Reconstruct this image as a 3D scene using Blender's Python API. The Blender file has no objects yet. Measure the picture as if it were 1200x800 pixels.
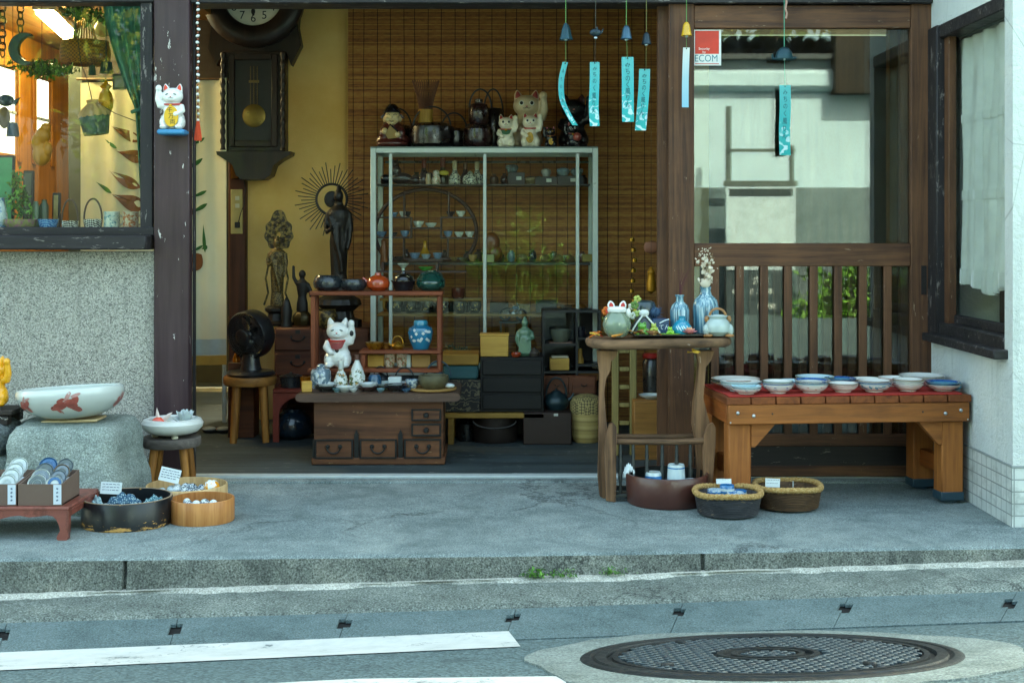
import bpy, bmesh, math, random
from mathutils import Vector, Matrix, Euler, noise as mnoise
random.seed(7)
sc = bpy.context.scene
COL = sc.collection
R = math.radians
PI = math.pi
# ---- survey of the photograph: camera 0.94 m over the porch, 5.06 m before the facade, lens 47 mm
F = 1570.0; YH = 270.0; CZ = 0.94; CD = 5.06
def S(Y): return (CD + Y) / F                 # metres per photo pixel at depth Y
def wx(px, Y): return (px - 600) * S(Y)
def wz(py, Y): return CZ - (py - YH) * S(Y)
def W(px, py, Y): return Vector((wx(px, Y), Y, wz(py, Y)))
def gy(py, z=0.0): return (CZ - z) * F / (py - YH) - CD     # depth of a point lying at height z
def srgb(h):
    h = h.lstrip('#')
    out = []
    for i in (0, 2, 4):
        c = int(h[i:i+2], 16) / 255
        out.append(c / 12.92 if c <= .04045 else ((c + .055) / 1.055) ** 2.4)
    return tuple(out)
# ------------------------------------------------------------------ node materials
class NT:
    def __init__(s, name):
        s.mat = bpy.data.materials.new(name); s.mat.use_nodes = True
        s.t = s.mat.node_tree; s.t.nodes.clear()
        s.out = s.n('ShaderNodeOutputMaterial')
    def n(s, typ, **kw):
        nd = s.t.nodes.new(typ)
        for k, v in kw.items():
            if k.startswith('i_'):
                key = k[2:]
                key = int(key) if key.isdigit() else key.replace('_', ' ')
                nd.inputs[key].default_value = v
            else: setattr(nd, k, v)
        return nd
    def l(s, a, b): s.t.links.new(a, b)
    def coord(s, scale=(1, 1, 1), kind='Object', rot=(0, 0, 0)):
        tc = s.n('ShaderNodeTexCoord'); mp = s.n('ShaderNodeMapping')
        mp.inputs['Scale'].default_value = scale; mp.inputs['Rotation'].default_value = rot
        s.l(tc.outputs[kind], mp.inputs[0]); return mp.outputs[0]
    def noise(s, vec, scale, detail=4, rough=.55, out='Fac', dist=0):
        nd = s.n('ShaderNodeTexNoise'); nd.inputs['Scale'].default_value = scale
        nd.inputs['Detail'].default_value = detail; nd.inputs['Roughness'].default_value = rough
        nd.inputs['Distortion'].default_value = dist
        s.l(vec, nd.inputs['Vector']); return nd.outputs[out]
    def voro(s, vec, scale, feature='F1', out='Distance', rnd=1):
        nd = s.n('ShaderNodeTexVoronoi'); nd.feature = feature
        nd.inputs['Scale'].default_value = scale; nd.inputs['Randomness'].default_value = rnd
        s.l(vec, nd.inputs['Vector']); return nd.outputs[out]
    def ramp(s, fac, stops, interp='LINEAR'):
        nd = s.n('ShaderNodeValToRGB'); cr = nd.color_ramp; cr.interpolation = interp
        while len(cr.elements) < len(stops): cr.elements.new(.5)
        for e, (p, c) in zip(cr.elements, stops):
            e.position = p
            e.color = (c, c, c, 1) if isinstance(c, (int, float)) else (*c, 1)
        s.l(fac, nd.inputs[0]); return nd.outputs[0]
    def mix(s, fac, a, b, mode='MIX'):
        nd = s.n('ShaderNodeMix'); nd.data_type = 'RGBA'; nd.blend_type = mode
        for k, v in ((0, fac), (6, a), (7, b)):
            if isinstance(v, bpy.types.NodeSocket): s.l(v, nd.inputs[k])
            elif k == 0: nd.inputs[k].default_value = v
            else: nd.inputs[k].default_value = (*v[:3], 1)
        return nd.outputs[2]
    def math(s, op, a, b=None, clamp=False):
        nd = s.n('ShaderNodeMath'); nd.operation = op; nd.use_clamp = clamp
        for k, v in ((0, a), (1, b)):
            if v is None: continue
            if isinstance(v, bpy.types.NodeSocket): s.l(v, nd.inputs[k])
            else: nd.inputs[k].default_value = v
        return nd.outputs[0]
    def bump(s, h, strength=.3, dist=.01):
        nd = s.n('ShaderNodeBump'); nd.inputs['Strength'].default_value = strength
        nd.inputs['Distance'].default_value = dist; s.l(h, nd.inputs['Height']); return nd.outputs[0]
    def sep(s, vec):
        nd = s.n('ShaderNodeSeparateXYZ'); s.l(vec, nd.inputs[0]); return nd.outputs
    def prin(s, col, rough=.5, metal=0, normal=None, coat=0, spec=.5, alpha=None, trans=0, sheen=0):
        nd = s.n('ShaderNodeBsdfPrincipled')
        for k, v in (('Base Color', col), ('Roughness', rough), ('Metallic', metal)):
            if isinstance(v, bpy.types.NodeSocket): s.l(v, nd.inputs[k])
            elif k == 'Base Color': nd.inputs[k].default_value = (*v[:3], 1)
            else: nd.inputs[k].default_value = v
        nd.inputs['Coat Weight'].default_value = coat; nd.inputs['Coat Roughness'].default_value = .05
        nd.inputs['Specular IOR Level'].default_value = spec
        nd.inputs['Transmission Weight'].default_value = trans
        if normal is not None: s.l(normal, nd.inputs['Normal'])
        s.l(nd.outputs[0], s.out.inputs[0]); return nd
MC = {}
def M(hexcol, rough=.5, metal=0, var=.18, vs=14, bump=.0, bs=120, coat=0, c2=None, c2amt=.55, spec=.5):
    """plain surface: base colour with uneven tone, optional second colour in patches, optional fine bump"""
    key = (hexcol, rough, metal, var, vs, bump, bs, coat, c2, c2amt, spec)
    if key in MC: return MC[key]
    m = NT('surface_' + hexcol.strip('#'))
    c = srgb(hexcol); v = m.coord()
    n1 = m.noise(v, vs, 5, .6)
    col = m.ramp(n1, [(.25, tuple(x * (1 - var) for x in c)), (.75, tuple(min(1, x * (1 + var)) for x in c))])
    if c2:
        n2 = m.noise(v, vs * 1.7, 4, .65)
        f = m.ramp(n2, [(c2amt - .05, 0.), (c2amt + .05, 1.)])
        col = m.mix(f, col, srgb(c2))
    nr = None
    if bump: nr = m.bump(m.noise(v, bs, 4, .6), bump, .004)
    r = m.ramp(m.noise(v, vs * 2.3, 3), [(.3, max(0, rough - .08)), (.7, min(1, rough + .08))])
    m.prin(col, r, metal, nr, coat, spec)
    MC[key] = m.mat; return m.mat
def wood(name, c1, c2, axis='Z', sc_=22, rough=.55, scratch=0, sc_col='cfc8bb', bump=.25, coat=0):
    key = (name,)
    if key in MC: return MC[key]
    m = NT(name)
    k = {'X': (.05, 1, 1), 'Y': (1, .05, 1), 'Z': (1, 1, .05)}[axis]
    v = m.coord(k); v0 = m.coord()
    g = m.noise(v, sc_, 6, .65, dist=1.2); g2 = m.noise(v, sc_ * 6, 3, .6); big = m.noise(v0, 3.5, 4, .6)
    f = m.math('ADD', m.math('MULTIPLY', g, .6), m.math('ADD', m.math('MULTIPLY', g2, .25), m.math('MULTIPLY', big, .3)))
    col = m.ramp(f, [(.45, srgb(c1)), (.69, srgb(c2))])
    if scratch:
        sv = m.coord({'X': (.25, 1, 1), 'Y': (1, .25, 1), 'Z': (1, 1, .25)}[axis])
        s1 = m.noise(sv, 55, 5, .7); s2 = m.noise(v0, 5, 3)
        sf = m.ramp(m.math('ADD', s1, m.math('MULTIPLY', s2, .22)), [(.86 - scratch, 0.), (.88 - scratch, 1.)])
        col = m.mix(sf, col, srgb(sc_col))
    nr = m.bump(f, bump, .004)
    m.prin(col, m.ramp(g2, [(.3, rough - .05), (.7, min(1, rough + .15))]), 0, nr, coat * .6, .32)
    MC[key] = m.mat; return m.mat
def glass(name, tint=(.93, .97, .96), base=.05, edge=.7, rough=0.0, dirt=0.0):
    if name in MC: return MC[name]
    m = NT(name)
    lw = m.n('ShaderNodeLayerWeight'); lw.inputs['Blend'].default_value = .5
    f = m.math('POWER', lw.outputs['Facing'], 4.0)
    f = m.math('ADD', m.math('MULTIPLY', f, edge), base, True)
    tr = m.n('ShaderNodeBsdfTransparent'); tr.inputs[0].default_value = (*tint, 1)
    gl = m.n('ShaderNodeBsdfGlossy'); gl.inputs['Roughness'].default_value = rough
    mx = m.n('ShaderNodeMixShader'); m.l(f, mx.inputs[0]); m.l(tr.outputs[0], mx.inputs[1]); m.l(gl.outputs[0], mx.inputs[2])
    last = mx
    if dirt:
        v = m.coord(); d = m.noise(v, 6, 8, .75)
        df = m.ramp(d, [(.45, 0.), (.8, dirt)])
        di = m.n('ShaderNodeBsdfDiffuse'); di.inputs[0].default_value = (.5, .52, .5, 1)
        m2 = m.n('ShaderNodeMixShader'); m.l(df, m2.inputs[0]); m.l(mx.outputs[0], m2.inputs[1]); m.l(di.outputs[0], m2.inputs[2]); last = m2
    m.l(last.outputs[0], m.out.inputs[0]); MC[name] = m.mat; return m.mat
# ------------------------------------------------------------------ mesh collector
class MB:
    def __init__(s, mat=None): s.v = []; s.f = []; s.fm = []; s.mats = []; s.m = mat
    def _mi(s, m):
        m = m or s.m
        if m not in s.mats: s.mats.append(m)
        return s.mats.index(m)
    def add(s, vs, fs, m=None, mx=None):
        b = len(s.v); k = s._mi(m)
        for p in vs: s.v.append(tuple(mx @ Vector(p)) if mx else tuple(p))
        for f in fs: s.f.append(tuple(i + b for i in f)); s.fm.append(k)
        return s
    def box(s, c, d, m=None, bev=.0, rot=None, mx=None):
        hx, hy, hz = d[0] / 2, d[1] / 2, d[2] / 2
        b = min(bev, hx * .9, hy * .9, hz * .9)
        T = Matrix.Translation(c)
        if rot: T = T @ Euler(rot).to_matrix().to_4x4()
        if mx: T = mx @ T
        if b <= 0:
            vs = [(x, y, z) for x in (-hx, hx) for y in (-hy, hy) for z in (-hz, hz)]
            fs = [(0, 1, 3, 2), (4, 6, 7, 5), (0, 4, 5, 1), (2, 3, 7, 6), (0, 2, 6, 4), (1, 5, 7, 3)]
            return s.add(vs, fs, m, T)
        vs = []; idx = {}
        for sx in (-1, 1):
            for sy in (-1, 1):
                for sz in (-1, 1):
                    for a in range(3):
                        h = [hx - b, hy - b, hz - b]; h[a] += b
                        idx[(sx, sy, sz, a)] = len(vs); vs.append((sx * h[0], sy * h[1], sz * h[2]))
        fs = []
        q = ((-1, -1), (1, -1), (1, 1), (-1, 1))
        for a in range(3):
            for sg in (-1, 1):
                ring = []
                for u, w in q:
                    t = [0, 0, 0]; t[a] = sg; t[(a + 1) % 3] = u; t[(a + 2) % 3] = w
                    ring.append(idx[(*t, a)])
                fs.append(tuple(ring))
        for a in range(3):
            b1, b2 = (a + 1) % 3, (a + 2) % 3
            for u, w in q:
                t0 = [0, 0, 0]; t0[b1] = u; t0[b2] = w
                p = []
                for sg in (-1, 1):
                    t = list(t0); t[a] = sg; p.append((idx[(*t, b1)], idx[(*t, b2)]))
                fs.append((p[0][0], p[0][1], p[1][1], p[1][0]))
        for sx in (-1, 1):
            for sy in (-1, 1):
                for sz in (-1, 1): fs.append(tuple(idx[(sx, sy, sz, a)] for a in range(3)))
        return s.add(vs, fs, m, T)
    def lathe(s, prof, m=None, c=(0, 0, 0), seg=32, sx=1, sy=1, rot=None, flute=0, nfl=0, mx=None, wob=0):
        T = Matrix.Translation(c)
        if rot: T = T @ Euler(rot).to_matrix().to_4x4()
        if mx: T = mx @ T
        vs = []; rings = []
        for r, z in prof:
            if r < 1e-6: rings.append([len(vs)]); vs.append((0, 0, z))
            else:
                rg = []
                for i in range(seg):
                    a = 2 * PI * i / seg
                    rr = r * (1 + (flute * math.cos(nfl * a) if flute else 0) + (wob * math.sin(a * 2 + z * 9) if wob else 0))
                    rg.append(len(vs)); vs.append((rr * math.cos(a) * sx, rr * math.sin(a) * sy, z))
                rings.append(rg)
        fs = []
        for a, b in zip(rings, rings[1:]):
            if len(a) == 1 and len(b) == 1: continue
            for i in range(seg):
                j = (i + 1) % seg
                if len(a) == 1: fs.append((a[0], b[i], b[j]))
                elif len(b) == 1: fs.append((a[i], b[0], a[j]))
                else: fs.append((a[i], b[i], b[j], a[j]))
        return s.add(vs, fs, m, T)
    def ell(s, c, r, m=None, rot=None, seg=18, rings=10, mx=None):
        prof = [(math.sin(PI * i / rings), -math.cos(PI * i / rings)) for i in range(rings + 1)]
        prof[0] = (0, -1); prof[-1] = (0, 1)
        T = Matrix.Translation(c)
        if rot: T = T @ Euler(rot).to_matrix().to_4x4()
        T = T @ Matrix.Diagonal((*r, 1))
        if mx: T = mx @ T
        return s.lathe(prof, m, seg=seg, mx=T)
    def tube(s, pts, r, m=None, seg=8, closed=False, mx=None):
        P = [Vector(p) for p in pts]; n = len(P)
        rr = r if isinstance(r, (list, tuple)) else [r] * n
        vs = []; up = None
        for i in range(n):
            if closed: d = P[(i + 1) % n] - P[i - 1]
            else: d = P[min(i + 1, n - 1)] - P[max(i - 1, 0)]
            d = d.normalized() if d.length > 1e-9 else Vector((0, 0, 1))
            if up is None: up = d.orthogonal().normalized()
            up = (up - d * up.dot(d))
            up = up.normalized() if up.length > 1e-6 else d.orthogonal().normalized()
            w = d.cross(up)
            for k in range(seg):
                a = 2 * PI * k / seg
                vs.append(P[i] + (up * math.cos(a) + w * math.sin(a)) * rr[i])
        fs = []
        for i in range(n if closed else n - 1):
            a, b = i * seg, ((i + 1) % n) * seg
            for k in range(seg):
                j = (k + 1) % seg; fs.append((a + k, a + j, b + j, b + k))
        if not closed:
            fs.append(tuple(range(seg))[::-1]); fs.append(tuple((n - 1) * seg + k for k in range(seg)))
        return s.add(vs, fs, m, mx)
    def prism(s, poly, depth, m=None, y=0.0, mx=None):
        """outline in XZ, thickness along Y"""
        n = len(poly)
        vs = [(x, y - depth / 2, z) for x, z in poly] + [(x, y + depth / 2, z) for x, z in poly]
        fs = [tuple(range(n)), tuple(range(2 * n - 1, n - 1, -1))]
        for i in range(n):
            j = (i + 1) % n; fs.append((i, j, n + j, n + i))
        return s.add(vs, fs, m, mx)
    def grid(s, fn, nu, nv, m=None, thick=None, mx=None):
        """parametric sheet fn(u,v); thick = offset vector giving it a back side"""
        vs = [fn(i / nu, j / nv) for j in range(nv + 1) for i in range(nu + 1)]
        fs = [(j * (nu + 1) + i, j * (nu + 1) + i + 1, (j + 1) * (nu + 1) + i + 1, (j + 1) * (nu + 1) + i) for j in range(nv) for i in range(nu)]
        if thick is not None:
            n = len(vs); vs = [Vector(v) for v in vs]; vs += [v + Vector(thick) for v in vs]
            fs += [tuple(n + i for i in f[::-1]) for f in list(fs)]
            b = [j * (nu + 1) for j in range(nv + 1)]; t = [j * (nu + 1) + nu for j in range(nv + 1)]
            lo = list(range(nu + 1)); hi = [nv * (nu + 1) + i for i in range(nu + 1)]
            for e in (b, t, lo, hi):
                for p, q in zip(e, e[1:]): fs.append((p, q, n + q, n + p))
        return s.add(vs, fs, m, mx)
    def text(s, body, size, fn, m=None):
        """flat lettering; fn maps the (x, y) of the lettering to space"""
        vs, fs = text_geo(body, size)
        return s.add([fn(x, y) for x, y in vs], fs, m)
    def blob(s, u, v, ru, rv, a, fn, m=None, n=12, jag=0):
        """small painted spot laid on a curved surface fn(u, v)"""
        pts = [(u, v)]
        for i in range(n):
            t = 2 * PI * i / n; k = 1 + (jag * random.uniform(-1, 1) if jag else 0)
            x, y = ru * math.cos(t) * k, rv * math.sin(t) * k
            pts.append((u + x * math.cos(a) - y * math.sin(a), v + x * math.sin(a) + y * math.cos(a)))
        return s.add([fn(*p) for p in pts], [(0, i + 1, (i + 1) % n + 1) for i in range(n)], m)
    def build(s, name, parent=None, loc=None, smooth=True, sharp=38, recalc=True, rot=None):
        me = bpy.data.meshes.new(name)
        me.from_pydata([tuple(v) for v in s.v], [], s.f)
        for m in s.mats: me.materials.append(m)
        me.polygons.foreach_set('material_index', s.fm)
        if recalc:
            bm = bmesh.new(); bm.from_mesh(me); bmesh.ops.recalc_face_normals(bm, faces=bm.faces); bm.to_mesh(me); bm.free()
        if smooth:
            me.polygons.foreach_set('use_smooth', [True] * len(me.polygons)); me.set_sharp_from_angle(angle=R(sharp))
        me.update()
        o = bpy.data.objects.new(name, me); COL.objects.link(o)
        if parent: o.parent = parent
        if loc is not None: o.location = loc
        if rot: o.rotation_euler = rot
        return o
TG = {}
def text_geo(body, size):
    if body not in TG:
        cu = bpy.data.curves.new('lettering', 'FONT'); cu.body = body; cu.size = 1
        cu.align_x = 'CENTER'; cu.align_y = 'CENTER'; cu.resolution_u = 3; cu.fill_mode = 'FRONT'
        o = bpy.data.objects.new('lettering', cu); COL.objects.link(o)
        bpy.context.view_layer.update()
        dg = bpy.context.evaluated_depsgraph_get()
        me = bpy.data.meshes.new_from_object(o.evaluated_get(dg))
        TG[body] = ([(v.co.x, v.co.y) for v in me.vertices], [tuple(p.vertices) for p in me.polygons])
        bpy.data.objects.remove(o); bpy.data.meshes.remove(me); bpy.data.curves.remove(cu)
    vs, fs = TG[body]
    return [(x * size, y * size) for x, y in vs], fs
def sculpt(mb, voxel, smooth=4, name='body'):
    """melt the collected lumps into one continuous skin"""
    o = mb.build('lumps', smooth=False)
    r = o.modifiers.new('r', 'REMESH'); r.mode = 'VOXEL'; r.voxel_size = voxel; r.use_smooth_shade = True
    if smooth:
        k = o.modifiers.new('s', 'SMOOTH'); k.iterations = smooth; k.factor = .5
    dg = bpy.context.evaluated_depsgraph_get(); bpy.context.view_layer.update()
    me = bpy.data.meshes.new_from_object(o.evaluated_get(dg)); me.name = name
    me.polygons.foreach_set('use_smooth', [True] * len(me.polygons))
    old = o.data; bpy.data.objects.remove(o); bpy.data.meshes.remove(old)
    return me
def skin(name, me, mat, parent=None, loc=(0, 0, 0), scale=1, rot=None):
    me = me.copy(); me.materials.clear(); me.materials.append(mat)
    o = bpy.data.objects.new(name, me); COL.objects.link(o); o.location = loc
    if parent: o.parent = parent
    if scale != 1: o.scale = (scale,) * 3
    if rot: o.rotation_euler = rot
    return o
# ------------------------------------------------------------------ things
def tag(o, label=None, cat=None, group=None, kind=None):
    if label: o['label'] = label
    if cat: o['category'] = cat
    if group: o['group'] = group
    if kind: o['kind'] = kind
    return o
def thing(name, label, cat, loc=(0, 0, 0), rot=0, group=None):
    o = bpy.data.objects.new(name, None); COL.objects.link(o); o.empty_display_size = .05
    o.location = loc; o.rotation_euler = (0, 0, rot)
    return tag(o, label, cat, group)
def solo(name, mb, label, cat, loc=(0, 0, 0), group=None, rot=None, **k):
    return tag(mb.build(name, None, loc, rot=rot, **k), label, cat, group)
def struct(name, mb, loc=None, **k): return tag(mb.build(name, None, loc, **k), kind='structure')
def copy_tree(o, parent=None):
    c = o.copy(); COL.objects.link(c); c.parent = parent
    for ch in list(o.children): copy_tree(ch, c)
    return c
def pot(name, label, cat, px, Y, z, prof, mat, group=None, k=1.0, seg=28, **kw):
    """turned vessel: outline in photo pixels (radius, height) at depth Y, standing at height z"""
    s_ = S(Y) * k
    mb = MB(mat); mb.lathe([(r * s_, h * s_) for r, h in prof], seg=seg, **kw)
    return solo(name, mb, label, cat, (wx(px, Y), Y, z), group)
def bowlp(Rr, h, foot=.5, t=.09):
    return [(0, .03*h), (Rr*foot*.85, .03*h), (Rr*foot*.88, 0), (Rr*foot, 0), (Rr*foot, h*.1), (Rr*.76, h*.34), (Rr*.93, h*.7), (Rr, h*.98), (Rr*(1-t*.3), h),
            (Rr*(1-t), h*.97), (Rr*(.92-t), h*.7), (Rr*(.72-t), h*.4), (Rr*.35, h*.22), (0, h*.18)]
def cupp(Rr, h, t=.1, foot=.8):
    return [(0, .0), (Rr*foot, 0), (Rr*.97, h*.15), (Rr, h*.5), (Rr, h*.97), (Rr*(1-t*.4), h), (Rr*(1-t), h*.97), (Rr*(1-t), h*.2), (0, h*.12)]
def arc(c, rx, rz, a0, a1, n=14, y=0):
    return [(c[0] + rx * math.cos(R(a0 + (a1 - a0) * i / n)), c[1] + y, c[2] + rz * math.sin(R(a0 + (a1 - a0) * i / n))) for i in range(n + 1)]
EXPOSURE = 3.12
LAMP = 19
WBT, WBTINT = 7900, -11
# =================================================================== camera, sky, sun
cam = bpy.data.objects.new('camera', bpy.data.cameras.new('camera')); COL.objects.link(cam)
cam.location = (0, -CD, CZ); cam.rotation_euler = (R(90), 0, 0)
cam.data.sensor_width = 36; cam.data.lens = 36 * F / 1200; cam.data.shift_y = -130 / 1200
cam.data.clip_start = .05; cam.data.clip_end = 500
sc.camera = cam
wd = bpy.data.worlds.new('World'); sc.world = wd; wd.use_nodes = True
nt = wd.node_tree; bg = nt.nodes['Background']
sky = nt.nodes.new('ShaderNodeTexSky'); sky.sky_type = 'NISHITA'; sky.sun_disc = False
SUN_EL, SUN_AZ = 48.0, -24.0         # the sun stands behind the shop, a little to its right
sky.sun_elevation = R(SUN_EL); sky.sun_rotation = R(-SUN_AZ); sky.altitude = 200; sky.air_density = 1.0; sky.dust_density = 5; sky.ozone_density = 1.0
nt.links.new(sky.outputs[0], bg.inputs[0]); bg.inputs[1].default_value = .15
sl = bpy.data.lights.new('sun', 'SUN'); sl.energy = 4.0; sl.angle = R(.5); sl.color = (1, .97, .92)
so = bpy.data.objects.new('sun', sl); COL.objects.link(so)
sd = Vector((-math.sin(R(SUN_AZ)) * math.cos(R(SUN_EL)), math.cos(R(SUN_AZ)) * math.cos(R(SUN_EL)), math.sin(R(SUN_EL))))
so.rotation_euler = sd.to_track_quat('Z', 'Y').to_euler(); so.location = sd * 30
sc.view_settings.view_transform = 'Standard'; sc.view_settings.look = 'None'
sc.view_settings.exposure = EXPOSURE; sc.view_settings.gamma = 1
sc.view_settings.use_white_balance = True; sc.view_settings.white_balance_temperature = WBT; sc.view_settings.white_balance_tint = WBTINT
sc.render.engine = 'CYCLES'
sc.cycles.use_denoising = True
sc.cycles.max_bounces = 9; sc.cycles.diffuse_bounces = 5; sc.cycles.transparent_max_bounces = 16; sc.cycles.glossy_bounces = 4
sc.cycles.caustics_reflective = False; sc.cycles.caustics_refractive = False
sc.cycles.sample_clamp_indirect = 6

# =================================================================== setting materials
def concrete(name, base, dark, light, bs=180, cracks=0.0, spots=.5, bump=.25, stain=2.2):
    m = NT(name); v = m.coord()
    big = m.noise(v, stain, 6, .68, dist=.6); mid = m.noise(v, 11, 5, .65); fine = m.noise(v, bs, 3, .7)
    f = m.math('ADD', m.math('MULTIPLY', big, .6), m.math('MULTIPLY', mid, .4))
    col = m.ramp(f, [(.36, srgb(dark)), (.5, srgb(base)), (.68, srgb(light))])
    sp = m.ramp(fine, [(.35, .0), (.5, .5), (.66, 1.)])
    col = m.mix(spots, col, sp, 'SOFT_LIGHT')
    gr = m.sep(m.voro(v, bs * 1.1, 'F1', 'Color'))[0]
    col = m.mix(.32, col, m.ramp(gr, [(.05, .12), (.3, .42), (.7, .55), (.97, .95)]), 'OVERLAY')
    pm = m.noise(v, 3.4, 9, .72, dist=.9)
    col = m.mix(m.ramp(pm, [(.57, 0.), (.63, .42)]), col, srgb(dark))
    col = m.mix(m.ramp(pm, [(.36, .3), (.42, 0.)]), col, srgb(light))
    h = m.math('ADD', m.math('MULTIPLY', fine, .5), m.math('ADD', mid, m.math('MULTIPLY', gr, .3)))
    if cracks:
        wv = m.n('ShaderNodeVectorMath', operation='MULTIPLY_ADD')
        m.l(m.noise(v, 3.2, 6, .7, out='Color'), wv.inputs[0]); wv.inputs[1].default_value = (.45, .45, .45); m.l(v, wv.inputs[2])
        e = m.voro(wv.outputs[0], cracks, 'DISTANCE_TO_EDGE')
        cf = m.ramp(e, [(.0, 1.), (.009, .0)])
        brk = m.ramp(m.noise(v, 1.7, 3), [(.42, 0.), (.55, 1.)])
        cf = m.math('MULTIPLY', cf, brk)
        col = m.mix(m.math('MULTIPLY', cf, .75), col, srgb('23282a'))
    m.prin(col, .9, 0, m.bump(h, bump, .006), spec=.3)
    return m.mat
m_porch = concrete('porch_concrete', '737f7f', '5b6868', '8a9491', 260, .8, .6, .3, 2.6)
m_kerb = concrete('kerb_concrete', '6a6e67', '4c504b', '84867c', 200, 1.3, .75, .7, 4)
m_apron = concrete('apron_concrete', '666e69', '535a56', '7d847d', 190, 1.1, .75, .6, 3)
m_mortar = concrete('mortar', 'a2a39b', '83857d', 'b9b9af', 220, 0, .6, .5)
m_gutter = concrete('gutter_concrete', '566769', '48585a', '667577', 240, 0, .5, .3)
m_collar = concrete('collar_concrete', '6e7976', '5a6562', '828c88', 210, 0, .6, .35, 3)
def asphalt():
    m = NT('worn_asphalt'); v = m.coord()
    big = m.noise(v, 1.6, 5, .6); st = m.voro(v, 150, 'F1', 'Color'); d = m.voro(v, 150)
    ss = m.sep(st)[0]
    col = m.ramp(ss, [(.1, srgb('384749')), (.5, srgb('4d5f62')), (.9, srgb('677b7d'))])
    col = m.mix(m.ramp(big, [(.35, .0), (.7, .5)]), col, srgb('475a5d'))
    col = m.mix(m.ramp(m.noise(v, 4, 8, .7), [(.58, 0.), (.66, .4)]), col, srgb('2e3a3c'))
    m.prin(col, .88, 0, m.bump(d, .7, .005), spec=.35); return m.mat
m_road = asphalt()
def paint_line():
    m = NT('road_paint'); v = m.coord()
    n = m.noise(v, 9, 7, .72); n2 = m.noise(v, 60, 4, .7)
    wv = m.n('ShaderNodeVectorMath', operation='MULTIPLY_ADD')
    m.l(m.noise(v, 5, 5, .7, out='Color'), wv.inputs[0]); wv.inputs[1].default_value = (.25, .25, .25); m.l(v, wv.inputs[2])
    e = m.voro(wv.outputs[0], 2.6, 'DISTANCE_TO_EDGE')
    cr = m.math('MULTIPLY', m.ramp(e, [(0, 1.), (.008, 0.)]), m.ramp(m.noise(v, 2.5, 3), [(.5, 0.), (.56, 1.)]))
    chip = m.ramp(m.math('ADD', m.math('MULTIPLY', n, .7), m.math('MULTIPLY', n2, .4)), [(.42, 1.), (.46, 0.)])
    f = m.math('MAXIMUM', cr, chip)
    col = m.mix(f, m.ramp(n, [(.3, srgb('a8aeac')), (.7, srgb('c6cac7'))]), srgb('646f71'))
    m.prin(col, .7, 0, m.bump(n2, .3, .003)); return m.mat
m_line = paint_line()
def pebbledash():
    m = NT('pebbledash'); v = m.coord()
    a = m.voro(v, 250, 'F1', 'Color'); d = m.voro(v, 250); r = m.sep(a)[0]
    col = m.ramp(r, [(.0, srgb('6f6c66')), (.1, srgb('98948b')), (.28, srgb('bcb7ac')), (.6, srgb('d3cdc0')), (.9, srgb('e4dfd2'))], 'CONSTANT')
    gap = m.ramp(d, [(.45, 0.), (.8, .5)])
    col = m.mix(gap, col, srgb('86877e'))
    n = m.noise(v, 2.5, 5, .6); col = m.mix(m.ramp(n, [(.35, .3), (.65, .0)]), col, srgb('77756a'))
    dr = m.noise(m.coord((9, 9, .8)), 2.4, 6, .7); col = m.mix(m.ramp(dr, [(.55, 0.), (.72, .4)]), col, srgb('6a6860'))
    h = m.math('SUBTRACT', 1.0, d)
    m.prin(col, .75, 0, m.bump(h, .8, .006)); return m.mat
m_pebble = pebbledash()
def stucco():
    m = NT('white_stucco'); v = m.coord()
    n = m.noise(v, 40, 6, .7); b = m.noise(v, 2.2, 5, .65)
    col = m.ramp(b, [(.35, srgb('c6cbc8')), (.65, srgb('d9dcd8'))])
    st = m.noise(m.coord((7, 7, .7)), 2.2, 6, .7)
    col = m.mix(m.ramp(st, [(.56, 0.), (.72, .45)]), col, srgb('98a09c'))
    e = m.voro(m.coord((1, 1, .6)), 2.3, 'DISTANCE_TO_EDGE'); col = m.mix(m.math('MULTIPLY', m.ramp(e, [(0, .5), (.004, 0.)]), m.ramp(b, [(.45, 0.), (.55, 1.)])), col, srgb('7a807d'))
    m.prin(col, .9, 0, m.bump(n, .9, .012), spec=.2); return m.mat
m_stucco = stucco()
def tiles():
    m = NT('small_white_tiles'); v = m.coord()
    xyz = m.sep(v)
    hv = m.n('ShaderNodeCombineXYZ'); s = m.math('ADD', xyz[0], xyz[1]); m.l(s, hv.inputs[0]); m.l(xyz[2], hv.inputs[1])
    br = m.n('ShaderNodeTexBrick', offset=0); m.l(hv.outputs[0], br.inputs[0])
    br.inputs['Color1'].default_value = (*srgb('bfc4c0'), 1); br.inputs['Color2'].default_value = (*srgb('cdd0cb'), 1)
    br.inputs['Mortar'].default_value = (*srgb('8c9290'), 1)
    for k, x in (('Scale', 1), ('Brick Width', .045), ('Row Height', .038), ('Mortar Size', .0022)): br.inputs[k].default_value = x
    dirt = m.ramp(m.noise(v, 14, 6, .7), [(.5, 0.), (.7, .6)])
    col = m.mix(dirt, br.outputs[0], srgb('7e827c'))
    m.prin(col, .35, 0, m.bump(m.math('SUBTRACT', 1.0, br.outputs['Fac']), .5, .003)); return m.mat
m_tile = tiles()
def plaster_yellow():
    m = NT('ochre_plaster'); v = m.coord()
    b = m.noise(v, 2.4, 6, .6); f = m.noise(v, 160, 4, .7)
    col = m.ramp(b, [(.3, srgb('dfac5c')), (.7, srgb('f2cc86'))])
    m.prin(col, .95, 0, m.bump(f, .35, .004), spec=.15); return m.mat
m_ochre = plaster_yellow()
m_frame = wood('weathered_door_wood', '3a251a', '6a4831', 'Z', 26, .6, .085, '8a7460')
m_frameX = wood('weathered_rail_wood', '38231a', '6c4931', 'X', 26, .6, .085, '8a7460')
m_post = wood('scratched_painted_post', '322126', '463436', 'Z', 14, .42, .085, 'c9c3bd', coat=.15)
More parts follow.
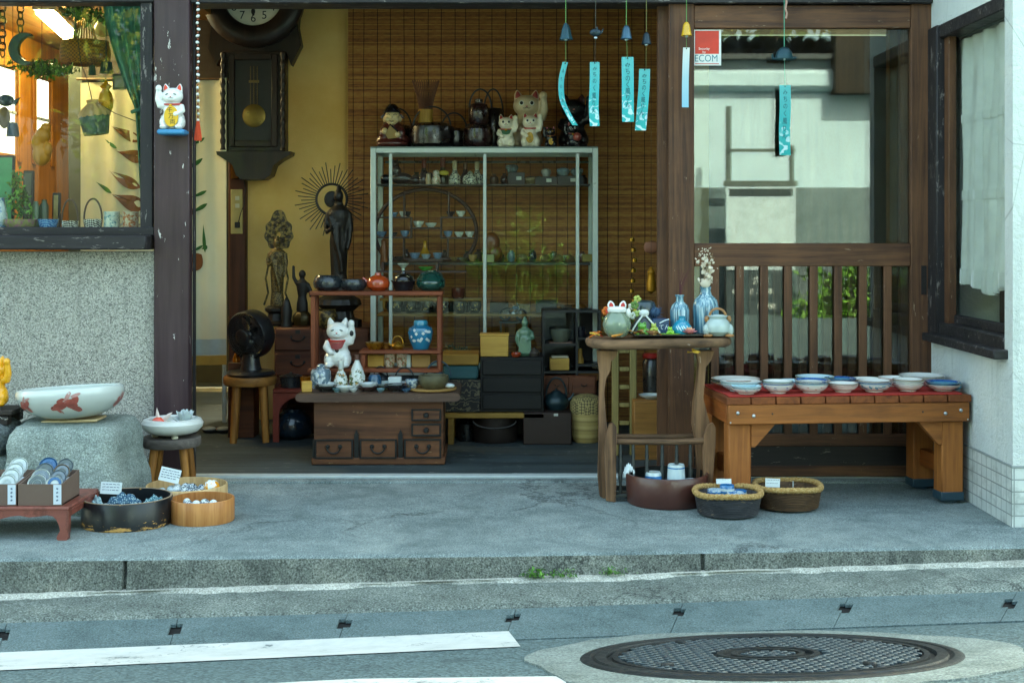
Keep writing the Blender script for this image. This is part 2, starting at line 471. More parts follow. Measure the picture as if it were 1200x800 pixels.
m_dark = wood('dark_painted_wood', '1c1a1b', '302c2d', 'X', 16, .5, .14, '6d6662')
m_darkZ = wood('dark_painted_upright', '1c1a1b', '302c2d', 'Z', 16, .5, .14, '6d6662')
m_floor = wood('grey_floor_boards', '262e2f', '434d4e', 'X', 16, .6, .12, '7d7d76')
m_ceil = wood('warm_ceiling_boards', '6b4318', '94682e', 'Y', 10, .6)
m_orange = wood('honey_window_wood', '6b3f12', '9a6322', 'Z', 18, .5)
m_alu = M('b4bebe', .45, .2, .08, 30)
m_inner = wood('brown_inner_boards', '4a3623', '6b5033', 'Z', 12, .7)
m_gl_door = glass('door_glass', (.80, .84, .82), .054, .5, .008, .02)
m_gl_win = glass('window_glass', (.96, .98, .95), .017, .5, 0, .015)
m_gl_cab2 = glass('cabinet_glass_clean', (.95, .98, .96), .017, .5)
m_gl_cab = glass('cabinet_glass', (.95, .98, .96), .014, .5)

# =================================================================== ground
def rowpy(pts, px):
    if px <= pts[0][0]: a, b = pts[0], pts[1]
    elif px >= pts[-1][0]: a, b = pts[-2], pts[-1]
    else:
        for a, b in zip(pts, pts[1:]):
            if a[0] <= px <= b[0]: break
    return a[1] + (b[1] - a[1]) * (px - a[0]) / (b[0] - a[0])
ROW1 = [(0, 655), (600, 649), (1190, 640)]
ROW2 = [(0, 697), (600, 678), (1190, 658)]
ROW3 = [(0, 728), (600, 711), (1190, 691)]
ROW4 = [(0, 772), (600, 750), (1190, 729)]
def solve(row, X, zf):
    d = 3.9
    for _ in range(40):
        d = (CZ - zf) * F / (rowpy(row, 600 + X * F / d) - YH)
    return d
def section(X):
    """porch edge, kerb foot, apron lip, gutter edge: (Y, z) for one X"""
    Xc = max(-1.75, min(1.75, X))
    d1 = solve(ROW1, Xc, 0); d2 = d1 - .012
    z2 = CZ - (rowpy(ROW2, 600 + Xc * F / d2) - YH) * d2 / F
    z3 = z2 - .022; d3 = solve(ROW3, Xc, z3)
    z4 = z3 - .004; d4 = solve(ROW4, Xc, z4)
    return (d1 - CD, 0), (d2 - CD, z2), (d3 - CD, z3), (d4 - CD, z4)
SLOPE = .195
def road_z(X, Y):
    s4 = section(X)[3]; t = s4[0] - Y
    k = 1.0
    if t <= 0: return s4[1]
    zz = s4[1] + SLOPE * min(t, k)
    if t > k:
        e = min(t - k, 1.2); zz += SLOPE * (e - e * e / 2.4)
    if t > 1.9: zz += (.14 - zz) * min(1, (t - 1.9) / 1.5)
    return zz
def road_hit(px, py):
    d = 3.0
    for _ in range(60):
        d = .6 * d + .4 * ((CZ - road_z((px - 600) * d / F, d - CD)) * F / (py - YH))
    X = (px - 600) * d / F; Y = d - CD
    return Vector((X, Y, road_z(X, Y)))
KJ = (-1.111, .559, -2.6)
XS = [-16, -8, -5, -3.5, -2.5] + [-2 + i * .025 for i in range(161)] + [2.5, 3.5, 5, 8, 16]
XS = sorted(XS + [j + e for j in KJ for e in (-.007, -.0025, .0025, .007)])
def loft(rows, m, sub=1):
    mb = MB(m); n = len(XS)
    vs = []; 
    for X in XS: vs += rows(X)
    k = len(vs) // n
    fs = [(i * k + j, i * k + j + 1, (i + 1) * k + j + 1, (i + 1) * k + j) for i in range(n - 1) for j in range(k - 1)]
    mb.add(vs, fs, m); return mb
def jig(X, a=.004): return a * 2 * (mnoise.noise(Vector((X * 4, 1, 0))) + mnoise.noise(Vector((X * 15, 2, 0))) * .8 + mnoise.noise(Vector((X * 38, 4, 0))) * .6)
def porch_rows(X):
    s1 = section(X)[0]
    out = [(X, .14, -.0)] + [(X, s1[0] * t, .0025 * math.sin(X * 2.3 + t * 5)) for t in (0, .25, .5, .75)]
    y = s1[0] + jig(X, .002)
    return out + [(X, y + .022, 0), (X, y + .01, -.002), (X, y + .003, -.008)]
def kerb_rows(X):
    s = section(X); y = s[0][0] + jig(X, .002); y2, z2 = s[1]
    if min(abs(X - j) for j in KJ) < .003: y += .018; y2 += .018
    return [(X, y + .003, -.008), (X, y, -.016), (X, y - .003 + jig(X + 5, .003), z2 * .6), (X, y2 + jig(X, .005), z2 - .004)]
def mortar_rows(X):
    y2, z2 = section(X)[1]; w = max(.003, .016 + .022 * mnoise.noise(Vector((X * 2.3, 0, 0))) + .016 * mnoise.noise(Vector((X * 11, 3, 0))) + .009 * mnoise.noise(Vector((X * 33, 5, 0))))
    return [(X, y2 + .012, z2 + .004), (X, y2 - .012, z2 + .003 + jig(X, .001)), (X, y2 - w, z2 - .002), (X, y2 - w - .012, z2 - .012)]
def apron_rows(X):
    s = section(X); (y2, z2), (y3, z3) = s[1], s[2]
    return [(X, y2 + .01, z2 - .004), (X, (y2 + y3) / 2, (z2 + z3) / 2 - .002 + jig(X, .0015)), (X, y3 + .02 + jig(X, .003), z3 + .003), (X, y3 + jig(X, .003), z3 - .012)]
def bed_rows(X):
    s = section(X); (y3, z3), (y4, z4) = s[2], s[3]
    return [(X, y3 + .01, z3 - .014), (X, y4 - .04, z4 - .014)]
def road_rows(X):
    y4, z4 = section(X)[3]
    ys = [y4 - t for t in (0, .05, .1, .2, .3, .4, .5, .62, .75, .9, 1.05, 1.2, 1.4, 1.6, 1.9, 2.3, 2.8, 3.4, 4.5, 6, 9)]
    return [(X, y4 + .002, z4 - .012)] + [(X, y, road_z(X, y)) for y in ys]
struct('porch', loft(porch_rows, m_porch), sharp=60)
struct('kerb', loft(kerb_rows, m_kerb), sharp=60)
struct('kerb_mortar', loft(mortar_rows, m_mortar), sharp=60)
struct('kerb_apron', loft(apron_rows, m_apron), sharp=60)
struct('gutter_bed', loft(bed_rows, M('0c0e0f', .95)), sharp=60)
struct('road', loft(road_rows, m_road), sharp=60)
g = MB(M('6a6d66', .95, 0, .2, 1)); g.box((0, -10, -.55), (160, 160, .1)); struct('ground', g)
# gutter lids with a lifting hole at every joint
joints = [-190, 10, 210, 408, 605, 800, 993, 1190, 1390]
hole_py = [747, 743, 736, 730, 722, 717, 713, 709, 705]
for i, (a, b) in enumerate(zip(joints, joints[1:])):
    def edge(px, row):
        z = section((px - 600) / 430)[2][1] - .002
        d = 3.5
        for _ in range(30): d = (CZ - z) * F / (rowpy(row, px) - YH)
        return (px - 600) * d / F, d - CD
    ax3, ay3 = edge(a, ROW3); bx3, by3 = edge(b, ROW3)
    ax4, ay4 = edge(a - 14, ROW4); bx4, by4 = edge(b - 14, ROW4)
    nx = 12; hole = .018
    mb = MB(m_gutter); mh = M('15181a', .9)
    def lid(u, v):
        x3 = ax3 + (bx3 - ax3) * u; x4 = ax4 + (bx4 - ax4) * u
        s = section(x3)
        y3 = s[2][0] - .004; y4 = s[3][0] + .003
        X = x3 + (x4 - x3) * v
        return Vector((X + (.001 if u < .01 else (-.001 if u > .99 else 0)), y3 + (y4 - y3) * v, section(X)[2][1] - .003))
    # a notch is left free at both ends of the lid, so two lids form one hole
    vc = (hole_py[i] - rowpy(ROW3, a)) / (rowpy(ROW4, a) - rowpy(ROW3, a)); vd = .15 * random.uniform(.75, 1.2); un = .042 * random.uniform(.75, 1.3)
    us = [0, un, un + .02] + [.1 + .8 * k / 8 for k in range(9)] + [1 - un - .02, 1 - un, 1]
    vs_ = [0, max(.05, vc - vd), vc, min(.95, vc + vd), 1]
    pts = []; idx = {}
    for u_i, u in enumerate(us):
        for v_i, v in enumerate(vs_):
            p = lid(u, v)
            if u_i in (0, len(us) - 1) and v_i == 2: p = lid(u, v) ; idx[(u_i, v_i)] = len(pts); pts.append(p); continue
            idx[(u_i, v_i)] = len(pts); pts.append(p)
    fs = []
    L = len(us) - 1
    for u_i in range(L):
        for v_i in range(4):
            if v_i in (1, 2) and u_i in (0, L - 1): continue
            fs.append((idx[(u_i, v_i)], idx[(u_i, v_i + 1)], idx[(u_i + 1, v_i + 1)], idx[(u_i + 1, v_i)]))
    n = len(pts); low = [p - Vector((0, 0, .009)) for p in pts]
    fs += [tuple(n + q for q in f[::-1]) for f in list(fs)]
    from collections import Counter
    ec = Counter()
    for f in fs[:len(fs) // 2]:
        for p, q in zip(f, f[1:] + f[:1]): ec[tuple(sorted((p, q)))] += 1
    for (p, q), c in ec.items():
        if c == 1: fs.append((p, q, n + q, n + p))
    mb.add(pts + low, fs)
    o = mb.build('gutter_cover', smooth=False)
    words = ['beyond the left edge', 'leftmost full slab, under the black tub', 'second slab from the left', 'middle slab under the weeds', 'slab right of the weeds above the manhole', 'slab behind the manhole centre', 'rightmost full slab', 'cut by the right edge of the photo']
    tag(o, 'grey concrete gutter cover, ' + words[i], 'gutter cover', 'concrete gutter covers along the kerb')
# weeds in the kerb joint
def leaf_pile(n, cx, cy, cz, w, dpt, hgt, size, mats):
    mb = MB(mats[0])
    for _ in range(n):
        c = Vector((cx + random.gauss(0, w / 3), cy + random.uniform(-dpt, dpt), cz + random.random() ** 2 * hgt))
        mx = Matrix.Translation(c) @ Euler((random.uniform(-.9, .9), random.uniform(-.9, .9), random.uniform(0, 6.3))).to_matrix().to_4x4()
        s = size * random.uniform(.6, 1.3)
        mb.add([(-s, 0, 0), (0, -s * .5, s * .12), (s, 0, 0), (0, s * .5, s * .12)], [(0, 1, 2, 3)], random.choice(mats), mx)
    return mb
gm = [M('4f7d2c', .6), M('6a9a3a', .6), M('3d6a2a', .6)]
for (pa, pb, lab) in ((616, 640, 'round-leaved green weed rooted in the kerb joint'), (640, 675, 'low fringe of small green weeds along the kerb mortar'), (708, 735, 'short separate tuft of green weed right of the weed fringe')):
    px = (pa + pb) / 2; X = (px - 600) * 3.85 / F; s = section(X)
    mb = leaf_pile(60, 0, 0, .004, (pb - pa) * 3.85 / F, .012, .022, .006 if pa > 630 else .009, gm)
    for _ in range(8):
        x = random.uniform(-.5, .5) * (pb - pa) * 3.85 / F; mb.tube([(x, 0, -.004), (x + .003, -.004, .016)], .0008, gm[2], 4)
    solo('weed', mb, lab, 'weed', (X, s[1][0] - .012, s[1][1] + .004), 'weeds in the kerb joint', smooth=False, recalc=False)
# painted lines
def painted(poly, name):
    mb = MB(m_line)
    top, bot = poly
    n = 40
    def fn(u, v):
        a = rowpy(top, top[0][0] + (top[-1][0] - top[0][0]) * u); pxa = top[0][0] + (top[-1][0] - top[0][0]) * u
        pxb = bot[0][0] + (bot[-1][0] - bot[0][0]) * u; b = rowpy(bot, pxb)
        p = road_hit(pxa + (pxb - pxa) * v, a + (b - a) * v); return p + Vector((0, 0, .0025))
    mb.grid(fn, n, 6); return struct(name, mb)
painted(([(-260, 778), (0, 765), (596, 740)], [(-260, 799), (0, 786), (610, 758)]), 'road_marking')
painted(([(300, 802), (420, 796), (660, 793)], [(250, 850), (420, 826), (668, 812)]), 'road_marking')
# manhole
mc = road_hit(900, 770)
mt = thing('manhole', 'large round iron manhole cover with studs set in pale concrete ring', 'manhole cover', mc + Vector((0, 0, .003)))
mt.rotation_euler = (-math.atan(SLOPE), -math.atan(road_z(mc.x + .5, mc.y) - road_z(mc.x - .5, mc.y)), 0)
RM = 220 * (mc.y + CD) / F
m_iron = M('3a464b', .45, .5, .3, 25, .2, 200, c2='2e3338', c2amt=.6)
m_iron_d = M('262b2e', .5, .5, .3, 30, .3, 200, c2='393634', c2amt=.6)
mb = MB(m_collar); pts = [(0, 0, .0)]; nn = 72
for i in range(nn):
    a = 2 * PI * i / nn; r = RM * (1.31 + .05 * math.sin(a * 3 + 1) + .03 * math.sin(a * 7) + .012 * math.sin(a * 17) + random.uniform(-.012, .012))
    pts.append((r * math.cos(a), r * math.sin(a) * .985, .0015))
inner = [(RM * 1.0 * math.cos(2 * PI * i / nn), RM * math.sin(2 * PI * i / nn), .003) for i in range(nn)]
low = [(p[0] * 1.01, p[1] * 1.01, -.03) for p in pts[1:]]
vs = pts[1:] + inner + low
mb.add(vs, [(i, (i + 1) % nn, nn + (i + 1) % nn, nn + i) for i in range(nn)] + [(i, (i + 1) % nn, 2 * nn + (i + 1) % nn, 2 * nn + i) for i in range(nn)])
mb.build('concrete_collar', mt, smooth=False)
mb = MB(m_iron_d); mb.lathe([(RM, -.02), (RM, .004), (RM * .985, .007), (RM * .95, .007), (RM * .94, .003), (RM * .925, .002), (RM * .92, .008), (RM * .865, .008), (RM * .86, 0), (RM * .85, -.02)], seg=96)
mb.build('iron_frame', mt)
mb = MB(m_iron_d); mb.lathe([(0, .0), (RM * .855, .0)], seg=72)
for rr, hh in ((.80, .007), (.24, .008), (.165, .008)):
    mb.lathe([(RM * rr, 0), (RM * rr, hh), (RM * (rr + .03), hh), (RM * (rr + .03), 0)], m_iron_d, seg=72)
for row in range(-17, 18):
    for cl in range(-13, 14):
        x = (cl + (.5 if row % 2 else 0)) * RM * .062; y = row * RM * .046
        rad = math.hypot(x, y) / RM
        if rad > .78 or .14 < rad < .29: continue
        mb.box((x, y, .004), (RM * .046, RM * .02, .008), m_iron, .002, rot=(0, 0, .35 if row % 2 else -.35))
for i in range(4):
    a = i * PI / 2 + .6; mb.box((RM * .7 * math.cos(a), RM * .7 * math.sin(a), .006), (.03, .012, .012), m_iron_d, .002, rot=(0, 0, a))
mb.build('lid', mt)

# =================================================================== the shop building
shop = thing('shop_building', 'old shop front with dark timber, speckled wall and open sliding door', 'shop building', (0, 0, 0))
def P(name, mb, parent=shop, label=None, **k):
    o = mb.build(name, parent, **k)
    if label: o['label'] = label
    return o
LX, RX = -2.75, 1.585
colL, colR = wx(180, -.03), wx(222, -.03)
# speckled wall under the window, and its left continuation
zs = wz(295, 0)
mb = MB(m_pebble); mb.box(((LX - 1.6 + colL) / 2, .07, (zs - .1) / 2), (colL - LX + 1.6, .14, zs + .1)); P('pebbledash_wall', mb)
mb = MB(m_pebble); mb.box((LX - .05, .07, (zs + 2.0) / 2), (.1, .14, 2.0 - zs - .004)); P('pebbledash_wall', mb)
# big post
mb = MB(m_post); mb.box(((colL + colR) / 2, -.005, .95), (colR - colL, .05, 1.9 + .04), bev=.005); P('post', mb)
mb = MB(m_darkZ); mb.box((colR + .003, .035, .92), (.008, .025, 1.84), bev=.002); P('door_jamb', mb)
# window left of the post
win = MB(m_darkZ)
zt, zb = wz(5, 0), wz(266, 0)
win.box((wx(172, 0), .04, (zt + zb) / 2), (S(0) * 15, .09, zt - zb + .1), bev=.004)
win.box(((LX + colL) / 2, .035, wz(2, 0) + .02), (colL - LX, .1, .05), m_dark, bev=.004)
win.box(((LX + colL) / 2, .03, wz(271, 0)), (colL - LX - .002, .1, S(0) * 10), m_dark, bev=.003)
win.box((LX + .03, .04, (zt + zb) / 2), (.06, .09, zt - zb + .1), bev=.004)
wo = P('window', win, sharp=30)
mb = MB(m_gl_win); mb.box(((LX + wx(166, 0)) / 2, .055, (zt + zb) / 2), (wx(166, 0) - LX, .004, zt - zb)); mb.build('pane', wo)
mb = MB(m_dark); mb.box(((LX + colL) / 2 - .1, -.02, wz(284, -.05)), (colL - LX + .18, .16, S(0) * 17), bev=.006); mb.build('sill', wo)
# lintel and upper storey
mb = MB(m_dark); mb.box(((colR + RX) / 2, .05, wz(5, 0) + .075), (RX - colR + .0, .14, .15), bev=.004); P('lintel', mb)
mb = MB(m_dark); mb.box((-1.3, -.035, 1.99), (6.2, .06, .06), bev=.004); P('eave_batten', mb)
mb = MB(m_stucco); mb.box((-.2, 1.9, 3.63), (5.3, 3.8, 2.84)); P('upper_storey', mb)
m_roof = M('3d4347', .6, 0, .2, 8)
mb = MB(m_roof); mb.prism([(-3.2, 5.0), (3.0, 5.0), (2.9, 5.2), (-3.1, 5.2)], 4.8, y=1.9); mb.prism([(-3.0, 5.2), (2.8, 5.2), (1.5, 5.9), (-2, 5.9)], 3.6, y=2.0); P('roof', mb)
mb = MB(m_stucco); mb.box((-.2, .1, 2.07), (5.3, .19, .28)); P('frieze_board', mb)
# interior
mb = MB(m_floor); mb.box((-.4, 1.65, -.03), (6.6, 3.1, .06)); P('shop_floor', mb)
mb = MB(m_ceil); mb.box((-2.5, 1.75, 2.0), (2.1, 3.1, .04)); mb.box((.7, 1.75, 2.18), (4.3, 3.1, .04), m_inner); mb.box((-1.46, 1.75, 2.09), (.03, 3.1, .15), m_inner); P('ceiling', mb)
mb = MB(m_alu); mb.box(((colR + wx(1097, 0)) / 2, .05, .004), (wx(1097, 0) - colR, .05, .012), bev=.002); mb.box(((colR + wx(1097, 0)) / 2, -.0, -.004), (wx(1097, 0) - colR, .03, .012), M('8a9494', .5, .2), bev=.002); P('threshold', mb)
mb = MB(m_porch); mb.box(((colR + RX) / 2, -.035, .0), (RX - colR, .07, .012), bev=.004); P('door_step', mb)
# ochre partition
xw0 = wx(287, 1.6)
mb = MB(m_ochre); mb.box(((xw0 + .98) / 2, 1.66, 1.08), (.98 - xw0, .1, 2.16)); P('plaster_wall', mb)
mb = MB(wood('dark_red_post', '3a2219', '5a3526', 'Z', 14, .5)); mb.box((wx(278, 1.56), 1.6, 1.08), (S(1.56) * 20, .09, 2.16), bev=.004); po = P('post', mb)
mb = MB(m_orange); mb.box((wx(275, 1.55), 1.552, wz(150, 1.55)), (S(1.55) * 9, .012, .5), bev=.002); mb.build('honey_batten', po)
mb = MB(M('c9d0c4', .5)); mb.box((wx(263, 1.5), 1.5, .8), (S(1.5) * 4.5, .02, 1.6), bev=.002); P('white_trim', mb)
mb = MB(m_inner); mb.box(((wx(780, 2.2) + 2.5) / 2, 2.3, 1.0), (2.5 - wx(780, 2.2), .1, 2.0)); mb.box((2.5, 1.2, 1.0), (.1, 2.4, 2.0)); mb.box((.95, 2.0, 1.08), (.06, .58, 2.16)); P('inner_wall', mb)
mb = MB(M('2f332c', .8, 0, .3, 4)); mb.box((-1.9, 3.25, 1.0), (1.9, .1, 2.0)); P('back_wall', mb)
mb = MB(M('343a33', .8, 0, .3, 3)); mb.box((wx(88, 1.75), 1.8, 1.0), (S(1.75) * 16, .1, 2.0), bev=.004); P('dark_post', mb)
mb = MB(M('2e241c', .8)); mb.box((wx(180, 1.55), 1.6, wz(40, 1.55)), (S(1.55) * 170, .06, S(1.55) * 105)); P('transom_panel', mb)
mb = MB(M('a9b0ac', .5)); mb.box((wx(200, 2.3), 2.3, wz(456, 2.3)), (S(2.3) * 150, .06, .02)); P('room_sill', mb)
# left side wall with two bright windows
sw = -2.62
mb = MB(m_orange)
def sx(px): return -sw * F / (600 - px) - CD       # depth of a point of the side wall
holes = [(sx(-75), sx(20)), (sx(41), sx(59))]
z0h, z1h = 1.34, 1.78
ys = [.1, holes[0][0], holes[0][1], holes[1][0], holes[1][1], 3.3]
mb.box((sw - .006, 1.7, z0h / 2), (.012, 3.2, z0h)); mb.box((sw - .006, 1.7, (z1h + 2) / 2), (.012, 3.2, 2 - z1h))
for a, b in ((ys[0], ys[1]), (ys[2], ys[3]), (ys[4], ys[5])):
    mb.box((sw - .006, (a + b) / 2, (z0h + z1h) / 2), (.012, b - a, z1h - z0h + .002))
for a, b in holes:
    for yy in (a - .026, b + .026): mb.box((sw + .006, yy, (z0h + z1h) / 2), (.014, .05, z1h - z0h + .08), bev=.004)
    mb.box((sw + .006, (a + b) / 2, z1h + .03), (.014, b - a + .09, .05), bev=.004)
    mb.box((sw - .006, (a + b) / 2, 1.56), (.01, b - a, .018), M('8f979a', .5), bev=.003)
swo = P('side_wall', mb)
mb = MB(M('c9ccc6', .9)); mb.box((-9.0, 4.2, 1.9), (.2, 9, 4.6)); P2 = solo('added_white_wall', mb, 'white wall added outside to whiten the view through the side windows', 'wall')  # wall added outside so the side windows look out on white
# right hand side wall with window
cy = -.82
m_w = m_stucco
mb = MB(m_w)
yA, yB = -.10, 4.31 - CD       # window reaches from beside the door to here
zt2, zb2 = 1.70, .555
tb = .19
mb.box((RX + .45, (cy + .1) / 2 - .0, (tb + zb2) / 2), (.9, .1 - cy, zb2 - tb))
mb.box((RX + .45, (cy + .1) / 2, (zt2 + 2.1) / 2), (.9, .1 - cy, 2.1 - zt2))
mb.box((RX + .45, (cy + yB) / 2, (zb2 + zt2) / 2), (.9, yB - cy, zt2 - zb2))
mb.box((RX + .5, .04, (zb2 + zt2) / 2), (.8, .12, zt2 - zb2))
mb.box((RX + .05, .06, 1.05), (.1, .1, 2.0))
P('stucco_wall', mb, smooth=False)
mb = MB(m_tile); mb.box((RX + .45, (cy + .1) / 2, tb / 2 - .025), (.906, .1 - cy + .006, tb + .05)); P('tile_base', mb, smooth=False)
mb = MB(M('8d9391', .8)); mb.box((RX + .45, (cy + .1) / 2, tb + .003), (.91, .1 - cy + .01, .006)); P('tile_ledge', mb, smooth=False)
mb = MB(m_darkZ)
zm = (zt2 + zb2) / 2
mb.box((RX + .012, -.035, zm), (.05, .13, zt2 - zb2), bev=.004)
mb.box((RX + .03, -.125, zm), (.03, .05, zt2 - zb2 - .06), m_frame, bev=.003)
mb.box((RX + .03, (yA + yB) / 2, zt2 - .025), (.07, yA - yB + .0, .05), m_dark, bev=.004)
mb.box((RX + .03, (yA + yB) / 2, zb2 + .022), (.07, yA - yB, .045), m_dark, bev=.004)
mb.box((RX + .05, (yA + yB) / 2, zb2 + .06), (.03, yA - yB, .03), m_dark, bev=.003)
w2 = P('window', mb)
mb = MB(m_dark); mb.box((RX - .012, (yA + yB) / 2 + .02, zb2 - .012), (.07, yA - yB + .1, .03), bev=.004); mb.build('sill', w2)
mb = MB(m_gl_win); mb.box((RX + .055, (yA + yB) / 2, zm), (.004, yA - yB, zt2 - zb2 - .02)); mb.build('pane', w2)
mb = MB(M('1e2021', .9)); mb.box((RX + .5, (yA + yB) / 2, zm), (.6, yA - yB - .0, zt2 - zb2 - .002)); mb.v = [(x if x > RX + .5 else RX + .22, y, z) for x, y, z in mb.v]; mb.build('unlit_room_block', w2)  # solid near-black block, the unlit room's shade put into its colour

# sliding door: two leaves, one behind the other
def leaf(Y, dx, name, lab):
    mb = MB(m_frame)
    pz = lambda py: wz(py, Y); pX = lambda px: wx(px + dx, Y)
    th = .032
    zt, zb = pz(5), .012
    mb.box(((pX(783) + pX(813)) / 2, Y, (zt + zb) / 2), (S(Y) * 30, th, zt - zb), bev=.003)
    mb.box(((pX(1066) + pX(1096)) / 2, Y, (zt + zb) / 2), (S(Y) * 30, th, zt - zb), bev=.003)
    xa, xb = pX(813), pX(1066)
    for y0, y1 in ((7, 34), (285, 312), (508, 522)):
        mb.box(((xa + xb) / 2, Y, (pz(y0) + pz(y1)) / 2), (xb - xa, th - .004, pz(y0) - pz(y1)), m_frameX, bev=.003)
    mb.box(((xa + xb) / 2, Y + .004, (pz(520) + .05) / 2), (xb - xa, th - .018, pz(520) - .05), m_dark)
    mb.box(((xa + xb) / 2, Y, .03), (xb - xa, th - .004, .04), m_frameX, bev=.003)
    mb.box((pX(1081), Y - th / 2 - .001, pz(328)), (S(Y) * 6, .004, S(Y) * 34), M('1c1512', .8))
    d = P('sliding_door', mb, label=lab)
    for px in (837.5, 866.5, 895, 923, 953, 981.5, 1010.5, 1039.5):
        s = MB(m_frame); s.box((pX(px), Y - .006, (pz(311) + pz(509)) / 2), (S(Y) * 9.2, .014, pz(311) - pz(509)), bev=.002); s.build('slat', d)
    gmb = MB(m_gl_door); gmb.box(((xa + xb) / 2, Y + .008, (pz(33) + pz(286)) / 2), (xb - xa, .004, pz(33) - pz(286))); gmb.build('glass_pane', d)
    gmb = MB(m_gl_door); gmb.box(((xa + xb) / 2, Y + .008, (pz(311) + pz(509)) / 2), (xb - xa, .004, pz(311) - pz(509))); gmb.build('glass_pane', d)
    return d
leaf(.02, 0, 'front', 'outer sliding door leaf with slatted lower half')
leaf(.066, -13, 'rear', 'inner sliding door leaf, almost hidden behind the outer one')
mb = MB(m_orange); mb.box((wx(1052, .5), .5, .95), (S(.5) * 24, .05, 1.9), bev=.004); P('honey_post', mb)

# =================================================================== across the street (seen in the glass)
m_tw = M('b3cad6', .9, 0, .08, 3)
mb = MB(m_tw); mb.box((3.1, -8.25, 2.0), (3.2, .3, 1.3)); t = thing('garden_wall', 'white plastered wall with grey block base and tiled cap across the street', 'wall')
mb.v = [(x, y, z) for x, y, z in mb.v]; mb.build('plaster', t)
mb = MB(concrete('block_base', '68777c', '556468', '7a888c', 120, 1.2, .6, .6)); mb.box((3.1, -8.2, .72), (3.3, .4, 1.28)); mb.build('block_base', t)
mb = MB(m_roof)
for i in range(26): mb.lathe([(.07, 0), (.07, .5)], c=(1.5 + i * .13, -8.5, 2.62), rot=(R(-72), 0, 0), seg=10)
mb.box((3.1, -8.25, 2.64), (3.4, .6, .05)); mb.build('roof_tiles', t)
mb = MB(m_tw); mb.box((3.0, -8.06, 2.42), (3.3, .12, .22), bev=.05); mb.build('eave_moulding', t)
mb = MB(wood('black_shed', '1c1916', '33291f', 'Z', 8, .7)); mb.box((3.62, -8.0, 2.75), (.95, .22, .95)); mb.box((3.62, -8.0, 3.27), (1.1, .4, .08), m_roof)
mb.box((4.02, -8.0, 1.2), (.1, .1, 2.3)); solo('dark_shed', mb, 'dark timber shed at the end of the white wall across the street', 'shed')
def foliage(n, rad, size, mats, clump=14):
    mb = MB(mats[0])
    cs = []
    for _ in range(clump):
        a, b = random.uniform(0, 2 * PI), random.uniform(-1, 1); k = random.uniform(.35, .95)
        q = math.sqrt(1 - b * b); cs.append(Vector((q * math.cos(a) * rad[0] * k, q * math.sin(a) * rad[1] * k, b * rad[2] * k)))
    for _ in range(n):
        c = random.choice(cs) + Vector((random.gauss(0, .2) * rad[0], random.gauss(0, .2) * rad[1], random.gauss(0, .2) * rad[2]))
        mx = Matrix.Translation(c) @ Euler((random.uniform(0, 6.3), random.uniform(0, 6.3), random.uniform(0, 6.3))).to_matrix().to_4x4()
        s = size * random.uniform(.6, 1.3)
        mb.add([(-s, 0, 0), (0, -s * .45, s * .1), (s, 0, 0), (0, s * .45, s * .1)], [(0, 1, 2, 3)], random.choice(mats), mx)
    return mb
lm = [M('3f6a22', .5), M('5d8a2c', .5), M('5f8a30', .5), M('2a4a20', .5)]
ly = [M('8fa63a', .5), M('b0b048', .5), M('5d8a2c', .5)]
def shrub(name, lab, cat, x, y, z, rad, n, size, mats, trunk=0.3, grp=None):
    t = thing(name, lab, cat, (x, y, .1), 0, grp)
    foliage(n, rad, size, mats).build('crown', t, loc=(0, 0, z), smooth=False, recalc=False)
    k = MB(M('2a221b', .9)); k.tube([(0, 0, -.3), (.03, .02, z * .5), (0, 0, z)], [trunk * .25, trunk * .18, trunk * .1], seg=8)
    for i in range(5):
        a = i * 1.3; k.tube([(0, 0, z * .6), (math.cos(a) * rad[0] * .5, math.sin(a) * rad[1] * .5, z + rad[2] * .3)], [trunk * .12, trunk * .03], seg=6)
    k.build('trunk', t)
shrub('bush', 'rounded green bush by the kerb across the street', 'bush', .15, -7.7, .45, (.5, .4, .5), 2600, .045, lm)
shrub('bush', 'tall bright green hedge bush beside the signboard across the street', 'bush', 3.3, -7.3, .1, (.75, .3, .42), 3000, .04, lm)
shrub('bush', 'tall leafy shrub across the street facing the display window', 'bush', -3.5, -7.8, 1.3, (.6, .5, 1.3), 4200, .05, lm + ly)
mb = MB(wood('dark_house_boards', '1d1814', '3a2d22', 'Z', 10, .8)); mb.box((-1.0, -8.9, 1.6), (4.6, .4, 3.2)); t = thing('added_dark_house', 'dark house front added across the street to darken the cabinet reflection', 'house'); mb.build('wall', t); mb = MB(m_roof); mb.box((-1.0, -8.8, 3.25), (5.0, 1.0, .1)); mb.build('roof', t)  # unseen dark front, added so the cabinet glass reflects something dark
shrub('tree', 'broad green tree across the street facing the display window', 'tree', -5.0, -9.2, 3.2, (1.9, 1.4, 1.5), 7000, .09, lm + ly, .5)
shrub('tree', 'yellow-green tree rising behind the white wall across the street', 'tree', 2.8, -9.8, 3.7, (1.9, 1.0, .9), 5200, .08, ly + lm[3:], .5)
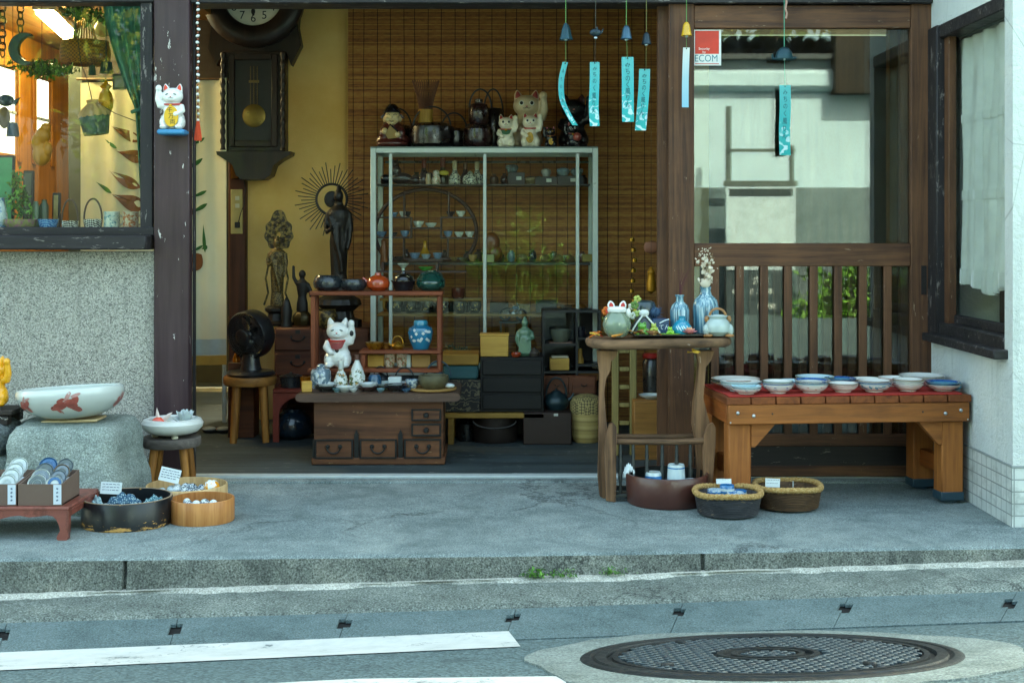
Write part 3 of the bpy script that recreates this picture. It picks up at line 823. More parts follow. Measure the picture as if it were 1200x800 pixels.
# signboard across the street
t = thing('signboard', 'white and dark grey standing signboard with arrows across the street', 'signboard', (2.36, -7.6, .1))
mb = MB(M('b2c2ca', .4)); mb.box((0, 0, .86), (.66, .05, .8), bev=.006); mb.build('white_panel', t)
mb = MB(M('3b4a50', .4)); mb.box((0, 0, .24), (.66, .05, .42), bev=.006); mb.build('dark_panel', t)
mb = MB(M('5a6462', .4, .3)); mb.box((-.30, -.02, 1.02), (.05, .05, 2.0), bev=.004); mb.box((0, -.0, 1.285), (.7, .06, .05)); mb.box((0, 0, 1.60), (.66, .04, .03)); mb.box((.3, -.02, .7), (.04, .05, 1.9), bev=.004); mb.build('frame', t)
mb = MB(M('dfe3e1', .5))
fn = lambda cx, cz: (lambda x, y: Vector((cx - x, .0275, cz + y)))
for (s_, sz, cx, cz) in (('←', .11, .24, .36), ('→', .11, -.24, .26), ('案内', .08, 0, .36), ('みどころ', .06, 0, .26), ('駐車場', .06, .05, .12)): mb.text(s_, sz, fn(cx, cz))
mb.build('lettering', t, recalc=False)
mb = MB(M('27343a', .5)); mb.box((0, .027, 1.2), (.6, .004, .07)); mb.build('title_band', t)
# =================================================================== lucky cats
def cat_mesh(side=1, voxel=.018, slim=1.0):
    mb = MB(None); w = slim
    mb.ell((0, .02, .22), (.25 * w, .2, .23)); mb.ell((0, 0, .42), (.2 * w, .165, .2))
    mb.ell((0, -.02, .71), (.225, .18, .18)); mb.ell((0, -.12, .65), (.12, .09, .075))
    for e in (-1, 1):
        mb.lathe([(.0, -.05), (.085, -.04), (.06, .07), (.022, .135), (0, .15)], c=(e * .135, .0, .84), sx=1, sy=.5, rot=(0, e * .16, 0), seg=14)
        mb.ell((e * .16 * w, -.14, .06), (.085, .13, .06)); mb.ell((e * .17 * w, -.03, .16), (.1, .17, .14))
    s = side
    mb.tube([(s * .15, -.02, .5), (s * .25, -.06, .52), (s * .29, -.08, .64), (s * .275, -.09, .82)], [.085, .085, .07, .06], seg=12)
    mb.ell((s * .272, -.105, .87), (.07, .065, .075))
    mb.tube([(-s * .17, -.02, .5), (-s * .22, -.1, .4), (-s * .13, -.2, .33)], [.08, .07, .06], seg=12); mb.ell((-s * .11, -.215, .32), (.06, .05, .055))
    return sculpt(mb, voxel, 3)
CATR = cat_mesh(1); CATL = cat_mesh(-1)
def hface(x, z): return -.02 - .18 * math.sqrt(max(0, 1 - (x / .225) ** 2 - ((z - .71) / .18) ** 2))
m_white = M('e2e2dd', .25, 0, .05, 8, coat=.4); m_black = M('14141a', .25, 0, .2, 20, coat=.4)
m_gold = M('c9982f', .3, .85, .15, 30); m_red = M('b3302b', .45, 0, .15, 30); m_pink = M('d98f8a', .5)
m_ink = M('17181a', .6, 0, .05)
def lucky_cat(label, loc, h, side=1, body=None, ear=None, eye='dark', collar=None, bell=None, coin=None, base=None, bib=None, spots=None, cat='lucky cat', cs=1.0, group=None, rot=0, gold_spot=None):
    t = thing('lucky_cat', label, cat, loc, rot, group)
    z0 = .09 * h if base else 0
    k = h * (.91 if base else 1) / 1.0
    sc_ = k
    skin('body', CATR if side > 0 else CATL, body or m_white, t, (0, 0, z0), sc_)
    T = Matrix.Translation((0, 0, z0)) @ Matrix.Scale(sc_, 4)
    for e in (-1, 1):
        mb = MB(ear or m_red); mb.lathe([(0, -.012), (.052, 0), (.036, .06), (.012, .105), (0, .11)], c=(e * .137, -.033, .845), sx=1, sy=.45, rot=(.0, e * .16, 0), seg=12, mx=T); mb.build('inner_ear', t)
        mb = MB(m_white if eye in ('ring', 'gold') else m_ink)
        y = hface(e * .085, .745)
        if eye == 'dark': mb.ell((e * .085, y - .0, .745), (.03, .012, .036), m_ink, mx=T)
        elif eye == 'slit': mb.ell((e * .085, y - .002, .74), (.035, .01, .012), m_ink, rot=(0, e * .25, 0), mx=T); mb.ell((e * .085, y - .008, .74), (.012, .006, .011), M('2e5a4a', .3), mx=T)
        else:
            mb.ell((e * .085, y, .745), (.042, .012, .042), m_white if eye == 'ring' else m_gold, mx=T); mb.ell((e * .085, y - .006, .745), (.028, .012, .03), m_ink, mx=T)
        mb.build('eye', t)
    mb = MB(m_pink); mb.ell((0, -.208, .69), (.02, .012, .012), mx=T); mb.build('nose', t)
    mb = MB(m_ink)
    for e in (-1, 1): mb.tube([(0, -.214, .675), (e * .03, -.208, .655), (e * .06, -.195, .662)], .004, seg=5, mx=T)
    if spots is not None or eye == 'slit':
        pass
    mb.build('mouth', t)
    if collar:
        mb = MB(collar); mb.lathe([(.165, -.02), (.19, -.012), (.19, .012), (.165, .02)], c=(0, -.01, .545), sx=1.05, sy=.92, rot=(.12, 0, 0), mx=T, seg=28); mb.build('collar', t)
    if bell:
        mb = MB(bell); mb.ell((0, -.195, .5), (.035, .035, .035), mx=T); mb.build('bell', t)
    if bib:
        mb = MB(bib); mb.grid(lambda u, v: Vector(((u - .5) * .32 * (1 - .35 * v), -.165 - .03 * math.cos((u - .5) * 3) - .02 * v, .53 - .13 * v - .03 * math.cos((u - .5) * 3))), 10, 6, thick=(0, .012, 0), mx=T); mb.build('bib', t)
    if coin:
        mb = MB(coin); mb.lathe([(0, -.012), (.1 * cs, -.012), (.105 * cs, 0), (.1 * cs, .012), (0, .012)], c=(-side * .02, -.222, .27), rot=(R(90), 0, 0), sx=1, sy=1.45, seg=24, mx=T); co = mb.build('coin', t)
        mb = MB(m_ink)
        for i, ch in enumerate('千万両'):
            mb.text(ch, .085 * cs, lambda x, y, i=i: T @ Vector((-side * .02 + x + (.02 * cs * (i - 1)), -.2365, .27 + .085 * cs * (1 - i) + y)))
        mb.build('lettering', co, recalc=False)
    if base:
        mb = MB(base); mb.box((0, 0, z0 * .5), (h * .52, h * .42, z0 * 1.1), bev=h * .03); mb.build('base', t)
    if spots:
        mb = MB(m_ink)
        for (x, z, yy, rx, rz) in spots: mb.ell((x, yy, z), (rx, .012, rz), mx=T)
        mb.build('spot', t)
    return t
# cat hanging on the post
lucky_cat('white lucky cat plaque with yellow coin hung on the dark post', (wx(203, -.07), -.075, wz(158, -.075)), S(-.08) * 61, -1, m_white, M('d9482e', .5), 'slit', m_red, m_gold, M('e6b42e', .45), M('3f86b5', .4), cs=1.45)
# =================================================================== left: boulder, bowl, rocks
m_rock = concrete('boulder_stone', '8b958f', '6b7671', '9da69f', 210, 0, .6, .8, 3)
m_rock2 = concrete('dark_rock', '62696a', '464d4f', '7f8685', 90, 0, .6, .8, 6)
def rock(name, label, loc, r, mat, seed, flat=None, squeeze=0, q=3.2):
    rnd = random.Random(seed); mb = MB(mat)
    n, mrings = 40, 24
    ph = [rnd.uniform(0, 6) for _ in range(6)]
    vs = []
    def fn(u, v):
        a = 2 * PI * u; b = PI * (v - .5)
        x, y, z = math.cos(b) * math.cos(a), math.cos(b) * math.sin(a), math.sin(b)
        L = (abs(x) ** q + abs(y) ** q + abs(z) ** q) ** (1 / q); x, y, z = x / L, y / L, z / L
        d = 1 + .045 * math.sin(3 * x + ph[0] + 2 * z) + .04 * math.sin(4 * y + ph[1] + 3 * x) + .022 * math.sin(9 * z + 7 * x + ph[2]) + .012 * math.sin(17 * x + 13 * y + ph[3])
        tap = 1 - squeeze * (z + 1) / 2
        zz = z * d
        if flat is not None and zz > flat: zz = flat + (zz - flat) * .15
        return Vector((x * d * r[0] * tap, y * d * r[1] * tap, zz * r[2]))
    mb.grid(fn, n, mrings)
    return solo(name, mb, label, 'rock', loc, None, sharp=70)
YB = -.40
bz = wz(492, YB)
rzz_ = (bz + .07) / 1.84
rock('boulder', 'big pale flat-topped boulder carrying the goldfish bowl', (wx(89, YB), YB, rzz_ - .07), (S(YB) * 84, .25, rzz_), m_rock, 3, .82, .26, 5.5)
rock('rock', 'dark bluish rock wedged left of the boulder, upper one', (wx(-4, YB), YB - .02, wz(512, YB)), (S(YB) * 26, .12, S(YB) * 22), m_rock2, 5)
rock('rock', 'grey-green rock low between boulder and photo edge', (wx(-2, YB), YB - .05, wz(560, YB)), (S(YB) * 26, .14, S(YB) * 34), m_rock, 8)
mb = MB(wood('black_plank', '1b1817', '3c342e', 'X', 16, .6, .12)); mb.box((0, 0, .008), (S(YB) * 80, .16, .016), bev=.003); mb.box((0, -.06, -.018), (S(YB) * 70, .04, .03), bev=.003); mb.box((0, .05, -.018), (S(YB) * 70, .04, .03), bev=.003)
solo('plank_tray', mb, 'old dark wooden plank tray on the rocks under the yellow cat', 'tray', (wx(-16, YB), YB, wz(483, YB)))
lucky_cat('glossy yellow lucky cat figure cut by the left edge of the photo', (wx(-6, YB - .02), YB - .02, wz(480, YB) + .016), S(YB) * 60, 1, M('e3a21c', .3, 0, .08, coat=.4), M('e3a21c', .3), 'dark', M('c98a12', .4), None, None, None)
# goldfish bowl
YG = -.42; s_ = S(YG)
zb_ = wz(501, YG)
mb = MB(wood('pale_slat', 'a78c66', 'cdb78f', 'X', 18, .7)); mb.box((0, 0, .005), (s_ * 64, s_ * 40, .008), bev=.002)
solo('thin_board', mb, 'thin pale wooden board lying on the boulder under the big bowl', 'board', (wx(87, YG), YG, bz + .001), rot=(0, -.03, 0))
m_porc = M('c9d0cb', .18, 0, .05, 6, coat=.6)
gp = [(0, 0), (24, 0), (34, 2.5), (48, 9), (57, 18), (61, 26), (61.5, 31), (60, 35), (57.5, 36), (55.5, 34.5), (57, 31), (55, 20), (44, 9), (0, 6)]
gpm = [(r * s_, h * s_) for r, h in gp]
gb = thing('goldfish_bowl', 'wide pale porcelain bowl painted with red goldfish on the boulder', 'bowl', (wx(84, YG), YG, bz + .011)); gb.rotation_euler = (-.06, -.055, 0)
mb = MB(m_porc); mb.lathe(gpm, seg=64); mb.build('bowl', gb)
def surf(prof, off=.001):
    out = prof
    def rz(z):
        for (r0, z0), (r1, z1) in zip(out, out[1:]):
            if z0 <= z <= z1 and z1 > z0: return r0 + (r1 - r0) * (z - z0) / (z1 - z0)
        return out[-1][0]
    def fn(u, v):       # u arc in metres from the front centre, v height
        r = rz(v) + off; a = u / max(r, .01)
        return Vector((r * math.sin(a), -r * math.cos(a), v))
    return fn
gs = surf(gpm[:8], .0012)
m_fish = M('a4564c', .4, 0, .4, 40); m_fish2 = M('b98c86', .4, 0, .2, 50)
def fish(u0, v0, d, k, parent):
    mb = MB(m_fish)
    f = lambda u, v: gs(u0 + d * u * k, v0 + v * k)
    for (u, v, ru, rv, a, m) in ((0, 0, .5, .24, .3, m_fish), (-.42, -.12, .2, .13, .3, m_fish), (.62, .1, .38, .3, -.2, m_fish), (.9, .3, .3, .2, .6, m_fish), (.85, -.2, .34, .2, -.5, m_fish), (.5, .52, .36, .12, 1.0, m_fish2), (1.0, .6, .32, .1, .3, m_fish2), (-.1, -.34, .22, .08, -.6, m_fish), (.1, .34, .25, .1, .4, m_fish)):
        mb.blob(u, v, ru, rv, a, f, m, jag=.12)
    mb.blob(-.48, -.06, .04, .04, 0, lambda u, v: gs(u0 + d * u * k, v0 + v * k) + Vector((0, -.0008, 0)), m_ink)
    mb.build('goldfish_painting', parent, recalc=False)
fish(s_ * 6, s_ * 17, 1, s_ * 19, gb); fish(-s_ * 50, s_ * 17, 1, s_ * 15, gb); fish(s_ * 84, s_ * 15, 1, s_ * 16, gb)
# =================================================================== stool with white dish
YS = -.17; s_ = S(YS)
m_seat = wood('dark_grey_seat', '463f3a', '6f6660', 'X', 18, .65); m_leg = wood('amber_leg', '7a4d20', 'b07a3c', 'Z', 20, .55)
zs_ = wz(511, YS)
def stool(label, loc, rad, hz, seatm, legm, th, lr, rot=.5, spread=.9):
    t = thing('round_stool', label, 'stool', loc)
    mb = MB(seatm); mb.lathe([(0, hz - th), (rad * .96, hz - th), (rad, hz - th * .8), (rad, hz - th * .2), (rad * .97, hz), (0, hz)], seg=40); mb.build('seat', t)
    for i in range(4):
        a = rot + i * PI / 2
        mb = MB(legm); x, y = math.cos(a), math.sin(a)
        mb.tube([(x * rad * .68, y * rad * .68, hz - th + .002), (x * rad * spread, y * rad * spread, 0)], [lr, lr * .8], seg=10); mb.build('leg', t)
    return t
stool('low round stool with amber legs carrying the white dish', (wx(201, YS), YS, 0), s_ * 34, zs_, m_seat, m_leg, s_ * 11, s_ * 5, .85)
wdp = [(0, 2.5), (22, 2), (30, 5), (35, 10.5), (35.5, 15), (33, 19), (29, 20.2), (26, 18.5), (27, 14), (22, 9), (0, 7)]
wd_ = thing('white_dish', 'round white shallow dish with incurved rim on the low stool', 'dish', (wx(202, YS), YS, zs_ + .004))
mb = MB(M('cfd0ca', .4, 0, .06, 8, coat=.2)); mb.lathe([(r * s_, h * s_) for r, h in wdp], seg=48); mb.build('dish', wd_)
for a in (1.2, 3.3, 5.1):
    mb = MB(M('d8d2bc', .6)); mb.ell((math.cos(a) * s_ * 20, math.sin(a) * s_ * 20, 0), (s_ * 4, s_ * 4, s_ * 2.6)); mb.build('foot', wd_)
# glass flower and goldfish ornament in the dish
mb = MB(M('b9c4c4', .2, 0, .15, 30, coat=.5))
for ring, (n, tilt, ln) in enumerate(((6, .55, 19), (6, 1.0, 17), (4, .15, 18))):
    for i in range(n):
        a = 2 * PI * i / n + ring * .5
        T = Euler((0, tilt, a)).to_matrix().to_4x4()
        mb.ell((0, 0, s_ * ln * .5), (s_ * 4.6, s_ * 1.3, s_ * ln * .56), mx=T @ Matrix.Rotation(PI / 2, 4, 'Z'), seg=10, rings=8)
solo('flower_ornament', mb, 'pale grey lily-shaped glass ornament standing in the white dish', 'ornament', (wx(217, YS), YS, zs_ + s_ * 13))
gt = thing('fish_ornament', 'orange and white glass goldfish ornament in the white dish', 'ornament', (wx(187, YS), YS - .02, zs_ + s_ * 17))
mb = MB(M('d8533a', .2, 0, .1, coat=.5)); mb.ell((0, 0, 0), (s_ * 8, s_ * 6, s_ * 6.5)); mb.build('body', gt)
mb = MB(M('e0cdc4', .2, coat=.5)); mb.lathe([(0, 0), (s_ * 3, 0), (s_ * 2, s_ * 8), (0, s_ * 16)], c=(0, 0, s_ * 2), sy=.4, rot=(0, -.1, 0), seg=10); mb.lathe([(0, 0), (s_ * 3.5, s_ * 2), (s_ * 2, s_ * 12), (0, s_ * 17)], c=(s_ * 4, 0, s_ * 1), sy=.4, rot=(0, .85, 0), seg=10); mb.build('fin', gt)
mb = MB(M('b9b79a', .3)); mb.ell((0, 0, 0), (s_ * 5, s_ * 4, s_ * 4)); mb.ell((s_ * 6, 0, -s_), (s_ * 3, s_ * 3, s_ * 3)); solo('pebble', mb, 'small cream pebble pair beside the glass goldfish', 'pebble', (wx(199, YS), YS - .015, zs_ + s_ * 15))
# =================================================================== tubs on the porch
def tub_prof(r, h, t=.008): return [(0, 0), (r * .97, 0), (r, h * .06), (r, h * .96), (r - t * .3, h), (r - t, h), (r - t, .012), (0, .012)]
def black_lacquer():
    m = NT('worn_black_lacquer'); v = m.coord((1, 1, 3.2)); v0 = m.coord()
    n = m.noise(v, 26, 7, .7); z = m.sep(v0)
    low = m.ramp(z[2], [(.0, .19), (.022, .10), (.035, .0), (.08, .0), (.088, .09)])
    rightlow = m.ramp(z[0], [(.3, 0.), (.62, .0)])
    f = m.ramp(m.math('ADD', n, low), [(.665, 0.), (.685, 1.)])
    col = m.mix(f, srgb('14181c'), srgb('b98d4e'))
    m.prin(col, m.ramp(f, [(0, .32), (1, .8)]), 0, m.bump(f, -.3, .002)); return m.mat
YT = -.76; rT = S(YT) * 52
bt = thing('black_tub', 'round black lacquered tub with worn chipped paint on the porch', 'tub', (wx(149, YT), YT, 0))
mb = MB(black_lacquer()); mb.lathe(tub_prof(rT, .088), seg=64); mb.build('tub', bt)
mb = MB(M('8d7a63', .6)); mb.lathe([(rT - .0075, .0882), (rT - .0065, .0895), (rT - .0015, .0895), (rT - .0005, .0882)], seg=64); mb.build('rim', bt)
def net(label, loc, col, n, spread, sz, seed, cat='wrapped goods', name='wrapped_bundle', group=None):
    rnd = random.Random(seed); mb = MB(col[0])
    for i in range(n):
        x, y = rnd.uniform(-1, 1) * spread[0], rnd.uniform(-1, 1) * spread[1]
        s = sz * rnd.uniform(.75, 1.2)
        mb.ell((x, y, s * .6 + rnd.uniform(0, spread[2])), (s, s * .8, s * .62), rnd.choice(col), rot=(rnd.uniform(-.4, .4), rnd.uniform(-.4, .4), rnd.uniform(0, 3)), seg=14, rings=8)
    return solo(name, mb, label, cat, loc, group)
def fold(label, loc, w, d, h, mat, rot=0, cat='cloth', name='folded_cloth'):
    mb = MB(mat)
    mb.grid(lambda u, v: Vector(((u - .5) * w, (v - .5) * d, h * (math.sin(PI * u) ** .6) * (.55 + .45 * math.sin(PI * v)) + .006 * math.sin(u * 21 + v * 9) + .004 * math.sin(v * 27))), 22, 14, thick=(0, 0, -.004))
    return solo(name, mb, label, cat, loc, rot=(0, 0, rot), sharp=70)
def dots(name, base, dot, scale=160, thr=.36):
    m = NT(name); v = m.coord(); d = m.voro(v, scale, rnd=.35); f = m.ramp(d, [(thr - .04, 1.), (thr + .04, 0.)])
    m.prin(m.mix(f, srgb(base), srgb(dot)), .75); return m.mat
m_ind = dots('indigo_dotted_cloth', '27506a', '9fb9bd'); m_ind2 = dots('teal_dotted_cloth', '3a6f7d', 'b7cfcd', 190)
fold('folded indigo dotted cloth pouch in the back of the black tub', (wx(140, YT), YT + .045, .035), .12, .08, .05, m_ind, .15)
fold('pale blue patterned pouch leaning at left inside the black tub', (wx(113, YT), YT + .0, .03), .05, .11, .055, dots('pale_dotted_cloth', '8fa9ad', '4f7584'), .3)
fold('teal dotted cloth pouch at right inside the black tub', (wx(178, YT), YT + .03, .03), .075, .08, .05, m_ind2, -.5)
net('yellow-green wrapped sweets at the front of the black tub', (wx(136, YT), YT - .06, .03), [M('b9bf6a', .3, coat=.4), M('a9b9b9', .3, coat=.4), M('7fa06a', .35)], 9, (.055, .03, .018), .017, 4)
m_paper = M('d3dcdd', .7, 0, .05)
def card(label, loc, w, h, rot, lines=3, mat=None, txt=None):
    t = thing('price_card', label, 'card', loc); t.rotation_euler = rot
    mb = MB(mat or m_paper); mb.box((0, 0, h / 2), (w, .0015, h)); mb.build('card', t)
    mb = MB(M('3b4a63', .7))
    rnd = random.Random(int(w * 1e5) + lines)
    for i in range(lines):
        zz = h * (.82 - .72 * i / max(1, lines - 0)); x = -w * .42
        while x < w * .36:
            l = rnd.uniform(.05, .16) * w; mb.box((x + l / 2, -.001, zz), (l, .0006, h * .045), rot=(0, rnd.uniform(-.15, .15), 0)); x += l + w * .04
    mb.build('writing', t); return t
card('white handwritten price card standing in the black tub', (wx(124, YT), YT + .05, .085), S(YT) * 25, S(YT) * 14, (-.2, .05, 0))
# front honey tub
Y2 = -.715
def tubwood(name, a, b):
    return wood(name, a, b, 'Z', 26, .45, coat=.15)
ht = thing('wooden_tub', 'small honey-brown turned wooden tub beside the black tub', 'tub', (wx(237, Y2), Y2, 0))
mb = MB(tubwood('honey_tub_wood', '9a5c2c', 'c48a52')); mb.lathe(tub_prof(.103, .075, .007), seg=56); mb.build('tub', ht)
def marble(name, a, b, sc_=60):
    m = NT(name); v = m.coord(); n = m.noise(v, sc_, 3, .5, dist=2.5); m.prin(m.ramp(n, [(.46, srgb(a)), (.54, srgb(b))], 'LINEAR'), .12, coat=.6); return m.mat
mbs = [marble('white_marble', 'dfe2de', 'b7c2c6'), marble('grey_marble', '5b6a72', 'cfd6d6'), marble('blue_marble', '2e4456', 'c6d2d6')]
for (px, dy, cz, k, mm, lab) in ((219, -.0, .060, 8, 0, 'pale wrapped ball at the left rim of the honey tub'), (221, -.04, .062, 8, 1, 'grey glass ball front left in the honey tub'), (230, -.045, .061, 9, 0, 'white glass ball second from left in the honey tub'), (240, -.04, .063, 10, 1, 'grey-white swirled ball in the middle of the honey tub'), (250, -.04, .062, 9, 0, 'white glass ball at right in the honey tub')):
    mb = MB(mbs[mm]); r = S(Y2) * k / 2 * 1.15; mb.ell((0, 0, 0), (r, r, r), seg=22, rings=14); solo('glass_ball', mb, lab, 'ball', (wx(px, Y2 + dy), Y2 + dy, cz), 'glass balls in the honey tub')
fl = MB(M('3a3028', .9)); fl.lathe([(0, 0), (.09, 0), (.09, .034), (0, .034)], seg=32); fl.build('liner', ht, loc=(0, 0, .012))
# pale tub behind
Y3 = -.50
pt = thing('wooden_tub', 'pale blond wooden tub behind the honey tub, by the stool', 'tub', (wx(219, Y3), Y3, 0))
mb = MB(tubwood('blond_tub_wood', 'b08a5c', 'd9b988')); mb.lathe(tub_prof(S(Y3) * 47, .078, .006), seg=56); mb.build('tub', pt)
fl = MB(M('4a4038', .9)); fl.lathe([(0, 0), (.115, 0), (.115, .03), (0, .03)], seg=32); fl.build('liner', pt, loc=(0, 0, .012))
net('clear-bagged grey glass beads in the pale tub', (wx(200, Y3), Y3 - .02, .04), [mbs[0], M('9fb0b5', .15, coat=.6)], 16, (.05, .05, .02), .017, 6)
net('dark blue swirled glass marbles in the middle of the pale tub', (wx(229, Y3), Y3 - .03, .04), [mbs[2], mbs[1]], 14, (.04, .05, .02), .018, 9, 'marbles', 'marble_heap')
mb = MB(marble('orange_white', 'dfe2de', 'e0982c', 22)); r = S(Y3) * 9.5; mb.ell((0, 0, 0), (r, r, r), seg=26, rings=16); solo('temari_ball', mb, 'white and orange round ball at right in the pale tub', 'ball', (wx(248, Y3 - .03), Y3 - .03, .072))
card('white handwritten price card tilted in the pale tub', (wx(197, Y3), Y3 - .0, .085), S(Y3) * 24, S(Y3) * 16, (-.25, .22, 0), 4)
# =================================================================== low red stand with boxes of plates
YR = -1.0
m_redl = M('80463a', .5, 0, .18, 12, coat=.1, c2='663529')
s_ = S(YR)
st = thing('low_red_stand', 'low reddish lacquer stand with curved legs cut by left photo edge', 'stand')
zt_ = wz(594, YR)
xl, xr = wx(-120, YR), wx(80.5, YR)
dR = .30
mb = MB(m_redl); mb.box(((xl + xr) / 2, YR + dR / 2, zt_ - .006), (xr - xl - .002, dR, .012), bev=.003); mb.build('top', st)
def apron(y, sgn):
    pts = [(xl, zt_ - .011), (xl, zt_ - .05)]
    for px, py in ((-60, 606), (0, 608), (12, 605), (22, 604), (34, 606), (46, 605), (55, 603.5), (62, 605), (66, 609), (69, 616), (70, 622), (67, 627), (66, 631), (68, 633.5), (76, 634), (79, 632), (80, 620), (80.5, 600)): pts.append((wx(px, YR), wz(py, YR)))
    pts.append((xr, zt_ - .011))
    m2 = MB(m_redl); m2.prism(pts, .022, y=y); return m2
apron(YR + .012, 1).build('leg', st, sharp=60); apron(YR + dR - .012, 1).build('leg', st, sharp=60)
mb = MB(m_redl); mb.box((xr - .012, YR + dR / 2, zt_ - .022), (.02, dR - .05, .022), bev=.003); mb.build('side_apron', st)
m_card = M('6b574c', .8, 0, .08, 12); m_cardin = M('c9d3dc', .7, 0, .06)
def plate_box(label, pa, pb, Y, tilt):
    w = (pb - pa) * S(Y); d = .16; h = S(Y) * 25
    t = thing('paper_box', label, 'box', (wx((pa + pb) / 2, Y), Y, zt_ + .001), 0, 'brown paper boxes of plates on the red stand')
    mb = MB(m_card)
    mb.box((0, .0, h / 2), (w, .004, h)); mb.box((0, d, h * .62), (w, .004, h * 1.24))
    for e in (-1, 1): mb.prism([(0, 0), (d, 0), (d, h * 1.24), (0, h)], .004, mx=Matrix.Translation((e * (w / 2 - .002), 0, 0)) @ Matrix.Rotation(PI / 2, 4, 'Z'))
    mb.box((0, d / 2, .003), (w, d, .004)); mb.build('box', t)
    mb = MB(m_cardin); mb.box((w / 2 - .014, -.0032, h * .52), (.024, .002, h * .92)); lab = mb.build('paper_label', t)
    mb = MB(M('5a6a80', .7))
    for i in range(4): mb.box((w / 2 - .014, -.0046, h * (.8 - i * .18)), (.006, .001, h * .07), rot=(0, .5 * (-1) ** i, 0))
    mb.build('writing', lab)
    mb = MB(m_cardin)
    mb.box((0, d * .5, h * .7), (w - .012, d - .012, .002), rot=(.17, 0, 0)); mb.build('lining', t)
    return t, w, d, h
b1, w1, d1, h1 = plate_box('brown paper box full of dark and blue little plates on red stand', 21.5, 73, YR + .02, 0)
b2, w2_, d2, h2 = plate_box('brown paper box of white little plates at left photo edge', -33, 19.5, YR + .02, 0)
def little_plate(label, X, Y, z, r, cols, tilt=-.95):
    t = thing('small_plate', label, 'plate', (X, Y, z), 0, 'little plates standing in the paper boxes'); t.rotation_euler = (R(90) + tilt + .55, 0, 0)
    mb = MB(cols[0]); mb.lathe([(0, 0), (r * .9, 0), (r, .006), (r * .97, .009), (r * .84, .004), (0, .004)], seg=32); mb.build('plate', t)
    mb = MB(cols[1]); mb.lathe([(r * .5, .0046), (r * .8, .0046), (r * .83, .006), (r * .5, .006)], seg=32)
    if len(cols) > 2: mb.lathe([(0, .0046), (r * .45, .0046)], cols[2], seg=24)
    mb.build('painted_ring', t)
mB, mG, mW, mS = M('2d5f8e', .25, coat=.4), M('55605f', .3, coat=.4), M('c3cccb', .25, coat=.4), M('6f7b84', .25, coat=.4)
bx = b1.location.x
names = ['front', 'second', 'third', 'rear']
for i, (cs) in enumerate(((mW, mG, mG), (mW, mS, mS), (mS, mG, mG), (mB, mB, mB))):
    little_plate(f'{["grey white-rimmed","slate white-rimmed","grey-brown","bright blue"][i]} little plate, {names[i]} of the left row in the box', bx - w1 * .13, YR + .045 + i * .033, zt_ + h1 * .93 + i * .012, S(YR) * 11.5, cs)
for i, (cs) in enumerate(((mW, mB, mW), (mS, mS, mG), (M('7a6a58', .3, coat=.3), mS, mG), (mS, mG, mS))):
    little_plate(f'{["blue and white ringed","slate blue","brown-grey","grey-blue"][i]} little plate, {names[i]} of the right row in the box', bx + w1 * .27, YR + .045 + i * .033, zt_ + h1 * .93 + i * .012, S(YR) * 10, cs)
for i in range(4):
    little_plate(f'white little plate, {names[i]} in the box at the photo edge', b2.location.x + w2_ * .22, YR + .045 + i * .033, zt_ + h2 * .93 + i * .012, S(YR) * 11.5, (mW, mW, M('a9b5b4', .3)))
# =================================================================== brown tub with cups, two baskets
Y4 = -.42; r4 = .143
bt2 = thing('brown_tub', 'large round dark brown lacquered tub full of cups by the table', 'tub', (wx(781.5, Y4), Y4, 0))
mb = MB(M('4c2b24', .38, 0, .16, 14, .1, 200, coat=.2)); mb.lathe([(0, 0), (r4 * .93, 0), (r4 * .965, .006), (r4, .1), (r4 - .002, .103), (r4 - .008, .103), (r4 - .01, .012), (0, .012)], seg=64)
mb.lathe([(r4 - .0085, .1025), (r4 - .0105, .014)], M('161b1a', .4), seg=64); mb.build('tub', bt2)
fl = MB(M('20262a', .9)); fl.lathe([(0, 0), (.125, 0), (.125, .05), (0, .05)], seg=32); fl.build('liner', bt2, loc=(0, 0, .013))
m_bw = M('b8c6c9', .2, 0, .06, 10, coat=.5); m_cob = M('2f6fa6', .25, 0, .3, 40, coat=.5); m_bwp = M('bccbd2', .2, 0, .1, coat=.5, c2='3f7fb5', c2amt=.56, vs=50)
def band_cup(name, label, cat, X, Y, z, r, h, base, bands, group=None, up=True, prof=None, rot=None):
    t = thing(name, label, cat, (X, Y, z), 0, group)
    if rot: t.rotation_euler = rot
    p = prof or (cupp(r, h) if up else [(r, 0), (r * 1.0, h * .1), (r * .9, h * .9), (r * .86, h), (r * .8, h), (r * .8, h * .96), (0, h * .95)])
    mb = MB(base); mb.lathe(p, seg=36); mb.build('body', t)
    f = surf([q for q in p if True], .0006)
    outer = []
    for q in p:
        if outer and q[1] < outer[-1][1]: break
        outer.append(q)
    def rz(zz):
        for (a, b), (c_, d_) in zip(outer, outer[1:]):
            if b <= zz <= d_ and d_ > b: return a + (c_ - a) * (zz - b) / (d_ - b)
        return outer[-1][0]
    if bands:
        mb = MB(bands[0][2])
        for z0, z1, m in bands: mb.lathe([(rz(h * z0), h * z0), (rz(h * z0) + .0007, h * z0), (rz(h * z1) + .0007, h * z1), (rz(h * z1), h * z1)], m, seg=36)
        mb.build('painted_band', t)
    return t
sY = S(Y4)
band_cup('cup', 'tall pale blue and white cup upside down in the brown tub', 'cup', wx(792, Y4), Y4 - .01, .062, sY * 11, sY * 24, m_bw, [(.82, .88, m_cob), (.1, .14, m_cob)], 'cups in the brown tub', False)
band_cup('cup', 'short blue-banded cup upside down at left in the brown tub', 'cup', wx(766, Y4), Y4 + .01, .062, sY * 10.5, sY * 14, m_bw, [(.35, .7, m_cob)], 'cups in the brown tub', False)
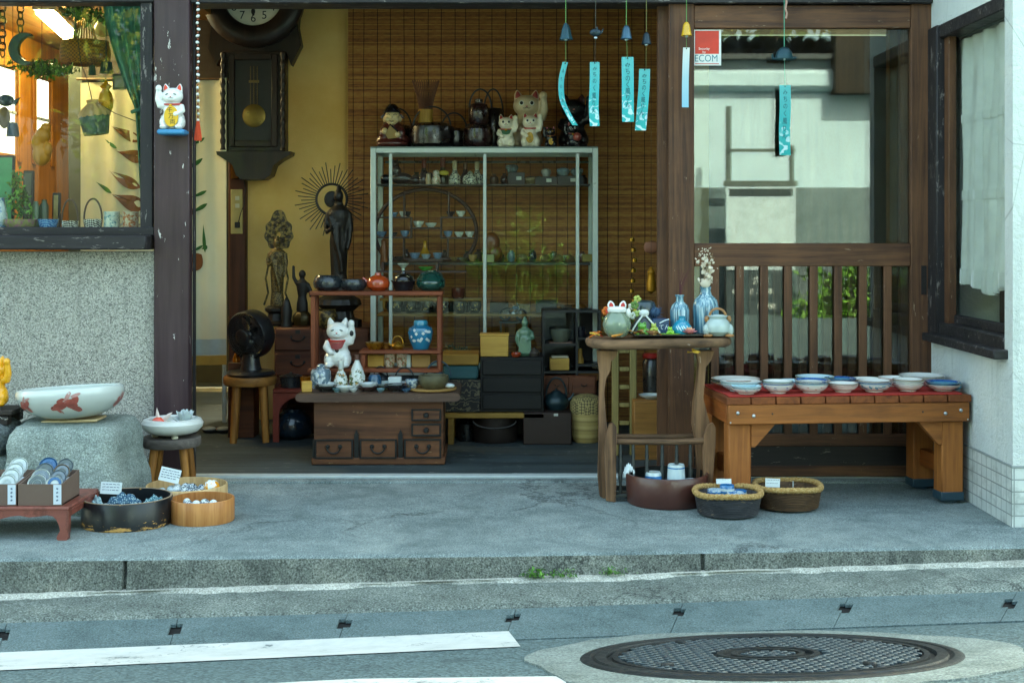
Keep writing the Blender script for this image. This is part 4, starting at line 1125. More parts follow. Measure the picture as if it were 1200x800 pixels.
for px, dy, lab in ((760, -.06, 'white shallow cup lying front left in the brown tub'), (780, -.075, 'white shallow cup lying front centre in the brown tub'), (800, -.07, 'white shallow cup lying front right in the brown tub'), (811, -.03, 'white shallow cup against the right rim of the brown tub')):
    band_cup('cup', lab, 'cup', wx(px, Y4 + dy), Y4 + dy, .063, sY * 12, sY * 7, m_bw, None, 'cups in the brown tub', False)
fold('crumpled white paper tag on the left rim of the brown tub', (wx(737, Y4), Y4 + .0, .098), .03, .03, .03, m_paper, .4, 'paper tag', 'paper_tag')
def rope_mat():
    m = NT('plaited_straw_rope'); v = m.coord(); n = m.noise(v, 140, 4, .7); w_ = m.noise(v, 30, 3)
    col = m.ramp(n, [(.3, srgb('8a5f28')), (.55, srgb('b8965c')), (.75, srgb('d2bb8a'))])
    m.prin(col, .8, 0, m.bump(n, .9, .006)); return m.mat
m_rope = rope_mat()
m_wick = wood('dark_wicker', '26221f', '4b4138', 'X', 60, .5, .1, '8a7a64')
def basket(label, cx, Y, rt, rb, zr, brown=.0):
    t = thing('round_basket', label, 'basket', (wx(cx, Y), Y, 0))
    mb = MB(wood('brown_wicker' if brown else 'grey_wicker', '3a2d22' if brown else '26272a', '6a513a' if brown else '4c4d50', 'X', 60, .5, .12, '8a7a64'))
    prof = [(0, .002), (rb * .96, .002)]
    n = 11
    for i in range(n):
        z0 = .004 + (zr - .012) * i / n; dz = (zr - .012) / n
        for k, q in ((0, .0), (.25, .0045), (.5, .006), (.75, .0045)):
            f = (i + k) / n; prof.append((rb + (rt * .94 - rb) * f + q, z0 + dz * k))
    prof += [(rt * .93, zr - .005), (rt * .88, zr - .006), (rb * .9, .012), (0, .012)]
    mb.lathe(prof, seg=72); mb.build('wicker_body', t, sharp=80)
    mb = MB(m_rope)
    nseg = 110; ring = []; rad = []
    for i in range(nseg):
        a = 2 * PI * i / nseg; ring.append((math.cos(a) * rt * .97, math.sin(a) * rt * .97, zr + .003 * math.sin(a * 3))); rad.append(.0098 * (1 + .13 * math.sin(a * 42)))
    mb.tube(ring, rad, seg=10, closed=True); mb.build('rope_rim', t, sharp=80)
    return t
basket('dark wicker basket with straw rope rim holding blue porcelain, nearer one', 853, -.61, .112, .094, .074)
basket('brown wicker basket with straw rope rim, nearly empty, under the bench front', 923, -.50, .114, .097, .074, 1)
Yb = -.61
for (px, dy, r, h, m, lab) in ((838, .03, 9, 9, m_bwp, 'blue-patterned cup at left in the near basket'), (846, -.05, 7, 6, m_bw, 'small white cup front left in the near basket'), (852, .02, 8.5, 15, m_cob, 'cobalt blue ribbed cup in the middle of the near basket'), (862, -.02, 10, 9, m_bwp, 'blue and white round cup at right in the near basket'), (840, -.04, 6, 6, m_bw, 'tiny white cup at the left front of the near basket'), (868, .03, 7, 8, m_cob, 'cobalt cup at the back right of the near basket')):
    band_cup('cup', lab, 'cup', wx(px, Yb + dy), Yb + dy, .050, S(Yb) * r, S(Yb) * h, m, [(.55, .75, m_cob if m is not m_cob else m_bw)], 'cups in the near basket')
fl = MB(M('22262a', .9)); fl.lathe([(0, 0), (.09, 0), (.09, .036), (0, .036)], seg=32); solo('basket_liner', fl, 'dark padding cloth under the cups in the near basket', 'cloth', (wx(853, Yb), Yb, .0125))
card('white price card clipped to the back rim of the near basket', (wx(848, Yb + .09), Yb + .085, .083), S(Yb) * 18, S(Yb) * 6, (-.2, 0, 0), 1)
card('pale price card clipped to the left rim of the brown wicker basket', (wx(906, -.53), -.52, .071), S(-.5) * 17, S(-.5) * 10, (-.1, .04, 0), 2)
mb = MB(M('b9c2c0', .4)); mb.tube([(0, 0, .0), (.004, 0, .05), (.006, .01, .075)], .0012); mb.tube([(.02, 0, 0), (.026, 0, .05)], .0012); solo('wire_hook', mb, 'thin pale wires sticking up inside the brown wicker basket', 'wire', (wx(928, -.5), -.5, .012))
# =================================================================== bench with red cloth and bowls
m_bw1 = wood('bench_wood', '70401c', 'a5642f', 'X', 20, .6, bump=.6); m_bw2 = wood('bench_wood_upright', '78441e', 'ab6a34', 'Z', 20, .6, bump=.6); m_bw3 = wood('bench_slat_wood', '5c2e14', '8a4c26', 'Y', 20, .65, bump=.6)
bA = R(5.6); BL = .862; BD = .37; BH = .376
bn = thing('slatted_bench', 'sturdy reddish wooden bench with red cloth top beside the stucco wall', 'bench', (.722, -.545, 0), bA)
BM = Matrix.Translation((.722, -.545, 0)) @ Matrix.Rotation(bA, 4, 'Z')
mb = MB(m_bw3)
for i in range(10): mb.box((BL * (i + .5) / 10, BD / 2, BH - .012), (BL / 10 - .004, BD, .024), bev=.002)
mb.build('top_slats', bn)
mb = MB(m_bw1); za = BH - .024 - .034
mb.box((BL / 2, .014, za), (BL - .016, .026, .066), bev=.003); mb.build('apron', bn)
mb = MB(m_bw1); mb.box((BL / 2, BD - .014, za), (BL - .016, .026, .066), bev=.003); mb.build('apron', bn)
for e in (.02, BL - .02):
    mb = MB(wood('bench_wood_side', '743a14', 'a05a28', 'Y', 20, .5)); mb.box((e, BD / 2, za), (.025, BD - .056, .066), bev=.003); mb.build('apron', bn)
for x, q, r in ((.04, .006, .0065), (.095, -.004, .0065), (BL - .095, -.004, .0065), (BL - .04, .006, .0065), (.015, -.026, .003), (BL - .015, -.026, .003)): mb = MB(M('b9bdbd', .35, .8)); mb.ell((x, .0005, za + q), (r, r * .8, r), seg=12); mb.build('bolt', bn)
mb = MB(m_ink)
for x in (.16, BL - .175): mb.ell((x, .0008, za + .002), (.003, .002, .003), seg=8)
mb.build('screw_hole', bn)
m_rub = M('1d3844', .6)
for x in (.055, BL - .058):
    for y in (.062, BD - .062):
        mb = MB(m_bw2); lx = .078; mb.box((x, y, (BH - .1) / 2 + .018), (lx, .07, BH - .092 - .03), bev=.004); lg = mb.build('leg', bn)
        mb = MB(m_rub); mb.box((x, y, .024), (lx + .005, .076, .03), bev=.003); mb.lathe([(0, .002), (.03, .002), (.03, .010), (0, .010)], c=(x, y, 0), seg=20); mb.build('rubber_foot', lg)
for e, sg in ((.094, 1), (BL - .097, -1)):
    mb = MB(m_bw1); z1 = BH - .092; mb.prism([(e, z1), (e + sg * .085, z1), (e + sg * .012, z1 - .08), (e, z1 - .08)], .03, y=.04); mb.build('corner_brace', bn)
for x in (.055, BL - .058):
    mb = MB(wood('bench_wood_side', '', '', 'Y')); mb.box((x, BD / 2, .12), (.03, BD - .19, .06), bev=.003); mb.build('side_stretcher', bn)
mb = MB(M('a2261f', .9, 0, .12, 30, .3, 300))
def cl(u, v): return Vector((.012 + (BL - .045) * u + .004 * math.sin(v * 7), .006 + (BD - .012) * v, .0015 * math.sin(u * 40) * math.sin(v * 9)))
mb.grid(cl, 60, 20, thick=(0, 0, .003)); solo('red_cloth', mb, 'thin red felt cloth covering the bench top under the bowls', 'cloth', (.722, -.545, BH + .0016), rot=(0, 0, bA), sharp=80)
ZC = BH + .0062
def ware(px, dy, stacks, where, group='porcelain bowls on the red cloth'):
    """a stack of bowls; dy from the bench front edge; stacks = (radius px, height px, body, band, words) from the bottom up"""
    Y = -.545 + dy + (px - 850) / 290 * .085
    X = wx(px, Y); z = ZC; n = len(stacks)
    for i, (r, h, body, band, wd) in enumerate(stacks):
        pos = '' if n == 1 else (['lowest', 'top'] if n == 2 else ['lowest', 'middle', 'top'])[i] + ' of stack, '
        hh = h * .74 * S(Y); rr = r * .98 * S(Y)
        t = thing('porcelain_bowl', f'{wd}, {pos}{where}', 'bowl', (X, Y, z), random.random() * 6, group)
        pr = bowlp(rr, hh, .52, .06)
        mb = MB(body); mb.lathe(pr, seg=40); mb.build('body', t)
        f = surf(pr[3:8], .0005)
        if band:
            kind, m = band
            mb = MB(m)
            if kind == 'dots':
                for k in range(14):
                    u = 2 * PI * k / 14 * rr; mb.blob(u * .9, hh * (.75 if k % 2 else .5), rr * .06, hh * .08, 0, f, n=8)
            elif kind == 'rim':
                def rzz(z_): return (f(0, z_)).y * -1
                mb.lathe([(rzz(hh * .84), hh * .84), (rzz(hh * .84) + .0004, hh * .845), (rzz(hh * .96) + .0004, hh * .96), (rzz(hh * .97), hh * .97)], seg=40)
                mb.lathe([(rr * .955, hh * 1.002), (rr * .975, hh * 1.012), (rr * .99, hh * 1.002)], seg=40)
            else:
                for k in range(9):
                    a0 = 2 * PI * k / 9
                    for q in range(3): mb.blob((a0 + random.uniform(-.2, .2)) * rr * .9, hh * random.uniform(.5, .85), rr * random.uniform(.08, .2), hh * random.uniform(.05, .12), random.uniform(-.6, .6), f, n=8, jag=.2)
                mb.lathe([(rr * .80, hh * .735), (rr * .9, hh * .985), (rr * .955, hh * 1.005), (rr * .985, hh * 1.008)], seg=40)
            mb.build('painted_pattern', t, recalc=False)
        z += hh * (.52 if i < n - 1 else 1)
wb, cb_, tq = M('d5d6d2', .16, 0, .04, 8, coat=.6), M('b5cfd6', .16, 0, .05, 8, coat=.6), M('5d95ad', .2, 0, .2, 30, coat=.5)
cob = M('2a5c99', .25, 0, .2, 40, coat=.5); pinkp = M('b99a92', .3, 0, .2, 40); brn = M('8c6b50', .4); grn = M('6c8a7c', .3)
ware(862, .27, [(29, 9, wb, ('fl', grn), 'white plate with green sprigs'), (29, 9, wb, ('rim', pinkp), 'white lobed plate with pink sprigs')], 'at bench back left')
ware(868, .15, [(25, 13, cb_, None, 'plain pale blue bowl'), (25, 9, wb, ('rim', cb_), 'white bowl with pale blue lip')], 'behind the dotted bowls at left')
ware(874.5, .065, [(18, 9, wb, ('dots', cob), 'small white bowl with blue dots'), (18.5, 8, cb_, ('dots', cob), 'small pale blue dotted bowl')], 'nearest the bench left front')
ware(911.5, .075, [(18.5, 13, wb, ('dots', cob), 'white bowl with blue specks'), (18.5, 9, wb, ('rim', cob), 'white bowl with blue line'), (18, 8, wb, ('rim', grn), 'white bowl with thin green lip')], 'right of the dotted bowls')
ware(951, .075, [(20, 13, wb, ('dots', pinkp), 'white bowl with dotted band'), (20, 9, wb, ('rim', tq), 'white bowl with grey-blue ring'), (20.5, 9, wb, ('fl', cob), 'white bowl with cobalt flowers')], 'third front stack from left')
ware(988, .085, [(18, 12, wb, ('rim', pinkp), 'white bowl with pinkish lip'), (18, 8, wb, ('rim', brn), 'white bowl with brown lip')], 'fourth front stack from left')
ware(1024.5, .085, [(20.5, 12, wb, ('fl', tq), 'wide white bowl with faint blue sprigs'), (20.5, 9, wb, ('rim', cob), 'wide white bowl with blue rim'), (19.5, 7, wb, ('rim', pinkp), 'wide white bowl with rose rim')], 'fourth front stack from right')
ware(1064, .09, [(18.5, 12, wb, None, 'deep plain white bowl'), (18.5, 9, wb, ('rim', wb), 'plain white bowl with raised lip'), (18, 8, wb, ('rim', brn), 'white bowl with tan lip')], 'second front stack from right')
ware(1105, .09, [(20.5, 10, wb, ('fl', pinkp), 'shallow white bowl with mauve marks'), (20.5, 9, tq, ('fl', cob), 'shallow turquoise bowl with dark blue marks')], 'front stack by the wall')
ware(928, .22, [(17, 10, wb, None, 'white rear bowl'), (17, 7, cb_, ('rim', cob), 'pale rear bowl with blue lip')], 'behind the green-lipped stack')
ware(955, .28, [(23, 12, wb, None, 'white deep plate'), (23, 9, cb_, ('rim', grn), 'pale blue deep plate with green lip')], 'behind the cobalt flowers')
ware(985, .25, [(19, 10, wb, ('fl', cob), 'blue-flowered rear bowl'), (19, 8, tq, ('fl', cob), 'bright blue patterned rear bowl')], 'behind the brown-lipped stack')
ware(1016, .25, [(20, 12, wb, ('rim', brn), 'cream rear bowl with brown ring')], 'behind the wide white bowls')
ware(1048, .24, [(19, 14, wb, ('rim', pinkp), 'white rear bowl with rosy lip')], 'between the wide and the deep white stacks')
ware(1080, .27, [(27, 13, wb, None, 'large white dish'), (27, 9, wb, ('dots', tq), 'large white dish with fine dotted rim')], 'at bench back right')
mb = MB(tq); mb.ell((0, 0, .01), (.02, .03, .012)); mb.ell((.012, .01, .018), (.012, .02, .01)); solo('teal_ornament', mb, 'little teal glazed ornament at the right end of the red cloth', 'ornament', (wx(1124, -.4), -.36, ZC))
# =================================================================== driftwood table
m_drift = wood('weathered_table_wood', '2e2018', '8f6b4d', 'Z', 16, .75, .06, 'b9a392', bump=.5); m_driftX = wood('weathered_table_top', '2e2119', '86664b', 'X', 14, .75, .06, 'b9a392', bump=.5)
m_driftE = wood('raw_edge_wood', '7d5942', 'ad8262', 'X', 16, .65)
YT2 = -.34
ZT = wz(398, -.45)
tt = thing('rustic_table', 'small weathered driftwood table with curved legs and spindle rack', 'table', (wx(771, YT2), YT2, 0))
x0 = wx(771, YT2)
half = S(-.4) * 86; dep = .115; th = .032
out = []
for i in range(56):
    a = 2 * PI * i / 56; q = 3.4
    c, s = math.cos(a), math.sin(a)
    x = half * math.copysign(abs(c) ** (2 / q), c); y = dep * math.copysign(abs(s) ** (2 / q), s)
    y *= 1 + .05 * math.sin(x * 18); out.append((x, y))
mb = MB(m_driftX)
def topring(k, z): return [(x * k, y * k, z + .004 * math.sin(x * 11)) for x, y in out]
rings = [(.93, ZT - th), (.985, ZT - th * .8), (1.0, ZT - th * .5), (.99, ZT - th * .18), (.96, ZT)]
vs = []; n = len(out)
for k, z in rings: vs += topring(k, z)
fs = [(i + r * n, (i + 1) % n + r * n, (i + 1) % n + (r + 1) * n, i + (r + 1) * n) for r in range(4) for i in range(n)]
fs += [tuple(range(n))[::-1], tuple(4 * n + i for i in range(n))]
mb.add(vs, fs, m_driftX); mb.build('tabletop', tt, sharp=50)
def pp(pts, Y): return [(wx(px, Y) - x0, wz(py, Y)) for px, py in pts]
YL = -.36
lt = pp([(700, 411), (724, 411), (722, 417), (716, 424), (715, 434), (710, 444), (708, 460), (710, 488), (713, 515), (710, 545), (712, 574), (708, 578), (703, 575), (701, 560), (702, 520), (702, 470), (703, 440), (701, 425)], YL)
rt_ = pp([(815, 411), (837, 411), (833, 422), (827, 430), (826, 444), (824, 466), (829, 486), (833, 500), (834, 525), (830, 548), (829, 577), (815, 577), (817, 545), (816, 520), (812, 498), (813, 474), (817, 448), (819, 426)], YL)
for pl in (lt, rt_):
    mb = MB(m_drift); zmin = min(z for x, z in pl); mb.prism([(x, max(0, z - 0 if z > .03 else z - zmin)) for x, z in pl], .05, y=0.0); mb.build('leg', tt, sharp=60)
def lobe(px, Y): return [(wx(px + a, Y) - x0, b) for a, b in ()]
def foot(pxs, Y):
    pts = pp(pxs, Y); zmin = min(z for x, z in pts); k = max(z for x, z in pts)
    m2 = MB(m_drift); m2.prism([(x, (z - zmin) * k / (k - zmin)) for x, z in pts], .03, y=Y - YT2); return m2
foot([(714, 497), (718, 495), (722, 499), (723, 512), (721, 530), (722, 560), (721, 583), (710, 581), (709, 550), (708, 525), (710, 508)], -.41).build('foot_board', tt, sharp=60)
foot([(830, 497), (835, 495), (838, 500), (838, 515), (836, 540), (834, 562), (834, 578), (824, 578), (824, 550), (823, 527), (825, 508)], -.41).build('foot_board', tt, sharp=60)
foot([(716, 500), (722, 502), (722, 530), (720, 565), (712, 565), (711, 520)], -.27).build('foot_board', tt, sharp=60)
foot([(824, 500), (830, 502), (832, 530), (828, 562), (820, 562), (821, 520)], -.27).build('foot_board', tt, sharp=60)
for Y, py, r in ((-.41, 517, .0105), (-.27, 511, .010)):
    mb = MB(m_driftX); mb.tube([(wx(716, Y) - x0, Y - YT2, wz(py, Y)), (wx(745, Y) - x0, Y - YT2, wz(py + .5, Y)), (wx(790, Y) - x0, Y - YT2, wz(py + .8, Y)), (wx(828, Y) - x0, Y - YT2, wz(py - 1, Y))], [r, r * .95, r, r * 1.05], seg=10); mb.build('rail', tt)
m_sp = M('2e3230', .5, 0, .2, 20)
for Y, z0_ in ((-.41, .04), (-.27, .035)):
    mb = MB(m_sp); mb.box((0, Y - YT2, .02), (wx(826, Y) - wx(718, Y), .016, .016), bev=.003); mb.build('lower_rail', tt)
    for px in (727, 742, 758, 776, 793, 809):
        mb = MB(m_sp); zt = wz(517 if Y < -.3 else 511, Y) - .008; b = .026; h = zt - b
        mb.lathe([(.004, 0), (.006, h * .1), (.0045, h * .2), (.0075, h * .32), (.008, h * .45), (.005, h * .55), (.008, h * .63), (.0045, h * .72), (.006, h * .85), (.004, h)], c=(wx(px, Y) - x0, Y - YT2, b), seg=10); mb.build('spindle', tt)
# things on the table
Zt = ZT + .0055
def on(px, dy): Y = YT2 + dy; return (wx(px, Y), Y, Zt)
# fish bowl with cat ears
m_gg = NT('green_bowl_glass'); 
def tinted(name, col, refl=.07):
    m = NT(name); lw = m.n('ShaderNodeLayerWeight'); lw.inputs[0].default_value = .5
    f = m.math('ADD', m.math('MULTIPLY', m.math('POWER', lw.outputs['Facing'], 3.5), .6), refl, True)
    tr = m.n('ShaderNodeBsdfTransparent'); tr.inputs[0].default_value = (*col, 1)
    df = m.n('ShaderNodeBsdfDiffuse'); df.inputs[0].default_value = (*[c * .75 for c in col], 1)
    ad = m.n('ShaderNodeMixShader'); ad.inputs[0].default_value = .35; m.l(tr.outputs[0], ad.inputs[1]); m.l(df.outputs[0], ad.inputs[2])
    gl = m.n('ShaderNodeBsdfGlossy'); gl.inputs['Roughness'].default_value = .03
    mx = m.n('ShaderNodeMixShader'); m.l(f, mx.inputs[0]); m.l(ad.outputs[0], mx.inputs[1]); m.l(gl.outputs[0], mx.inputs[2])
    m.l(mx.outputs[0], m.out.inputs[0]); return m.mat
bpy.data.materials.remove(m_gg.mat)
m_gg = tinted('green_bowl_glass', (.62, .74, .58))
s_ = S(YT2 - .03)
fb = thing('glass_fishbowl', 'round pale green glass bowl with white cat-eared lid on the table', 'glass bowl', on(723, -.035))
mb = MB(m_gg); mb.lathe([(0, 0), (10 * s_, 0), (15 * s_, 6 * s_), (17 * s_, 14 * s_), (15 * s_, 22 * s_), (10 * s_, 28 * s_), (9 * s_, 31 * s_), (8 * s_, 31 * s_), (9 * s_, 28 * s_), (14 * s_, 21.5 * s_), (16 * s_, 14 * s_), (14 * s_, 6.5 * s_), (9 * s_, 1.5 * s_), (0, s_)], seg=40); mb.build('bowl', fb)
mb = MB(m_white); mb.lathe([(0, 29 * s_), (11 * s_, 29 * s_), (11.5 * s_, 32 * s_), (9 * s_, 35 * s_), (0, 35.5 * s_)], seg=28)
for e in (-1, 1): mb.lathe([(0, 0), (4.2 * s_, 0), (4 * s_, 4 * s_), (2 * s_, 7 * s_), (0, 8 * s_)], c=(e * 6.5 * s_, 0, 34 * s_), sy=.5, rot=(0, e * .2, 0), seg=14)
mb.ell((13 * s_, -4 * s_, 28 * s_), (3 * s_, 2.5 * s_, 5 * s_)); hd = mb.build('cat_head_lid', fb)
mb = MB(m_red)
for e in (-1, 1): mb.lathe([(0, 0), (2.6 * s_, 0), (2.4 * s_, 3 * s_), (1 * s_, 5 * s_), (0, 5.4 * s_)], c=(e * 6.5 * s_, -1.7 * s_, 34.6 * s_), sy=.4, rot=(0, e * .2, 0), seg=12)
mb.build('inner_ear', hd)
mb = MB(M('d98f3a', .3)); mb.ell((1 * s_, -9 * s_, 3.4 * s_), (9 * s_, 4 * s_, 2.4 * s_), rot=(0, -.3, 0)); mb.ell((-5 * s_, -6 * s_, 3 * s_), (5 * s_, 3 * s_, 2 * s_)); mb.build('painted_goldfish', fb)
# tray
mb = MB(M('201b1c', .35, 0, .15, coat=.3)); w = S(YT2) * 46
mb.box((0, 0, .003), (2 * w, .12, .005), bev=.002)
for e in (-1, 1): mb.box((0, e * .058, .006), (2 * w, .006, .009), bev=.002); mb.box((e * (w - .003), 0, .006), (.006, .11, .009), bev=.002)
solo('lacquer_tray', mb, 'flat dark lacquer tray under the ornaments on the table', 'tray', on(787, .01))
Zt2 = Zt + .0062
def on2(px, dy): Y = YT2 + dy; return (wx(px, Y), Y, Zt2)
m_rib = NT('ribbed_blue_glaze')
def ribbed():
    m = m_rib; v = m.coord((1, 1, .03)); n = m.noise(v, 170, 3, .6); z = m.noise(m.coord(), 30, 3)
    col = m.ramp(n, [(.36, srgb('2a5266')), (.5, srgb('5f8c9e')), (.62, srgb('b0c6ca'))])
    m.prin(col, .15, 0, coat=.6); return m.mat
m_rib = ribbed()
s_ = S(YT2 + .02)
def bottle(label, px, dy, prof, parent_mat=m_rib, seg=44, fl=.02, nf=22):
    Y = YT2 + dy; k = S(Y); t = thing('ribbed_bottle', label, 'bottle', (wx(px, Y), Y, Zt2))
    mb = MB(parent_mat); mb.lathe([(r * k, h * k) for r, h in prof], seg=88, flute=fl, nfl=nf); mb.build('body', t); return t
bottle('smaller ribbed blue glazed bottle with pale neck on the tray', 796.5, .03, [(0, 0), (10.5, 0), (11, 2), (11, 27), (9, 33), (4.5, 37), (4, 42), (5.5, 44.5), (5, 45), (3.2, 43), (3, 37), (0, 36)])
bottle('large ribbed blue glazed bottle holding dried white flowers on the tray', 827, .035, [(0, 0), (14, 0), (15, 2), (15, 30), (13, 39), (7, 45), (5.5, 50), (6.5, 54), (5.8, 54.5), (4.5, 52), (4, 46), (0, 44)])
# dried flowers
kY = S(YT2 + .035); mb = MB(M('cdbfa8', .8, 0, .2, 40)); mw = M('c9bca8', .8); mb.m = mw
rnd = random.Random(5)
for i in range(90):
    t = rnd.random(); x = (rnd.gauss(0, 4.5) + 3 * math.sin(t * 5)) * kY; z = (8 + t * 42) * kY; y = rnd.gauss(0, 4) * kY
    r = rnd.uniform(1.2, 3.2) * kY * (1.3 - .7 * t)
    mb.ell((x, y, z), (r, r * .4, r * .8), rnd.choice((mw, M('cdbfa8', .8, 0, .2, 40), M('d6cab8', .8))), rot=(rnd.uniform(-1, 1), rnd.uniform(-1, 1), rnd.uniform(0, 3)), seg=8, rings=5)
for i in range(7): mb.tube([(0, 0, -8 * kY), (rnd.gauss(0, 2) * kY, 0, 15 * kY), (rnd.gauss(0, 5) * kY, rnd.gauss(0, 3) * kY, rnd.uniform(35, 48) * kY)], .0008, M('8a7454', .8), 4)
mb.ell((-1 * kY, -5 * kY, 8 * kY), (6 * kY, 3 * kY, 5 * kY), mw, seg=12)
solo('dried_flowers', mb, 'bunch of dried white and beige flowers in the large blue bottle', 'flowers', (wx(827, YT2 + .035), YT2 + .035, Zt2 + 50 * kY))
mb = MB(M('4c2024', .8)); kY = S(YT2 + .03)
for i in range(9):
    a, b = rnd.uniform(-.2, 1), rnd.uniform(.6, 1); mb.tube([(0, 0, -8 * kY), (a * 4 * kY, rnd.gauss(0, 2) * kY, 14 * kY), (a * 14 * kY + rnd.gauss(0, 2) * kY, rnd.gauss(0, 3) * kY, 38 * b * kY)], [.0012, .001, .0005], seg=5)
solo('dry_twigs', mb, 'thin dark red dry twigs standing in the smaller ribbed bottle', 'twigs', (wx(796.5, YT2 + .03), YT2 + .03, Zt2 + 42 * kY))
# squat turquoise bottle
k = S(YT2 - .02); t = thing('squat_bottle', 'squat turquoise bottle with pale script marks in front of the ribbed bottle', 'bottle', on2(799, -.02))
pr = [(0, 0), (10, 0), (12, 4), (11.5, 9), (8, 14), (4, 17), (3.6, 20), (4.2, 21.5), (3, 21.5), (2.8, 18), (0, 17)]
pr = [(r * k, h * k) for r, h in pr]
mb = MB(M('2187a6', .12, 0, .15, 20, coat=.7)); mb.lathe(pr, seg=40); mb.build('body', t)
f = surf(pr[1:7], .0008); mb = MB(M('b9dbe2', .4))
for i in range(7): mb.blob((-7 + i * 2.1) * k, (8 + math.sin(i * 2.2) * 1.5) * k, .7 * k, 2.6 * k, .4, f, n=8)
mb.build('painted_marks', t, recalc=False)
# lotus
def lotus(label, loc, k, cols, name='lotus_flower'):
    mb = MB(cols[0])
    for ring, (n, tilt, ln) in enumerate(((9, 1.25, 10), (8, .85, 9), (6, .4, 8))):
        for i in range(n):
            a = 2 * PI * i / n + ring * .35; T = Matrix.Translation((0, 0, 2 * k)) @ Euler((0, tilt, a)).to_matrix().to_4x4() @ Matrix.Rotation(PI / 2, 4, 'Z')
            mb.ell((0, 0, k * ln * .5), (k * 3, k * .7, k * ln * .55), cols[min(ring, len(cols) - 1)], mx=T, seg=10, rings=7)
    mb.ell((0, 0, 4 * k), (2.5 * k, 2.5 * k, 2.5 * k), M('d9a640', .6)); return solo(name, mb, label, 'flower', loc)
lotus('pink lotus flower ornament with yellow centre on the tray edge', on2(808, -.055), S(YT2 - .055) * .95, [M('c97f86', .6), M('d79a8e', .6), M('dfae86', .6)])
# toad pot
k = S(YT2 - .03); t = thing('frog_pot', 'pale blue-green glazed frog-shaped pot with brown handle on the table', 'pot', on(841, -.035))
pr = [(0, 1), (9, 1), (14.5, 6), (15.5, 12), (13, 18), (10, 21), (11.5, 24), (11, 25), (9.5, 23.5), (8.5, 20), (0, 14)]
mb = MB(M('a9b8b4', .2, 0, .12, 16, coat=.5)); mb.lathe([(r * k, h * k) for r, h in pr], seg=40)
for e in (-1, 1): mb.ell((e * 13.5 * k, -4 * k, 8 * k), (4.5 * k, 5 * k, 7 * k))
mb.build('body', t)
mbr = M('9a6a3a', .35, 0, .3, 30, coat=.3)
mb = MB(mbr); mb.tube([(-9 * k, 0, 23 * k)] + [(math.cos(R(170 - 160 * i / 14)) * 9.5 * k, 0, 23 * k + math.sin(R(170 - 160 * i / 14)) * 9.5 * k) for i in range(15)], 1.5 * k); mb.build('handle', t)
for e in (-1, 1):
    mb = MB(mbr); mb.ell((e * 13 * k, -1 * k, 20.5 * k), (2.8 * k, 3 * k, 4 * k)); mb.build('frog_eye', t)
    mb = MB(mbr); mb.ell((e * 12 * k, -10 * k, 1.8 * k), (5 * k, 4 * k, 1.9 * k)); mb.ell((e * 15 * k, -8 * k, 1.6 * k), (3 * k, 4 * k, 1.6 * k)); mb.build('foot', t)
# little dark blue box
k = S(YT2); t = thing('blue_box', 'small dark blue open box with white brush script on the tray', 'box', on2(772, .0)); t.rotation_euler = (0, 0, .25)
mb = MB(M('17385c', .4, 0, .15)); mb.box((0, 0, 9 * k), (20 * k, 15 * k, 18 * k), bev=.002); mb.build('box', t)
mb = MB(M('c7d3da', .5)); mb.tube([(-2 * k, -7.8 * k, 13 * k), (4 * k, -7.8 * k, 16 * k), (9.6 * k, -7.8 * k, 17.5 * k)], .8 * k, seg=5); mb.text('てん', 7 * k, lambda x, y: Vector((4 * k + x, -7.75 * k, 8 * k + y))); mb.build('writing', t, recalc=False)
# straw-hatted frogs
mgk = M('5f9a3a', .3, 0, .2, 30, coat=.4); mdk = M('2e3436', .4, 0, .2, coat=.3)
t = thing('frog_ornament', 'green frog figure sheltering under dark cloak with white edging on tray', 'frog ornament', on2(755, -.03)); k = S(YT2 - .03)
fmb = MB(None); fmb.ell((0, 0, 4), (6, 5, 4.6)); fmb.ell((0, -2, 10), (5.2, 4.2, 3.8)); fmb.ell((-3, -3, 13.2), (2, 2, 2)); fmb.ell((3, -3, 13.2), (2, 2, 2)); fmb.ell((-5.5, -4, 2), (3.2, 4, 2.2)); fmb.ell((5.5, -4, 2), (3.2, 4, 2.2)); fmb.tube([(4, -2, 7), (7, -5, 5.5), (7.5, -6, 3)], 1.4)
FROG = sculpt(fmb, .55, 2)
skin('body', FROG, mgk, t, (-3 * k, -2 * k, 0), k)
mb = MB(mdk); mb.lathe([(18 * k, 1 * k), (14.5 * k, 9 * k), (9 * k, 18 * k), (4 * k, 24 * k), (0, 25 * k)], c=(0, 6 * k, 0), sy=.62, seg=24); mb.build('cloak', t)
mb = MB(M('c9cfcb', .4)); mb.tube([(-16 * k, -3 * k, 2 * k), (-9 * k, -1.5 * k, 13 * k), (-2 * k, 0, 22 * k), (2 * k, 0, 22 * k), (10 * k, -1 * k, 13 * k), (18 * k, -3 * k, 2 * k)], 1.1 * k); mb.ell((0, 2 * k, 25 * k), (6 * k, 4 * k, 4.5 * k)); mb.build('edging', t)
mb = MB(m_ink)
for e in (-1, 1): mb.ell((-3 * k + e * 3 * k, -6.8 * k, 13.6 * k), (.8 * k, .6 * k, .8 * k), seg=8)
mb.build('eye', t)
t = thing('frog_ornament', 'tiny light green frog on a lily leaf in front of the turquoise bottle', 'frog ornament', on2(785, -.05)); k = S(YT2 - .05) * .55
skin('body', FROG, M('86b83c', .3, coat=.4), t, (0, 0, 3 * k), k)
mb = MB(M('8fbf45', .4)); mb.lathe([(0, 1.2 * k), (22 * k, 2 * k), (23 * k, 3 * k), (0, 3 * k)], seg=24, sy=.5); mb.build('lily_leaf', t)
t = thing('frog_ornament', 'second small green frog tucked beside the dark cloak', 'frog ornament', on2(766, -.04)); k = S(YT2 - .04) * .6
